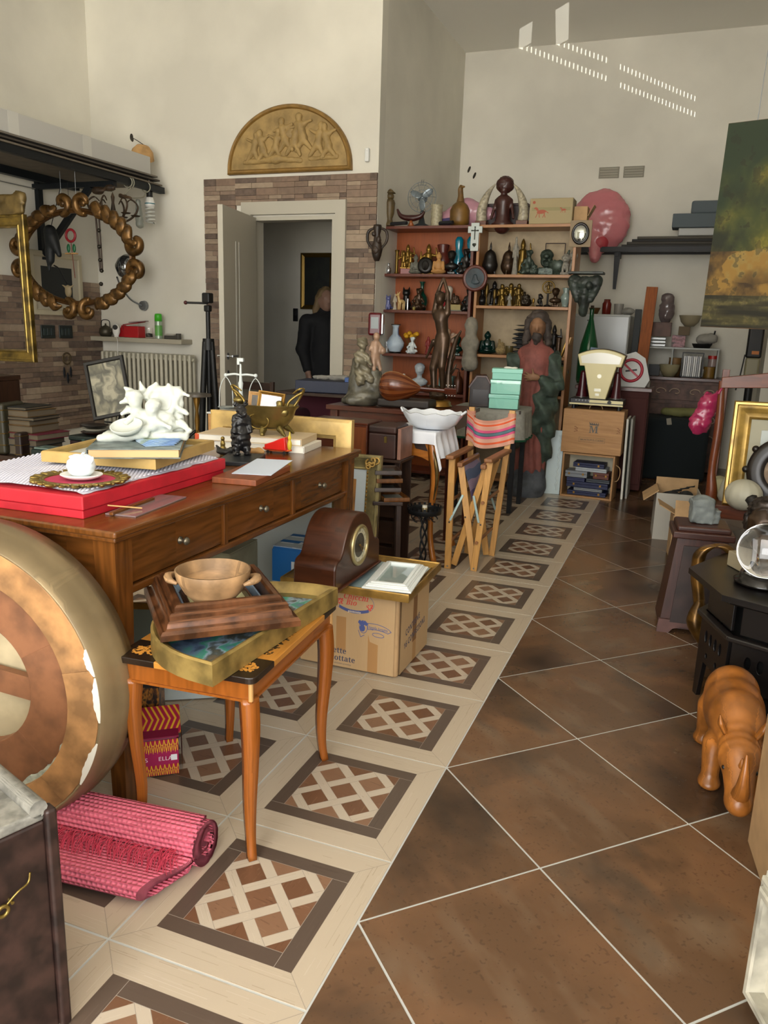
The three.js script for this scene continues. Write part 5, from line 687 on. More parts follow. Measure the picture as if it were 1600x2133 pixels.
// ---------- painted religious statue ----------
{
  const t = thing('painted_statue', 'weathered painted statue of a bearded robed man, hand on chest, on round stone base', 'statue',[-.565,0,-4.99],.12);
  mk('stone_base', T(blob([['c',[0,.09,0],[0,.17,0],.155,.14]],.014,.01, (x, y, z) => .006 * n3(x * 9,y * 9,z * 9,2)),[0,0,0]).scale(1,1,.9), mottle('#3f4348', '#5b6066',.75), t);
  const fold = (x, y, z) => .009 * Math.sin(Math.atan2(x, z) * 11 + y * 5 + 2 * n3(x * 4,y * 4,z * 4)) * cl((1.1 - y) * 3);
  mk('tunic', blob([['c',[0,.25,0],[0,.7,0],.13,.115],['c',[0,.7,0],[0,1.06,.0],.115,.12],['e',[0,1.1,0],[.14,.075,.085]],['c',[0,1.12,0],[0,1.18,.01],.06,.05]],.012,.02,fold), mottle('#6b3a34', '#8c5148',.75), t);
  mk('mantle', blob([['c',[.06,.33,-.02],[.075,.75,-.01],.11,.09],['c',[.075,.75,-.01],[.11,1.06,-.01],.09,.07],['c',[-.1,.4,-.05],[-.13,1.05,-.03],.09,.065],['c',[.15,1.07,-.01],[.16,.86,.04],.056,.05],['c',[.17,.86,.04],[.08,.9,.11],.05,.04],['c',[-.13,.58,.04],[.12,.86,.08],.05,.06],['c',[-.1,.42,.06],[.1,.68,.08],.07,.075],['c',[-.16,1.05,-.02],[-.17,.75,.0],.06,.055],['c',[.12,.7,.02],[.11,.36,.03],.07,.06]],.012,.034, (x, y, z) => .013 * Math.sin(x * 42 + y * 30 + 2 * n3(x * 5,y * 5,z * 5)) + .004 * n3(x * 20,y * 20,z * 20)), mottle('#27352f', '#46564a',.7), t);
  mk('head', blob([['e',[0,1.295,.02],[.06,.085,.07]],['e',[0,1.285,.09],[.012,.025,.014]],['e',[0,1.31,.075],[.045,.012,.014]],['-e',[-.024,1.3,.095],[.014,.008,.016]],['-e',[.024,1.3,.095],[.014,.008,.016]],['c',[0,1.18,.0],[0,1.24,.01],.045,.042],['e',[-.02,1.3,.083],[.009,.005,.006]],['e',[.02,1.3,.083],[.009,.005,.006]]],.007,.012), mottle('#6a4a32', '#8a6446',.6), t);
  mk('hair', blob([['e',[0,1.355,-.015],[.075,.07,.08]],['c',[-.065,1.34,.0],[-.085,1.18,.0],.032,.026],['c',[.065,1.34,.0],[.085,1.18,.0],.032,.026],['e',[0,1.27,-.05],[.075,.11,.05]]],.009,.025, (x, y, z) => .005 * Math.sin(y * 80 + 5 * n3(x * 10,y * 10,z * 10))), mottle('#2b2420', '#443a33',.7), t);
  mk('beard', blob([['e',[0,1.225,.06],[.038,.042,.032]],['e',[0,1.2,.06],[.022,.035,.022]]],.006,.015, (x, y, z) => .003 * Math.sin(y * 150 + x * 60)), mottle('#2b2420', '#443a33',.7), t);
  mk('hand', blob([['e',[.01,.93,.135],[.042,.028,.016]],['c',[-.02,.945,.14],[-.062,.965,.135],.009,.006],['c',[-.025,.932,.142],[-.07,.945,.137],.009,.006],['c',[-.022,.92,.142],[-.064,.925,.138],.009,.006],['c',[-.015,.91,.14],[-.05,.905,.137],.008,.005],['c',[.0,.955,.14],[-.01,.99,.13],.009,.006]],.005,.006), mottle('#6a4a32', '#8a6446',.6), t);
}
// ---------- crates with the shop scale, panels ----------
{
  const cw = wood('#96693c', '#b88a58',.55, {},16);
  const lg = M('#ffffff',.55,0, { map: canvasTex(512,384, (g, w, h) => { g.fillStyle = '#ad7f4e'; g.fillRect(0,0,w, h); for (let i = 0; i < 400; i++) { g.globalAlpha = .07; g.fillStyle = i % 2 ? '#8a5e34' : '#cf9f6a'; g.beginPath(); g.ellipse(rnd() * w, rnd() * h,50 + rnd() * 90,3 + rnd() * 8,.05,0,7); g.fill(); } g.globalAlpha = 1; g.fillStyle = '#5b5750'; g.font = 'bold 88px serif'; g.textAlign = 'center'; g.fillText('M',268,196); g.fillStyle = '#4d4a44'; for (let i = 0; i < 5; i++) { g.beginPath(); g.moveTo(232 + i * 18,120); g.lineTo(226 + i * 18,98); g.lineTo(246 + i * 16,118); g.fill(); } g.fillRect(232,118,76,10); g.strokeStyle = '#7a5e3c'; g.lineWidth = 3; g.strokeRect(150,240,220,40); g.fillStyle = '#4d463a'; g.font = 'bold 24px serif'; g.fillText('MONTEPULCIANO',260,269,200); g.fillStyle = '#8a5c34'; for (const [x, y] of [[110,150],[470,140]]) for (let i = 0; i < 7; i++) { g.beginPath(); g.ellipse(x + (i % 3) * 9,y + i * 7,10,4,i,0,7); g.fill(); } }) });
  const t = thing('open_wooden_crate', 'open fronted wooden crate with rope handles holding small blue cases', 'crate',[-.11,0,-5.22],-.06);
  const W = .40,H = .35,D = .24; mk('side_board', rb(.014,H, D,-W / 2 + .007,H / 2,0,.002), cw, t); mk('side_board', rb(.014,H, D, W / 2 - .007,H / 2,0,.002), cw, t); mk('bottom_board', rb(W - .028,.014,D,0,.007,0,.002), cw, t); mk('top_board', rb(W - .028,.014,D,0,H - .007,0,.002), cw, t); part(mk('back_board', rb(W - .028,H - .028,.01,0,H / 2,-D / 2 + .006,.002), M('#c4bda4',.7), t), 'pale lined back');
  for (const s of [-1,1]) mk('rope_handle', tu([[s * W / 2,.27,.03],[s * (W / 2 + .03),.25,.04],[s * (W / 2 + .035),.19,.04],[s * (W / 2 + .02),.15,.04],[s * W / 2,.14,.03]],.004,20,6), card, t);
  const bl = M('#1a2247',.5), bl2 = M('#252c55',.5), gr = M('#7d8288',.5), br = M('#5c2a1e',.5);
  for (const [l, x, y, w, h, m] of [['dark blue jewel case with clasps, lowest in the open crate',.0,.015,.3,.035,bl],['slim grey case on the lowest blue case in the crate',.01,.052,.22,.022,gr],['wide blue jewel case with two brass clasps in the crate',.0,.077,.32,.045,bl],['small blue case on the left of crate under the grey case',-.09,.124,.14,.028,bl2],['dark slate case right of the small blue case in crate',.08,.124,.18,.028,M('#3a4048',.5)],['grey case with rounded lid beside the brown case in crate',-.09,.155,.17,.05,gr],['reddish brown case beside the grey case in crate',.1,.155,.12,.05,br],['pale silver case on the upper grey case in crate',.02,.207,.24,.03,M('#a4aab0',.4)],['dark blue case with two gold clasps, topmost in the crate',.0,.239,.24,.035,bl]]) { const b = thing('jewel_case', l, 'case',[-.11 + x, y + .001,-5.20],-.06); mk('case',[rb(w, h * .55,.15,0,h * .275,0,.003), rb(w, h * .43,.15,0,h * .785,0,.003)],m, b); if (h > .03) mk('clasp',[-1,1].map(s => bx(.014,.016,.004,s * w * .32,h * .55,.077)), gold, b); }
  const c = thing('closed_wooden_crate', 'closed wooden wine crate with crown and letter M standing on open crate', 'crate',[-.105,.352,-5.23],-.04);
  mk('box', rb(.45,.34,.24,0,.17,-.006,.003), cw, c); mk('front_board', (() => { const g = new RoundedBoxGeometry(.455,.335,.012,1,.002); g.translate(0,.17,.12); const p = g.attributes.position, uv = g.attributes.uv; for (let i = 0; i < p.count; i++) uv.setXY(i, p.getX(i) / .455 + .5,p.getY(i) / .335); return g; })(), lg, c, false); mk('rope_handle', tu([[-.05,.34,.02],[-.04,.365,.03],[.0,.37,.03],[.04,.365,.03],[.05,.34,.02]],.004,18,6), card, c);
  // shop scale
  const s = thing('shop_scale', 'vintage cream shop scale with fan shaped dial head and dark red columns', 'scale',[-.10,.694,-5.24],-.03); const cream = M('#d8cc96',.35), dr = M('#3c0d14',.3);
  mk('base',[rb(.4,.05,.22,0,.055,0,.008)],M('#1c1a1a',.35), s); mk('trim_strip',[bx(.402,.012,.005,0,.038,.112), bx(.25,.022,.005,.075,.062,.112)],cream, s); for (const sx of [-1,1]) for (const sz of [-1,1]) mk('foot', cy(.012,.016,.032,sx * .17,.016,sz * .08,12), black, s); mk('knob', cy(.014,.014,.02,.1,.06,.12,16,[PI / 2,0,0]), black, s); mk('weight_buttons',[0,1,2,3,4].map(i => cy(.006,.006,.01,-.15 + i * .024,.065,.115,10,[PI / 2,0,0])), M('#6d6d6d',.4,.6), s);
  const hd = new THREE.Shape(); hd.moveTo(-.055,.08); hd.lineTo(.055,.08); hd.lineTo(.115,.33); hd.lineTo(.15,.33); hd.lineTo(.17,.405); hd.quadraticCurveTo(0,.485,-.17,.405); hd.lineTo(-.15,.33); hd.lineTo(-.115,.33); hd.lineTo(-.055,.08);
  mk('dial_head', T(ex(hd,.07,.006,16),[0,0,-.02]), cream, s); mk('head_rim', T(ex(hd,.03,.012,16),[0,0,-.03]), M('#4a3c28',.4), s);
  const dw = new THREE.Shape(); dw.moveTo(-.14,.345); dw.lineTo(.14,.345); dw.lineTo(.152,.395); dw.quadraticCurveTo(0,.46,-.152,.395); dw.lineTo(-.14,.345); part(mk('dial_window', T(ex(dw,.003),[0,0,.056]), M('#e8e6d8',.15), s), 'white dial window'); mk('maker_badge',[cy(.016,.016,.004,0,.25,.057,20,[PI / 2,0,0]), bx(.05,.022,.003,-.005,.145,.057), bx(.03,.018,.003,-.005,.11,.057)],M('#c9c6b4',.3,.4), s);
  for (const sx of [-1,1]) { mk('column', T(la([[0,.08],[.042,.08],[.046,.09],[.036,.12],[.022,.27],[.016,.285],[0,.287]],8),[sx * .13,0,.0]), dr, s); mk('column_foot', la([[0,.078],[.048,.078],[.05,.088],[0,.09]],20,sx * .13,0,0), chrome, s); }
  const cp = thing('carved_white_panel', 'white painted panel with carved wavy border leaning beside the crates', 'panel',[-.385,.255,-5.155],.15); cp.rotation.x = -.05; mk('panel', rb(.12,.51,.014,0,0,0,.003), M('#c8d8da',.5), cp); const wv = []; for (let i = 0; i <= 30; i++) wv.push([.03 + .006 * Math.sin(i * 1.6),-.22 + i * .0147,.008]); mk('carved_border',[tu(wv,.007,60,6)],M('#d4e2e2',.5), cp);
  for (const [i, l] of [[0, 'thin white board standing right of the crates'],[1, 'thin grey board standing behind the white board right of crates']]) { const b = tag(mk('upright_board', rb(.016,.63,.3,0,.315,0,.002), i ? M('#8e8c84',.7) : M('#d2d0c4',.6)), l, 'board'); b.position.set(.15 + i * .03,0,-5.35 - i * .05); b.rotation.z = .02; }
}
// ---------- the two bookcases ----------
const ZS = -5.34; // middle of the shelves
{
  const mkCase = (name, label, x0,x1,ys, wm, bm, bl) => {
    const t = thing(name, label, 'bookcase',[(x0 + x1) / 2,0,ZS]), W = x1 - x0;
    for (const s of [-1,1]) mk('side_panel', rb(.022,2.06,.28,s * (W / 2 - .011),1.03,0,.002), wm, t);
    part(mk('back_panel', bx(W - .04,2.04,.008,0,1.03,-.134), bm, t), bl);
    for (const y of ys) mk('shelf_board', rb(W - .044,.022,.275,0,y - .011,.002,.002), wm, t);
    return t;
  };
  mkCase('mahogany_bookcase', 'reddish brown bookcase with orange back filled with figurines',-1.93,-1.155,[2.06,1.69,1.402,1.047,.735,.4,.07],wood('#4a2016', '#6b3424',.35, {},17), wood('#7d3c10', '#a04e16',.5, {},18), 'orange brown back');
  mkCase('beech_bookcase', 'pale beech bookcase with cream back filled with dark figurines',-1.13,-.36,[2.06,1.69,1.452,1.072,.772,.42,.07],wood('#8a5a30', '#a87442',.4, {},19), mottle('#9c8a6c', '#ae9c7e',.7), 'cream laminate back');
}
// figurine shapes, one unit high
const FIG = {};
const fig = (k) => FIG[k] || (FIG[k] = {
  buddha: () => blob([['e',[0,.12,0],[.36,.13,.24]],['e',[0,.4,0],[.2,.25,.15]],['c',[-.2,.52,0],[-.24,.25,.1],.08,.07],['c',[.2,.52,0],[.24,.25,.1],.08,.07],['e',[0,.16,.18],[.2,.07,.1]],['c',[0,.58,0],[0,.7,0],.09,.08],['e',[0,.8,.01],[.13,.15,.13]],['e',[0,.94,0],[.06,.07,.06]]],.026,.022),
  deity: () => blob([['b',[0,.04,0],[.2,.04,.14],.02],['c',[-.08,.08,0],[-.05,.4,.02],.07,.09],['c',[.08,.1,.02],[.05,.4,0],.07,.09],['c',[0,.4,0],[0,.62,0],.13,.12],['e',[0,.8,.01],[.09,.11,.09]],['c',[0,.9,0],[0,.98,0],.07,.02],['c',[-.1,.64,0],[-.26,.5,.06],.05,.04],['c',[-.26,.5,.06],[-.24,.72,.05],.04,.03],['c',[.1,.64,0],[.28,.6,.04],.05,.04],['c',[.28,.6,.04],[.24,.85,.02],.04,.03]],.026,.022),
  stand: () => blob([['b',[0,.03,0],[.16,.03,.13],.01],['c',[0,.06,0],[0,.45,0],.15,.1],['c',[0,.45,0],[0,.7,0],.1,.12],['e',[0,.87,.01],[.075,.1,.08]],['c',[0,.72,0],[0,.8,0],.06,.05],['c',[-.12,.68,0],[-.15,.45,.06],.045,.04],['c',[.12,.68,0],[.15,.48,.08],.045,.04],['c',[0,.45,.08],[.04,.3,.11],.06,.04]],.026,.022, (x, y, z) => .012 * Math.sin(Math.atan2(x, z) * 8) * cl(1.5 - y * 3)),
  bust: () => blob([['b',[0,.06,0],[.18,.06,.14],.02],['c',[0,.12,0],[0,.22,0],.09,.1],['e',[0,.33,0],[.3,.16,.17]],['c',[0,.42,0],[0,.6,.01],.1,.09],['e',[0,.76,.03],[.16,.2,.18]],['e',[0,.84,-.03],[.19,.17,.19]],['e',[0,.72,.2],[.035,.06,.04]]],.026,.022, (x, y, z) => .012 * n3(x * 9,y * 9,z * 9)),
  seatedlady: () => blob([['e',[0,.15,0],[.34,.16,.26]],['c',[-.1,.25,.05],[-.2,.08,.2],.14,.08],['c',[0,.3,0],[.02,.62,0],.17,.13],['e',[.03,.82,.02],[.12,.14,.13]],['e',[.04,.9,-.02],[.14,.1,.14]],['c',[-.12,.58,0],[-.25,.35,.12],.06,.05],['c',[.15,.58,0],[.28,.38,.1],.06,.05]],.026,.022, (x, y, z) => .015 * Math.sin(x * 26 + y * 14)),
  cat: () => blob([['e',[0,.22,0],[.22,.24,.2]],['c',[0,.35,.03],[0,.55,.06],.15,.13],['e',[0,.72,.08],[.17,.15,.15]],['c',[-.1,.82,.06],[-.13,.97,.05],.06,.02],['c',[.1,.82,.06],[.13,.97,.05],.06,.02],['c',[-.08,.3,.15],[-.09,.04,.2],.06,.05],['c',[.08,.3,.15],[.09,.04,.2],.06,.05],['c',[.18,.1,-.1],[.32,.14,.05],.05,.04]],.026,.022),
  dog: () => blob([['b',[0,.06,0],[.22,.06,.17],.01],['e',[0,.42,-.02],[.17,.22,.2]],['c',[-.1,.35,.12],[-.11,.13,.16],.06,.06],['c',[.1,.35,.12],[.11,.13,.16],.06,.06],['e',[0,.72,.08],[.19,.18,.18]],['e',[0,.66,.24],[.1,.08,.09]],['e',[-.17,.78,.04],[.05,.09,.05]],['e',[.17,.78,.04],[.05,.09,.05]],['e',[0,.88,0],[.14,.1,.14]]],.026,.022, (x, y, z) => .02 * n3(x * 12,y * 12,z * 12)),
  deer: () => blob([['e',[0,.45,0],[.12,.12,.22]],['c',[-.07,.42,.14],[-.07,.02,.16],.05,.035],['c',[.07,.42,.14],[.07,.02,.16],.05,.035],['c',[-.07,.42,-.14],[-.07,.02,-.16],.06,.035],['c',[.07,.42,-.14],[.07,.02,-.16],.06,.035],['c',[0,.5,.16],[0,.76,.26],.08,.06],['c',[0,.8,.26],[0,.77,.4],.08,.045],['c',[-.05,.86,.24],[-.12,.98,.2],.035,.015],['c',[.05,.86,.24],[.12,.98,.2],.035,.015]],.026,.022),
  lion: () => blob([['b',[0,.14,0],[.3,.14,.24],.02],['e',[0,.55,0],[.24,.26,.22]],['e',[0,.76,.04],[.26,.22,.22]],['e',[0,.7,.24],[.12,.1,.1]],['-e',[0,.45,.2],[.14,.12,.14]]],.026,.022, (x, y, z) => .02 * n3(x * 14,y * 14,z * 14)),
  bell: () => blob([['c',[0,.3,0],[0,.5,0],.3,.24],['c',[0,.55,0],[0,.72,0],.16,.05],['e',[0,.8,0],[.05,.07,.05]],['c',[-.16,.25,.1],[-.2,.0,.14],.05,.03],['c',[.16,.25,.1],[.2,.0,.14],.05,.03],['c',[0,.25,-.15],[0,.0,-.2],.05,.03],['c',[0,.85,0],[0,.97,0],.04,.02]],.026,.022),
  rocky: () => blob([['e',[0,.25,0],[.36,.26,.22]],['c',[-.1,.3,0],[-.14,.85,0],.18,.08],['c',[.12,.3,0],[.14,.6,0],.18,.1],['e',[.02,.55,.04],[.16,.2,.12]]],.026,.022, (x, y, z) => .04 * n3(x * 8,y * 8,z * 8) + .02 * n3(x * 20,y * 20,z * 20)),
  angel: () => blob([['c',[0,.05,0],[0,.4,0],.2,.1],['c',[0,.4,0],[0,.62,0],.11,.12],['e',[0,.8,.02],[.1,.12,.1]],['c',[-.12,.6,0],[-.24,.7,.08],.05,.04],['c',[.12,.6,0],[.3,.72,.05],.05,.04],['e',[-.18,.6,-.1],[.14,.2,.03]],['e',[.18,.6,-.1],[.14,.2,.03]]],.026,.022),
}[k]());
const VASE = {
  slim: [[0,0],[.16,0],[.2,.05],[.27,.3],[.24,.48],[.1,.62],[.07,.78],[.09,.93],[.14,1],[.1,.99],[.05,.8],[0,.6]],
  round: [[0,0],[.18,0],[.2,.04],[.32,.22],[.34,.36],[.22,.56],[.12,.66],[.11,.9],[.17,1],[.13,.99],[.08,.7],[0,.5]],
  urn: [[0,0],[.2,0],[.22,.04],[.2,.1],[.3,.35],[.33,.52],[.22,.68],[.17,.76],[.24,.98],[.2,1],[.14,.8],[0,.6]],
  bottle: [[0,0],[.17,0],[.18,.03],[.2,.3],[.19,.5],[.12,.62],[.11,.7],[.14,.78],[.14,.92],[.08,1],[0,1]],
  goblet: [[0,0],[.2,0],[.18,.05],[.06,.12],[.05,.35],[.1,.42],[.16,.55],[.16,.8],[.12,.95],[.1,1],[0,.98]],
};
const RY = {}; // shelf heights
const put = (name, label, cat, geo, mat, x, y, h, o = {}) => { const m = tag(mk(name, geo, mat), label, cat, o.group); const s = o.s || [1,1,1]; m.scale.set(h * s[0],h * s[1],h * s[2]); m.position.set(x, y, ZS + (o.z ?? .02)); m.rotation.y = o.r ?? .25; return m; };
const vs = k => la(VASE[k],24);
const gd = M('#83652a',.32,.7), gdd = M('#6d5624',.35,.75), dkB = M('#1a1714',.35,.2), dgr = mottle('#232d28', '#3d4a40',.4,.3), gry = mottle('#4a4a40', '#6f6e60',.6), tan = M('#a87a44',.6), tea = M('#0d6f86',.12,0, { clearcoat: .6 }), terr = M('#4f1d14',.35), stone = mottle('#6d6a60', '#8c887c',.8);
{
  let y = 1.692; // second boards
  put('silver_vase', 'tiny silver vase left of the gilt column on the mahogany bookcase', 'vase', vs('slim'), chrome,-1.885,y,.085, { z: .09 });
  put('gilt_column', 'thin gilt column ornament beside the golden idol group', 'ornament', la([[0,0],[.1,0],[.1,.05],[.07,.1],[.07,.9],[.1,.95],[.1,1],[0,1]],14), gdd,-1.825,y,.19, { z: .06 });
  { const t = thing('golden_idols', 'group of shiny golden laughing idols on red base', 'figurine',[-1.745,y, ZS + .03],.2); part(mk('base', rb(.1,.045,.08,0,.0225,0,.004), M('#7d2e22',.4), t), 'red base'); for (const [x, z, h] of [[-.03,.0,.15],[.03,.01,.14],[0,-.03,.2]]) { const m = mk('idol', fig('deity').clone().scale(h, h, h), gd, t); m.position.set(x,.044,z); } }
  put('stone_buddha', 'small grey stone seated idol beside golden group', 'figurine', fig('buddha'), gry,-1.655,y,.155, { z: .07 });
  put('golden_dancer', 'golden many armed dancing deity behind the dark round mask', 'figurine', fig('deity'), gd,-1.58,y,.25, { z: -.03 });
  { const t = thing('round_mask', 'dark round carved face mask propped on the bookcase', 'mask',[-1.565,y + .065,ZS + .08],.2); mk('disc', T(la([[0,0],[.06,0],[.066,.01],[.05,.025],[0,.03]],30),[0,0,0],[PI / 2 - .15,0,0]), dkB, t); mk('face', T(blob([['e',[0,0,.03],[.03,.04,.012]],['e',[0,-.005,.04],[.006,.014,.008]]],.005,.01),[0,0,0]), dkB, t); }
  put('terracotta_vase', 'dark red vase with wide lip behind small tan idol', 'vase', vs('urn'), terr,-1.455,y,.24, { z: -.03,s: [.9,1,.9] });
  put('tan_buddha', 'small tan clay seated idol in front of dark red vase', 'figurine', fig('buddha'), tan,-1.452,y,.17, { z: .09 });
  put('blue_bottle', 'tall glossy blue figural bottle between dark red vase and other blue bottle', 'bottle', vs('bottle'), tea,-1.325,y,.30, { z: -.04,s: [.8,1,.8] });
  put('blue_bottle', 'tall glossy blue figural bottle next to the white cross', 'bottle', vs('bottle'), tea,-1.225,y,.30, { z: -.04,s: [.8,1,.8] });
  put('dark_bust', 'black bust on pale plinth in front of first blue bottle', 'bust', fig('bust'), dkB,-1.35,y,.185, { z: .07 });
  put('dark_seated_figure', 'black hooded seated figure in front of second blue bottle', 'figurine', fig('seatedlady'), dkB,-1.235,y,.2, { z: .07 });
  // right, second board
  put('dark_elephant_bell', 'large dark bronze bell with loop beside the white cross', 'bell', fig('bell'), dkB,-1.045,y,.26, { s: [.8,1,.8] });
  put('dark_tripod_vessel', 'dark bronze tripod vessel with slender legs and knob', 'vessel', fig('bell'), bronze,-.905,y,.26, { z: -.02,r: .9,s: [.78,1,.78] });
  put('thin_saint', 'thin grey green standing saint on small foot', 'figurine', fig('stand'), stone,-.83,y,.295, { z: .08,s: [.45,1,.45] });
  put('brass_crowned_figure', 'dull brass crowned figure behind the thin grey saint', 'figurine', fig('deity'), gdd,-.795,y,.285, { z: -.02,s: [.8,1,.8] });
  put('green_seated_lady', 'dark green seated lady beside the brass crowned figure', 'figurine', fig('seatedlady'), dgr,-.735,y,.19, { z: .05 });
  put('green_crouching_figure', 'small dark green crouching figure beside the green lady', 'figurine', fig('rocky'), dgr,-.675,y,.1, { z: .09 });
  { const t = thing('metal_stand_frame', 'thin dark metal stand frame behind the stone lion', 'stand',[-.545,y, ZS - .04],.05); mk('frame',[rod([-.075,0,0],[-.075,.245,0],.004), rod([.075,0,0],[.075,.245,0],.004), rod([-.075,.245,0],[.075,.245,0],.004), bx(.17,.008,.05,0,.004,0)],M('#3a2c22',.5), t); }
  put('stone_lion', 'grey green stone lion head on block base', 'figurine', fig('lion'), dgr,-.59,y,.195, { z: .05,r: .1 });
  put('dark_gondola_bowl', 'dark green bronze boat shaped bowl beside stone lion', 'bowl', blob([['e',[0,.4,0],[.42,.4,.3]],['-e',[0,.7,0],[.34,.45,.24]],['c',[.3,.5,0],[.42,.98,0],.1,.05],['b',[0,.04,0],[.2,.05,.15],.02]],.04,.06), dgr,-.5,y,.185, { z: .05,r: 0 });
  put('foo_dog', 'small stone guardian dog on plinth beside the bowl', 'figurine', fig('dog'), stone,-.435,y,.16, { z: .09,r: 0,group: 'stone guardian dogs on the beech bookcase' });
  put('foo_dog', 'larger stone guardian dog on plinth next to bookcase side', 'figurine', fig('dog'), stone,-.385,y,.185, { z: .06,r: 0,s: [.8,1,.8],group: 'stone guardian dogs on the beech bookcase' });
  // left, third board
  y = 1.404;
  put('blue_cat', 'small lavender blue ceramic cat on mahogany shelf', 'figurine', fig('cat'), M('#565a86',.25),-1.885,y,.125, { z: .07 });
  put('white_statuette', 'slim ivory statuette beside blue cat', 'figurine', fig('stand'), M('#a89c88',.5),-1.825,y,.135, { z: .07,s: [.75,1,.75] });
  put('black_cat_head', 'large black cat figure behind the ivory deer', 'figurine', fig('cat'), dkB,-1.765,y,.195, { z: -.04 });
  put('ivory_deer', 'pale yellow deer figurine in front of black cat', 'figurine', fig('deer'), M('#c4a46c',.4),-1.765,y,.15, { z: .08,r: -.5 });
  put('chrome_tube', 'small upright chrome tube beside the ivory deer', 'ornament', la([[0,0],[.09,0],[.09,1],[0,1]],12), chrome,-1.705,y,.09, { z: .09 });
  put('green_bottle', 'dark green slender bottle behind the dark seated couple', 'bottle', vs('slim'), M('#0e3d2e',.15),-1.63,y,.235, { z: -.05,s: [.8,1,.8] });
  put('dark_rider', 'dark bronze seated couple with legs over shelf edge', 'figurine', fig('seatedlady'), bronze,-1.625,y,.18, { z: .06 });
  put('yellow_dish', 'small yellow dish under the dark seated couple', 'dish', la([[0,0],[.4,0],[.5,.9],[.4,1],[0,.5]],16), M('#8a7a3c',.5),-1.64,y,.025, { z: .115 });
  put('white_red_parrot', 'white and red ceramic shoe shaped ornament', 'ornament', blob([['c',[0,.08,0],[.1,.85,0],.16,.14],['e',[.08,.88,0],[.16,.14,.12]],['e',[0,.06,.03],[.2,.07,.16]]],.035,.05), M('#b4aa9a',.35),-1.405,y,.2, { z: -.02 });
  put('red_patch_heart', 'crimson carved heart leaning on the white ornament', 'ornament', blob([['e',[0,.55,0],[.26,.42,.1]],['c',[0,.4,0],[.02,.05,0],.18,.05]],.04,.05), M('#8a1c26',.4),-1.41,y + .03,.13, { z: .045,r: .1 });
  { const t = thing('yellow_plinth_group', 'dark crouching figures on pale yellow block plinth', 'figurine',[-1.31,y, ZS + .04],.1); mk('plinth', rb(.1,.045,.07,0,.03,0,.003), M('#8c7c48',.6), t); mk('foot', rb(.12,.01,.085,0,.005,0,.002), gry, t); mk('figures', fig('rocky').clone().scale(.12,.1,.1), bronze, t).position.set(0,.05,0); }
  put('dark_horse_group', 'black glossy figure group at mahogany shelf end', 'figurine', fig('seatedlady'), dkB,-1.205,y,.185, { z: .03 });
  // right, third board
  y = 1.454;
  const brs = M('#5d4a22',.35,.75), dbr = M('#2a2217',.35,.6);
  put('dark_round_bottle', 'small black round bottle at beech shelf end', 'bottle', vs('round'), dkB,-1.09,y,.12, { z: .03 });
  put('brass_goblet', 'dark brass lidded goblet beside the black bottle', 'goblet', vs('goblet'), brs,-1.045,y,.17, { z: .07,s: [.6,1,.6] });
  put('dark_crouching_idol', 'large black standing idol behind the brass goblets', 'figurine', fig('deity'), dkB,-1.01,y,.2, { z: -.04,s: [1.1,1,1] });
  put('brass_goblet', 'short brass lidded goblet in front of black idol', 'goblet', vs('goblet'), brs,-.975,y,.125, { z: .09,s: [.7,1,.7] });
  put('brass_ganesha', 'brass kneeling deity left of the winged brass deity', 'figurine', fig('stand'), gdd,-.93,y,.175, { z: .03,s: [1.3,1,1.3] });
  put('brass_winged_deity', 'brass winged deity between two brass figures', 'figurine', fig('angel'), gdd,-.865,y,.195, { z: 0,s: [1,1,1] });
  put('brass_cobbler', 'pale brass small figure in front of winged deity', 'figurine', fig('stand'), stone,-.85,y,.1, { z: .1 });
  put('brass_hooded_figure', 'brass hooded figure right of the winged brass deity', 'figurine', fig('stand'), brs,-.795,y,.18, { z: .03,s: [1.2,1,1.2] });
  put('brass_three_heads', 'small brass group of three heads', 'figurine', fig('rocky'), dbr,-.725,y,.12, { z: .06 });
  put('tiny_brass_bell', 'tiny shiny brass bell behind statue head', 'bell', vs('goblet'), gd,-.66,y,.06, { z: .1 });
  put('black_elephant', 'small black elephant beside the brass ring', 'figurine', fig('dog'), dkB,-.615,y,.1, { z: .08,r: 1 });
  { const t = thing('brass_ring_dancer', 'brass dancer inside an upright ring on black foot', 'figurine',[-.565,y, ZS + .02],.1); mk('ring', to(.045,.006,0,.15,0), gdd, t); mk('dancer', fig('deity').clone().scale(.09,.09,.09), brs, t).position.set(0,.105,0); mk('foot', la([[0,0],[.03,0],[.03,.01],[.008,.02],[.008,.105],[0,.105]],16), dkB, t); }
  put('dark_carved_head', 'dark carved curly head beside the pale vase', 'bust', fig('bust'), bronze,-.5,y,.145, { z: .05,s: [1.1,1,1.1] });
  put('celadon_vase', 'pale grey green vase beside carved corbel', 'vase', vs('urn'), M('#73827c',.2),-.42,y,.145, { z: .06,s: [.8,1,.8] });
  // left, fourth board
  y = 1.049;
  { const t = thing('red_radio', 'small red rimmed radio with chrome side fixed at brick wall corner', 'mirror',[-1.862,1.19,ZD + .07],.2); mk('case', rb(.11,.18,.06,0,.09,0,.02), M('#5a0c16',.3), t); mk('screen', bx(.06,.09,.004,0,.1,.031), M('#5c665f',.2), t); mk('chrome_side', rb(.025,.17,.05,.06,.09,0,.012), chrome, t); }  // a red and chrome radio, not a mirror, set at the wall corner
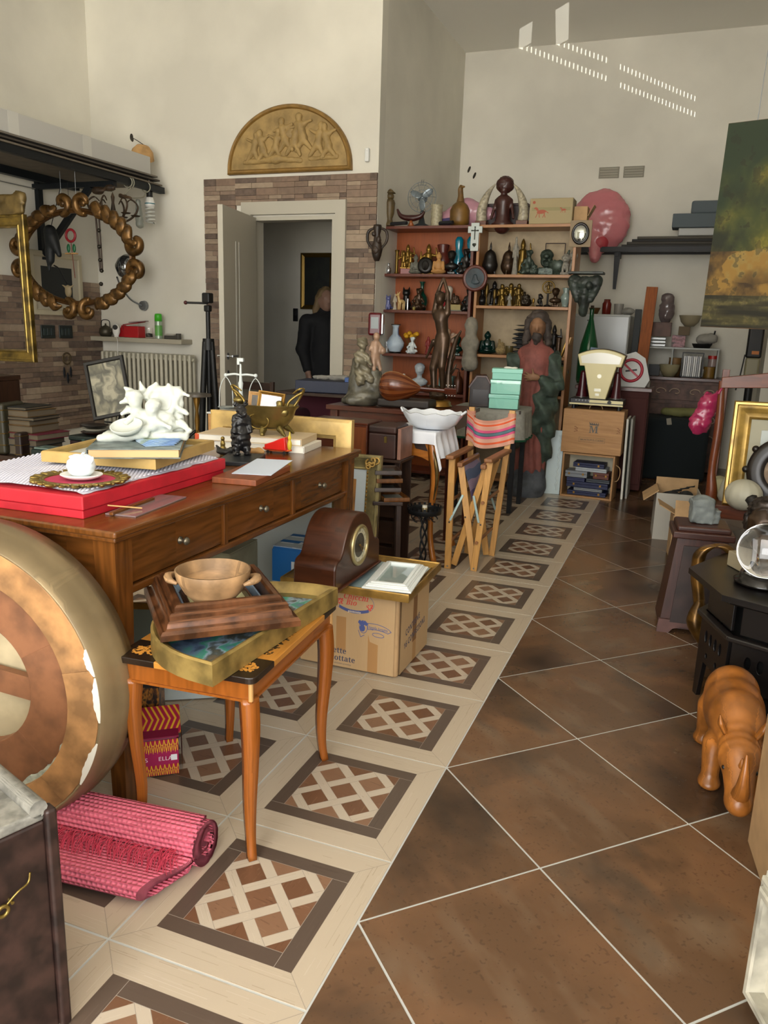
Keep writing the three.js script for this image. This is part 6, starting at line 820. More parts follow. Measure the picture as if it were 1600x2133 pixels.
  { const t = thing('blue_white_vase', 'blue and white porcelain vase with long neck', 'vase',[-1.81,y, ZS + .07]); mk('vase', la(VASE.round.map(([a, b]) => [a * .235 * .95,b * .235]),28), painting(64,['#9fb0c0', '#b7c6d2', '#aebccb', '#4a5a8c'],4,77), t, false); mk('stand', la([[0,0],[.05,0],[.05,.012],[.04,.016],[0,.016]],20).translate(0,-.001,0), dkB, t); mk('lip', to(.038,.004,0,.234,0,[PI / 2,0,0]), M('#4a3c2c',.4), t); }
  put('glass_tumbler', 'small clear glass tumbler left of the blue white vase', 'glass', la([[.3,0],[.34,.02],[.36,1],[.34,1],[.3,.06],[0,.05],[0,0]],18), glassM,-1.875,y,.09, { z: .1 });
  { const t = thing('yellow_roses', 'bunch of dried yellow roses in a small pot', 'flowers',[-1.70,y, ZS - .02]); for (const [x, yy, z] of [[-.05,.15,0],[-.01,.165,.02],[.03,.15,0],[.055,.16,.02],[-.03,.14,.04],[.02,.14,.045]]) { mk('rose', T(blob([['e',[0,0,0],[.022,.018,.022]],['e',[0,.008,0],[.012,.014,.012]]],.006,.006),[x, yy, z]), M('#c89414',.6), t); mk('stem', tu([[x * .4,.05,z * .4],[x * .8,.1,z],[x, yy - .01,z]],.0025,8,5), M('#5c5220',.7), t); } mk('pot', la([[0,0],[.03,0],[.04,.06],[.036,.06],[0,.02]],18), M('#4a3a1c',.5), t); }
  put('white_lady_figurine', 'white porcelain lady figurine before the yellow roses', 'figurine', fig('seatedlady'), M('#c4cdce',.2),-1.655,y,.14, { z: .09 });
  put('red_hat_doll', 'small doll with red hat behind bronze legs', 'doll', fig('stand'), M('#7c2420',.5),-1.54,y,.15, { z: 0 });
  put('cherub_figurine', 'pale cherub figurine with raised arm', 'figurine', fig('angel'), M('#9c7c62',.45),-1.36,y,.235, { z: .04 });
  put('green_hooded_figure', 'dark green glazed hooded figure beside cherub', 'figurine', fig('bust'), M('#0b2a20',.2),-1.27,y,.16, { z: .06 });
  // right, fourth board
  y = 1.074;
  put('green_glass_buddha', 'dark green glass seated buddha behind grey torso', 'figurine', fig('buddha'), M('#06231d',.12),-1.02,y,.18, { z: .05,s: [1.2,1,1.1] });
  put('coral_branch', 'tan dried coral lump beside green glass buddha', 'coral', fig('rocky'), mottle('#6d5a38', '#8f7a50',.8),-.905,y,.13, { z: .05,s: [.9,1,1] });
  put('amber_candle_glass', 'small dull amber candle glass by the coral', 'glass', la([[0,0],[.4,0],[.45,1],[.4,1],[.36,.1],[0,.1]],16), M('#4f4526',.3),-.83,y,.07, { z: .08 });
  put('feather_ornament', 'black spotted feather ornament left of the statue head', 'ornament', blob([['e',[0,.5,0],[.24,.5,.06]],['c',[0,.1,0],[.1,0,0],.06,.04]],.04,.04, (x, y, z) => .03 * Math.sin(y * 40)), M('#191a1c',.5),-.765,y,.22, { z: -.02 });
  put('black_buddha', 'tall black standing buddha right of the statue head', 'figurine', fig('deity'), dkB,-.49,y,.25, { z: .03,s: [.8,1,.8] });
  put('dark_incense_box', 'dark carved column box beside black buddha', 'box', la([[0,0],[.16,0],[.18,.05],[.14,.1],[.14,.9],[.18,.95],[.14,1],[0,1]],14), bronze,-.445,y,.15, { z: .06 });
  for (const [i, l] of [[0, 'thin gilt frame leaning inside beech bookcase'],[1, 'thin wooden frame leaning behind the gilt frame in beech bookcase']]) { const f = tag(mk('leaning_picture_frame', rb(.012,.16,.12,0,.08,0,.002), i ? beech : gd), l, 'frame'); f.position.set(-.415 + i * .022,y, ZS + .05); f.rotation.z = -.28; }
  // left, fifth board
  y = .737;
  { const t = thing('lotus_bowl', 'white lotus shaped glass bowl', 'bowl',[-1.77,y + .06,ZS + .06]); for (let i = 0; i < 12; i++) { const a = i * PI / 6,g = new THREE.SphereGeometry(.035,8,6); g.scale(.35,1,.5); mk('petal', T(T(g,[0,.035,0],[0,0,-.75]),[.03 * Math.cos(a),.02,.03 * Math.sin(a)],null).rotateY(0), white, t).rotation.y = -a; } mk('foot', la([[0,-.06],[.035,-.06],[.012,-.045],[.012,0],[.03,.03],[0,.03]],18), white, t); }
  put('white_bust', 'white marble bust with curly hair on mahogany shelf', 'bust', fig('bust'), M('#b2bcc4',.5),-1.60,y,.235, { z: .02 });
  { const t = thing('mint_storage_box', 'pale mint box behind the glass siphon', 'box',[-1.365,y, ZS - .02]); mk('box', rb(.12,.14,.1,0,.07,0,.004), M('#5f8f88',.4), t); mk('wire_handle', tu([[-.03,.14,0],[-.03,.165,0],[.03,.165,0],[.03,.14,0]],.003,20,5), steel, t); }
  { const t = thing('glass_siphon', 'clear glass bottle with silver top before the mint box', 'bottle',[-1.34,y, ZS + .09]); mk('bottle', la([[0,0],[.03,0],[.032,.01],[.032,.1],[.012,.13],[.012,.15]],18), M('#9fc4c4',.05,0, { transmission: .85,thickness: 0 }), t); mk('pump_head',[cy(.012,.012,.03,0,.16,0,14), bx(.05,.01,.012,.02,.18,0)],chrome, t); }
  { const t = thing('copper_mill', 'copper brown coffee mill bottle with crank and black knob', 'mill',[-1.25,y, ZS + .04]); mk('body', la([[0,0],[.04,0],[.044,.02],[.04,.1],[.03,.13],[.014,.15],[.012,.18],[0,.18]],20), M('#4a2716',.3,.3), t); mk('crank', tu([[0,.18,0],[0,.2,0],[-.03,.205,0],[-.06,.2,0]],.004,14,6), iron, t); mk('knob', sp(.013,.03,.205,0), black, t); }
  put('dark_basket', 'low dark wicker basket behind white bust foot', 'basket', la([[0,0],[.4,0],[.5,.5],[.5,1],[.45,1],[.42,.2],[0,.15]],20), bronze,-1.50,y,.06, { z: .05 });
  { const t = thing('desk_globe', 'small old globe on dark foot in the beech bookcase', 'globe',[-.425,.774,ZS + .06]); mk('ball', sp(.068,0,.175,0), painting(128,['#31505e', '#3f6670', '#8c8a4c', '#4a6b60', '#35525c'],3,91), t, false); mk('foot', la([[0,0],[.06,0],[.06,.03],[.05,.1],[0,.11]],20), dkB, t); mk('meridian', to(.074,.004,0,.175,0,[0,.4,0],PI), dkB, t); }
}
// things on top of the bookcases
{
  const y = 2.062;
  { const t = thing('wooden_figure_lamp', 'olive wooden baluster figure with flat hat', 'figure',[-1.885,y, ZS + .1]); mk('body', la([[0,0],[.04,0],[.042,.015],[.025,.04],[.022,.06],[.036,.1],[.042,.18],[.032,.205],[.022,.21]],20), mottle('#453820', '#64522f',.5), t); mk('head', la([[0,.205],[.028,.215],[.032,.235],[.022,.255],[0,.258]],18), mottle('#453820', '#64522f',.5), t); mk('hat', la([[0,.252],[.045,.255],[.03,.268],[.012,.285],[0,.29]],8), mottle('#453820', '#64522f',.5), t); }
  { const t = thing('desk_fan', 'vintage metal desk fan with wire cage', 'fan',[-1.635,y, ZS + .02],.15); const fm = M('#6b7478',.4,.6); mk('base', la([[0,0],[.07,0],[.07,.012],[.03,.03],[.016,.08],[.016,.12],[0,.12]],24), M('#23282b',.4), t); mk('motor', T(la([[0,-.04],[.035,-.035],[.04,0],[.03,.03],[0,.035]],18),[0,.225,0],[PI / 2,0,0]), fm, t); mk('neck', rod([0,.1,0],[0,.2,-.01],.012), fm, t); for (let i = 0; i < 3; i++) { const a = i * 2.094 + .6,g = new THREE.SphereGeometry(.05,12,8); g.scale(1,.55,.08); mk('blade', T(T(g,[.055,0,0],[.35,0,0]),[0,.225,.035],[0,0,a]), M('#788287',.35,.5), t); } mk('cage',[to(.115,.0025,0,.225,.035,null, PI * 2,40,5), to(.09,.002,0,.225,.06,null, PI * 2,36,5), to(.05,.002,0,.225,.068,null, PI * 2,28,5),...Array.from({ length: 10 }, (_, i) => { const a = i * PI / 5; return tu([[.115 * Math.cos(a),.225 + .115 * Math.sin(a),.035],[.08 * Math.cos(a),.225 + .08 * Math.sin(a),.064],[.015 * Math.cos(a),.225 + .015 * Math.sin(a),.07]],.0016,8,4); })],fm, t); mk('cage_clip',[rod([-.008,.31,.06],[-.008,.36,.02],.002), rod([.008,.31,.06],[.008,.36,.02],.002)],fm, t); }
  { const t = thing('wooden_boat', 'dark red wooden boat shaped animal carving on cone foot', 'carving',[-1.695,y, ZS + .11],.05); mk('boat', T(tt([[-.12,.12,0],[-.09,.07,0],[0,.05,0],[.08,.065,0],[.11,.1,0]],[.008,.018,.026,.02,.008],22,8),[0,.01,0]), M('#35130e',.35), t); mk('foot', la([[0,0],[.028,0],[.012,.03],[.016,.045],[0,.045]],16), M('#8a4a1c',.4), t); }
  { const a = tag(mk('black_tube', T(rod([0,.016,0],[.16,.016,.0],.014)), M('#1b1c20',.35)), 'black short telescope tube lying beside wooden boat', 'tube'); a.position.set(-1.86,y, ZS + .13); a.rotation.y = -.3; const b = tag(mk('black_tube', T(rod([0,.016,0],[.13,.016,.0],.015)), M('#14151a',.35)), 'black tube lying between jar and brown goose bottle', 'tube'); b.position.set(-1.45,y, ZS + .12); b.rotation.y = -.35; }
  put('stone_jar', 'pale mottled cylinder candle jar beside the fan', 'jar', la([[0,0],[.26,0],[.28,.04],[.28,.9],[.3,1],[.24,1],[.22,.2],[0,.15]],22), mottle('#8a8468', '#a89f82',.5),-1.50,y,.165, { z: .05 });
  { const t = thing('goose_bottle', 'brown wicker bodied bottle with goose neck', 'bottle',[-1.31,y, ZS + .04]); const gm = mottle('#4f3512', '#75541f',.45); mk('body', la([[0,0],[.07,0],[.078,.04],[.08,.12],[.06,.16],[.03,.185],[0,.19]],26), gm, t); mk('neck', tt([[0,.17,0],[0,.23,0],[-.004,.285,0],[.008,.3,.01]],[.034,.022,.02,.018],18,10), gm, t); mk('beak', T(sp(.012,.02,.295,.012,[1.3,.7,.7]),[0,0,0]), gm, t); }
  { const t = thing('pink_bubble_bundle', 'pink bubble wrapped bundle lying on top of bookcases behind the goose bottle', 'bundle',[-1.28,y, ZS - .06]); mk('wrap', blob([['c',[-.2,.06,0],[.0,.13,0],.06,.09],['c',[0,.13,0],[.2,.1,0],.09,.06],['c',[-.2,.04,0],[.1,.06,.0],.04,.05]],.014,.04, (x, yy, z) => .008 * n3(x * 16,yy * 16,z * 16) + .004 * n3(x * 40,yy * 40,z * 40)), M('#c08f9c',.2,0, { transmission: .2,thickness: 0 }), t); mk('purple_lining', blob([['c',[-.24,.04,.03],[-.02,.06,.05],.035,.04]],.012,.02), M('#3d3560',.5), t); }
  for (const [i, x, l] of [[0,-1.125, 'carved ivory coloured tusk on wooden foot left of the afro figure'],[1,-.80, 'carved ivory coloured tusk on wooden foot right of the afro figure']]) { const s = i ? 1 : -1,t = thing('carved_tusk', l, 'tusk',[x, y, ZS + .05],0, 'carved tusks on the bookcase'); mk('tusk', tt([[0,.03,0],[-s * -.005,.1,0],[s * -.012,.18,0],[s * -.045,.25,0],[s * -.095,.31,0]],[.042,.04,.033,.02,.004],26,10), mottle('#7d745e', '#b5ab92',.4,0, {},10,9), t); mk('foot', rb(.09,.035,.08,0,.0175,0,.004), wood('#4a2512', '#6a3a20',.4, {},20), t); }
  { const t = thing('afro_figure', 'dark red brown wooden bust of a woman with round afro hair', 'figure',[-.955,y, ZS + .06]); const fm = wood('#2c110c', '#43201a',.35, {},21); mk('body', blob([['c',[0,0,0],[0,.1,0],.065,.05],['c',[0,.1,0],[0,.17,0],.05,.06],['e',[0,.19,0],[.06,.025,.035]],['c',[0,.2,0],[0,.24,.005],.018,.015],['e',[0,.26,.01],[.03,.038,.032]],['c',[-.058,.18,0],[-.085,.05,.03],.014,.011],['c',[.058,.18,0],[.09,.05,.03],.014,.011],['e',[0,.01,0],[.09,.02,.05]]],.007,.014), fm, t); mk('afro', blob([['e',[0,.3,-.01],[.07,.065,.055]]],.007,.01, (x, yy, z) => .006 * n3(x * 40,yy * 40,z * 40)), fm, t); }
  { const t = thing('dark_basket_box', 'dark brown box behind the afro figure', 'box',[-.955,y, ZS - .07]); mk('body', rb(.34,.16,.1,0,.08,0,.006), M('#241210',.5), t); mk('lid', rb(.35,.02,.11,0,.165,0,.004), M('#2a1512',.5), t); }
  { const t = thing('painted_horse_box', 'pale wooden box painted with red horses on bookcase top', 'box',[-.575,y, ZS + .03]); mk('box', rb(.325,.185,.17,0,.0925,0,.004), mottle('#8a7a56', '#9c8c66',.6), t); part(mk('painted_front', T(new THREE.PlaneGeometry(.315,.175),[0,.0925,.0862]), M('#ffffff',.6,0, { map: canvasTex(256,144, (g, w, h) => { g.fillStyle = '#9a8a62'; g.fillRect(0,0,w, h); g.fillStyle = '#7d7a4c'; g.globalAlpha = .6; g.fillRect(10,50,236,20); g.globalAlpha = 1; g.fillStyle = '#9c4a2c'; const horse = (x, y2,s) => { g.beginPath(); g.ellipse(x, y2,28 * s,12 * s,-.1,0,7); g.fill(); g.beginPath(); g.ellipse(x - 28 * s, y2 - 16 * s,13 * s,7 * s,.9,0,7); g.fill(); g.beginPath(); g.ellipse(x - 38 * s, y2 - 22 * s,9 * s,5 * s,-.4,0,7); g.fill(); g.lineWidth = 4 * s; g.strokeStyle = '#9c4a2c'; for (const [a, b] of [[-22,-34],[-14,-10],[16,26],[22,10]]) { g.beginPath(); g.moveTo(x + a * s, y2 + 8 * s); g.lineTo(x + b * s, y2 + 34 * s); g.stroke(); } g.beginPath(); g.moveTo(x + 26 * s, y2 - 4 * s); g.lineTo(x + 44 * s, y2 + 8 * s); g.stroke(); }; horse(70,76,1); horse(205,66,.5); g.beginPath(); g.arc(22,20,9,0,7); g.fill(); }) }), t, false), 'painted running horses'); }
  { const t = thing('small_carton', 'small brown carton beside painted horse box', 'box',[-.36,y, ZS + .0]); mk('box', rb(.1,.13,.12,0,.065,0,.003), card, t); mk('open_flap', T(rb(.004,.09,.11,0,0,0,.001),[.075,.1,0],[0,0,-.5]), card, t); }
  // hung on the fronts and sides
  { const t = thing('white_cross', 'white wooden cross with dark metal crucifix and heart hung between bookcases', 'cross',[-1.145,1.965,ZS + .148]); mk('cross', T(ex([[-.03,-.1],[.03,-.1],[.03,.035],[.055,.035],[.055,.08],[.03,.08],[.03,.105],[-.03,.105],[-.03,.08],[-.055,.08],[-.055,.035],[-.03,.035]],.012,.002),[0,0,0]), M('#b8c0bc',.5), t); mk('metal_crucifix',[bx(.008,.085,.004,0,.025,.016), bx(.05,.008,.004,0,.05,.016), sp(.007,0,.05,.017), sp(.006,.024,.05,.017), sp(.006,-.024,.05,.017), sp(.006,0,.075,.017)],M('#3d4038',.4,.5), t); mk('heart', T(blob([['e',[-.007,.006,0],[.01,.011,.004]],['e',[.007,.006,0],[.01,.011,.004]],['c',[0,0,0],[0,-.014,0],.009,.002]],.003,.003),[0,-.06,.016]), M('#3d4038',.4,.5), t); }
  { const t = thing('round_plaque', 'round dark plaque with wooden rim hung between bookcases', 'plaque',[-1.125,1.658,ZS + .15]); mk('rim', T(la([[.078,0],[.1,0],[.102,.012],[.09,.02],[.076,.014]],40),[0,0,0],[PI / 2,0,0]), wood('#44180f', '#5e281a',.4, {},22), t); mk('disc', T(new THREE.CylinderGeometry(.08,.08,.01,36),[0,0,.006],[PI / 2,0,0]), mottle('#1c262c', '#33424a',.5), t); mk('relief', T(blob([['e',[0,.005,0],[.02,.028,.006]],['e',[.008,-.03,0],[.034,.016,.006]]],.005,.01),[0,0,.012]), mottle('#1c262c', '#33424a',.5), t); }
  { const t = thing('oval_convex_mirror', 'oval convex mirror in black rim mounted on beige board', 'mirror',[-.335,1.985,ZS + .147]); mk('board', rb(.16,.19,.012,0,0,0,.002), M('#8c7a60',.7), t); const r = to(.062,.011,0,0,.014,null, PI * 2,36); r.scale(.9,1.1,1); mk('black_rim', r, M('#17110f',.25), t); const g = new THREE.SphereGeometry(.06,24,12,0,PI * 2,0,PI / 2); g.rotateX(PI / 2); g.scale(.88,1.08,.3); mk('convex_glass', T(g,[0,0,.01]), M('#b9bdb8',.05,.95), t); }
  { const t = thing('carved_corbel', 'grey green carved acanthus corbel bracket fixed to bookcase side', 'corbel',[-.265,1.41,ZS + .16]); const cm = mottle('#1c2420', '#38413a',.5); mk('top_plate', rb(.26,.018,.13,0,.292,0,.004), cm, t); mk('leaves', blob([['c',[0,.0,0],[0,.2,.0],.03,.06],['e',[-.08,.24,.02],[.05,.04,.04]],['e',[.08,.24,.02],[.05,.04,.04]],['c',[-.05,.1,.02],[-.09,.2,.03],.025,.03],['c',[.05,.1,.02],[.09,.2,.03],.025,.03],['e',[0,.22,.05],[.06,.05,.03]],['c',[0,.02,.02],[0,.12,.05],.03,.03]],.009,.02, (x, yy, z) => .007 * n3(x * 26,yy * 26,z * 26)), cm, t); mk('cherub_head', sp(.026,.035,.2,.075,[1,1.15,1]), cm, t); }
  { const t = thing('carved_pitcher', 'dark carved wooden two handled pitcher hung at the brick wall corner', 'pitcher',[-1.86,1.765,ZD + .085]); const cm = mottle('#1f1611', '#3a2c21',.45); mk('body', la([[0,.0],[.02,.0],[.035,.04],[.045,.09],[.03,.15],[.022,.2],[.035,.25],[.03,.27],[0,.26]],20), cm, t); for (const s of [-1,1]) mk('handle', tt([[s * .02,.25,0],[s * .075,.22,0],[s * .08,.15,0],[s * .035,.09,0]],[.008,.012,.011,.008],18,7), cm, t); mk('carved_leaves', blob([['e',[0,.08,.03],[.03,.03,.02]],['e',[.02,.16,.02],[.02,.03,.02]],['e',[-.02,.2,.02],[.02,.02,.02]]],.006,.01, (x, yy, z) => .005 * n3(x * 40,yy * 40,z * 40)), cm, t); }
  { const t = thing('plaster_torso', 'grey plaster female torso cast hung between the bookcases', 'cast',[-1.13,.93,ZS + .17]); mk('torso', blob([['e',[0,.36,0],[.055,.07,.05]],['c',[0,.3,0],[0,.26,0],.045,.05],['e',[-.03,.22,.01],[.045,.05,.04]],['e',[.035,.22,.01],[.04,.05,.04]],['c',[0,.18,0],[.0,.08,0],.055,.06],['e',[.01,.06,.01],[.065,.06,.045]]],.009,.02, (x, yy, z) => .006 * n3(x * 16,yy * 16,z * 16) + .003 * n3(x * 44,yy * 44,z * 44)), mottle('#6f6a5e', '#8d8779',.85), t); }
}
// ---------- stone cladding ----------
{
  const cols = ['#6f5d4f', '#7d6a5a', '#8c7a68', '#5f5046', '#978571', '#766253'].map(c => mottle(c, new THREE.Color(c).offsetHSL(0,0,.04).getStyle(),.85,0, {},9,4));
  const geoC = {}, bg = (w, h) => { const k = w.toFixed(2) + h; return geoC[k] || (geoC[k] = (() => { const g = new THREE.BoxGeometry(w - .0025,h - .0025,.022); layUV(g,4); return g; })()); };
  const wallBy = n => scene.children.find(o => o.name === n);
  // fields: [wall, u0,u1,v0,v1,holes, place]
  const field = (wall, u0,u1,v0,v1,hole, place) => { let v = v1; while (v > v0) { const h = [.032,.042,.042,.056][Math.floor(rnd() * 4)]; let u = u0; while (u < u1 - .02) { let w = Math.round(rr(.09,.27) * 25) / 25; if (u + w > u1 - .05) w = Math.round((u1 - u) * 100) / 100; const c = u + w / 2; if (!hole(c - w / 2,c + w / 2,v - h)) { const m = mk('brick', bg(w, h), cols[Math.floor(rnd() * 6)],wall, false); place(m, c, v - h / 2,rr(0,.006)); } u += w; } v -= h; } };
  const wd = wallBy('wall_door');
  field(wd,-3.486,-3.18,.55,2.43, () => false, (m, u, v, d) => m.position.set(u, v, ZD + .006 + d));
  field(wd,-2.16,-1.90,.55,2.43, () => false, (m, u, v, d) => m.position.set(u, v, ZD + .006 + d));
  field(wd,-3.18,-2.16,2.235,2.43, () => false, (m, u, v, d) => m.position.set(u, v, ZD + .006 + d));
  field(wallBy('wall_left'),-4.99,-3.6,.3,1.57, () => false, (m, u, v, d) => { m.rotation.y = PI / 2; m.position.set(XL + .006 + d, v, u); });
}
// ---------- door ----------
{
  const dm = M('#b3ae9f',.55);
  struct('door_frame',[bx(.09,2.235,.05,-2.2,1.1175,ZD + .02), bx(.09,2.235,.05,-3.065,1.1175,ZD + .02), bx(.775,.1,.05,-2.6325,2.185,ZD + .02), bx(.03,2.12,.14,-2.262,1.06,ZD - .04), bx(.03,2.12,.14,-3.003,1.06,ZD - .04), bx(.711,.03,.14,-2.6325,2.105,ZD - .04)],dm);
  const t = new THREE.Group(); t.name = 'door_1'; t.userData.kind = 'structure'; scene.add(t); t.position.set(-2.985,0,ZD + .05); t.rotation.y = -1.39;
  mk('door_leaf', rb(.73,2.1,.042,.365,1.06,0,.003), dm, t); for (const x of [.40,.47]) mk('door_groove', bx(.014,1.75,.046,x,1.0,0), M('#c9c8c0',.4), t);
  const h = mk('handle_plate',[cy(.026,.026,.052,.67,1.0,0,20,[PI / 2,0,0])],chrome, t); mk('lever',[rod([.67,1.0,.02],[.67,1.0,.06],.009), rod([.67,1.0,.058],[.55,1.0,.058],.009), rod([.67,1.0,-.02],[.67,1.0,-.06],.009), rod([.67,1.0,-.058],[.55,1.0,-.058],.009)],chrome, h); mk('lock_plate', cy(.022,.022,.05,.67,.87,0,20,[PI / 2,0,0]), chrome, t);
}
{ // half-round relief above the door
  const t = thing('lunette_relief', 'half round ochre plaster relief of dancing cherubs above the door', 'relief',[-2.68,2.46,ZD + .002]); const om = mottle('#8f7440', '#a98c56',.65,0, {},6,3), R = .56;
  const arc = (r, yb = 0) => { const p = []; for (let i = 0; i <= 40; i++) { const a = PI * i / 40; p.push([r * Math.cos(a), yb + (r - yb) * .885 * Math.sin(a)]); } return p; };
  mk('panel', ex(arc(R - .01),.03), om, t); mk('rim', T(moulding(arc(R - .035,.03),[[0,0],[0,.03],[.01,.045],[.025,.048],[.035,.035],[.036,0]]),[0,0,0]), mottle('#785a24', '#8f6c30',.55), t);
  const put1 = (x, y, s, f) => [['c',[x, y,.03],[x + f * .02 * s, y + .075 * s,.035],.028 * s,.03 * s],['e',[x + f * .03 * s, y + .125 * s,.04],[.025 * s,.028 * s,.024]],['c',[x - .01,y,.03],[x - f * .06 * s, y - .07 * s,.035],.024 * s,.014 * s],['c',[x + .01,y,.03],[x + f * .05 * s, y - .08 * s,.035],.024 * s,.014 * s],['c',[x + .02,y + .08 * s,.035],[x + f * .09 * s, y + .06 * s,.04],.013 * s,.01 * s],['c',[x - .02,y + .08 * s,.035],[x - f * .06 * s, y + .1 * s,.04],.013 * s,.01 * s]];
  [[-.31,.16,1,1, 'cherub'],[-.22,.17,1.05,-1],[-.11,.18,1,1],[-.02,.24,1.1,-1],[.06,.21,1.1,1],[.14,.25,1.2,-1],[.27,.19,1.1,1],[.36,.18,1.1,-1]].forEach(([x, y, s, f]) => mk('cherub', blob(put1(x, y, s, f),.0075,.014, (a, b, c) => .003 * n3(a * 24,b * 24,c * 24)), om, t));
  mk('drapery', blob([['c',[-.4,.08,.02],[-.1,.1,.03],.02,.03],['c',[-.1,.1,.03],[.12,.08,.025],.03,.02],['c',[.2,.09,.02],[.44,.1,.025],.02,.02],['e',[.0,.3,.03],[.06,.05,.02]]],.0085,.03, (a, b, c) => .008 * n3(a * 14,b * 14,c * 14)), om, t);
  const s = thing('alarm_sensor', 'small white alarm sensor beside the plaster relief', 'sensor',[-1.99,2.51,ZD + .002]); mk('body', rb(.035,.1,.03,0,.05,.016,.008), M('#d8dad6',.5), s); mk('lens', sp(.01,0,.085,.03,[1,1,.5]), white, s);
}
// ---------- radiator, sill shelf and what stands on it ----------
{
  const t = thing('radiator', 'cream cast iron column radiator under the sill shelf', 'radiator',[-4.56,0,ZD + .1]); const rm = M('#b9b4a0',.4); for (let i = 0; i < 20; i++) mk('column',[-1,1].flatMap(s => [rb(.03,.72,.03,i * .05 + .015,.6,s * .03,.014)]).concat([rb(.03,.05,.09,i * .05 + .015,.94,0,.02), rb(.03,.05,.09,i * .05 + .015,.27,0,.02)]), rm, t); mk('pipe',[rod([0,.92,0],[1,.92,0],.016), rod([0,.29,0],[1,.29,0],.016)],rm, t); for (const x of [.1,.9]) mk('foot', bx(.03,.25,.06,x,.125,0), rm, t);
  const sh = struct('trim_2', rb(1.0,.04,.17,-4.15,1.075,ZD + .085,.004), M('#a49d8a',.6)); sh.name = 'trim_2';
  const Z0 = ZD + .1,Y0 = 1.096;
  { const k = thing('metal_teapot', 'small dark metal teapot at the sill shelf end', 'teapot',[-4.52,Y0,Z0]); mk('pot', la([[0,0],[.045,0],[.06,.03],[.055,.07],[.03,.09],[.008,.1],[.008,.115],[0,.118]],20), M('#4c473a',.4,.5), k); mk('handle', tu([[-.05,.08,0],[-.04,.14,0],[.04,.14,0],[.05,.08,0]],.004,18,5), iron, k); mk('spout', tt([[.05,.04,0],[.08,.07,0],[.09,.1,0]],[.012,.008,.006],10,7), M('#4c473a',.4,.5), k); }
  { const k = thing('security_camera', 'white indoor camera with black round lens on the sill shelf', 'camera',[-4.36,Y0,Z0 + .05],.3); mk('body', blob([['e',[0,.06,0],[.035,.055,.025]],['c',[0,.0,0],[0,.03,0],.02,.012]],.007,.012), white, k); mk('lens', T(cy(.022,.022,.01,0,.085,.022,20,[PI / 2,0,0])), black, k); mk('cable', tu([[0,.01,.02],[.03,-.02,.06],[.035,-.2,.08],[.03,-.5,.08]],.003,24,5), white, k); }
  { const k = thing('red_tool_box', 'bright red metal box with folded papers on top', 'box',[-4.2,Y0,Z0]); mk('box', rb(.16,.1,.1,0,.05,0,.004), M('#a8161c',.45), k); mk('lid', T(rb(.17,.008,.11,0,0,0,.002),[.0,.125,0],[.1,0,.12]), M('#8c1a22',.5), k); mk('papers',[T(rb(.15,.006,.1,0,0,0,.001),[.05,.14,0],[0,.3,.1])],M('#8c6c6c',.7), k); mk('wedge', T(ex([[0,0],[.1,0],[.06,.1]],.06,.002),[-.19,.003,-.05]), M('#a8161c',.45), k); }
  { const k = thing('clear_jar', 'clear glass jar beside red box on sill', 'jar',[-4.04,Y0,Z0]); mk('jar', la([[0,0],[.035,0],[.037,.09],[.034,.09],[.032,.01],[0,.008]],18), glassM, k); mk('dark_contents', la([[0,.01],[.03,.01],[.03,.04],[0,.045]],14), M('#2a2622',.6), k); }
  { const k = thing('spray_can', 'green and silver spray can on the sill shelf', 'spray can',[-3.935,Y0,Z0]); mk('can', cy(.033,.033,.15,0,.075,0,22), M('#9aa896',.3,.3), k); mk('label_band', cy(.0335,.0335,.09,0,.07,0,22,null, true), M('#5f9a4a',.4), k); part(mk('cap', la([[0,.15],[.033,.15],[.032,.2],[.028,.215],[0,.217]],20), M('#3fae22',.4), k), 'bright green cap'); }
  { const k = thing('hole_punch', 'low grey metal gadget at the sill shelf end', 'gadget',[-3.80,Y0,Z0]); mk('body',[rb(.13,.03,.04,0,.015,0,.004), rb(.025,.05,.05,.075,.025,0,.004)],M('#4d4a44',.45,.4), k); mk('papers', rb(.1,.014,.05,-.01,.037,0,.002), M('#9c978a',.7), k); }
  const ph = thing('dark_tripod', 'black photo tripod with pan handle leaning by the door', 'tripod',[-3.10,0,-4.42]); mk('head',[rb(.07,.08,.07,0,1.44,0,.012), rb(.05,.05,.05,0,1.36,0,.01)],black, ph); mk('pan_handle',[rod([0,1.4,0],[-.17,1.40,.04],.009)],black, ph); mk('grip', sp(.016,-.18,1.40,.04), M('#4a1414',.5), ph); mk('centre_column', rod([0,.5,0],[0,1.36,0],.018), black, ph); for (let i = 0; i < 3; i++) { const a = i * 2.09; mk('leg',[rod([.03 * Math.cos(a),1.1,.03 * Math.sin(a)],[.1 * Math.cos(a),0,.1 * Math.sin(a)],.022,.03)],black, ph); } mk('collar', cy(.045,.05,.09,0,1.08,0,14), black, ph);
  tag(mk('blue_pole', rod([-3.24,.0,-4.9],[-3.14,1.72,-4.955],.008), M('#4d7ba8',.5)), 'thin blue pole leaning on the wall behind tripod', 'pole');
  const st = thing('turned_side_table', 'small round topped side table with gilt turned legs', 'table',[-3.02,0,-4.12]); mk('top', cy(.11,.115,.02,0,.70,0,28), M('#5c554c',.3), st); mk('stem', la([[0,.3],[.02,.3],[.03,.36],[.014,.42],[.02,.5],[.012,.58],[.03,.68],[0,.69]],16), gold, st); for (let i = 0; i < 3; i++) { const a = i * 2.09 + .5; mk('leg', tt([[.01 * Math.cos(a),.42,.01 * Math.sin(a)],[.07 * Math.cos(a),.36,.07 * Math.sin(a)],[.08 * Math.cos(a),.15,.08 * Math.sin(a)],[.12 * Math.cos(a),0,.12 * Math.sin(a)]],[.012,.014,.012,.016],16,6), i ? dkB : gold, st); }
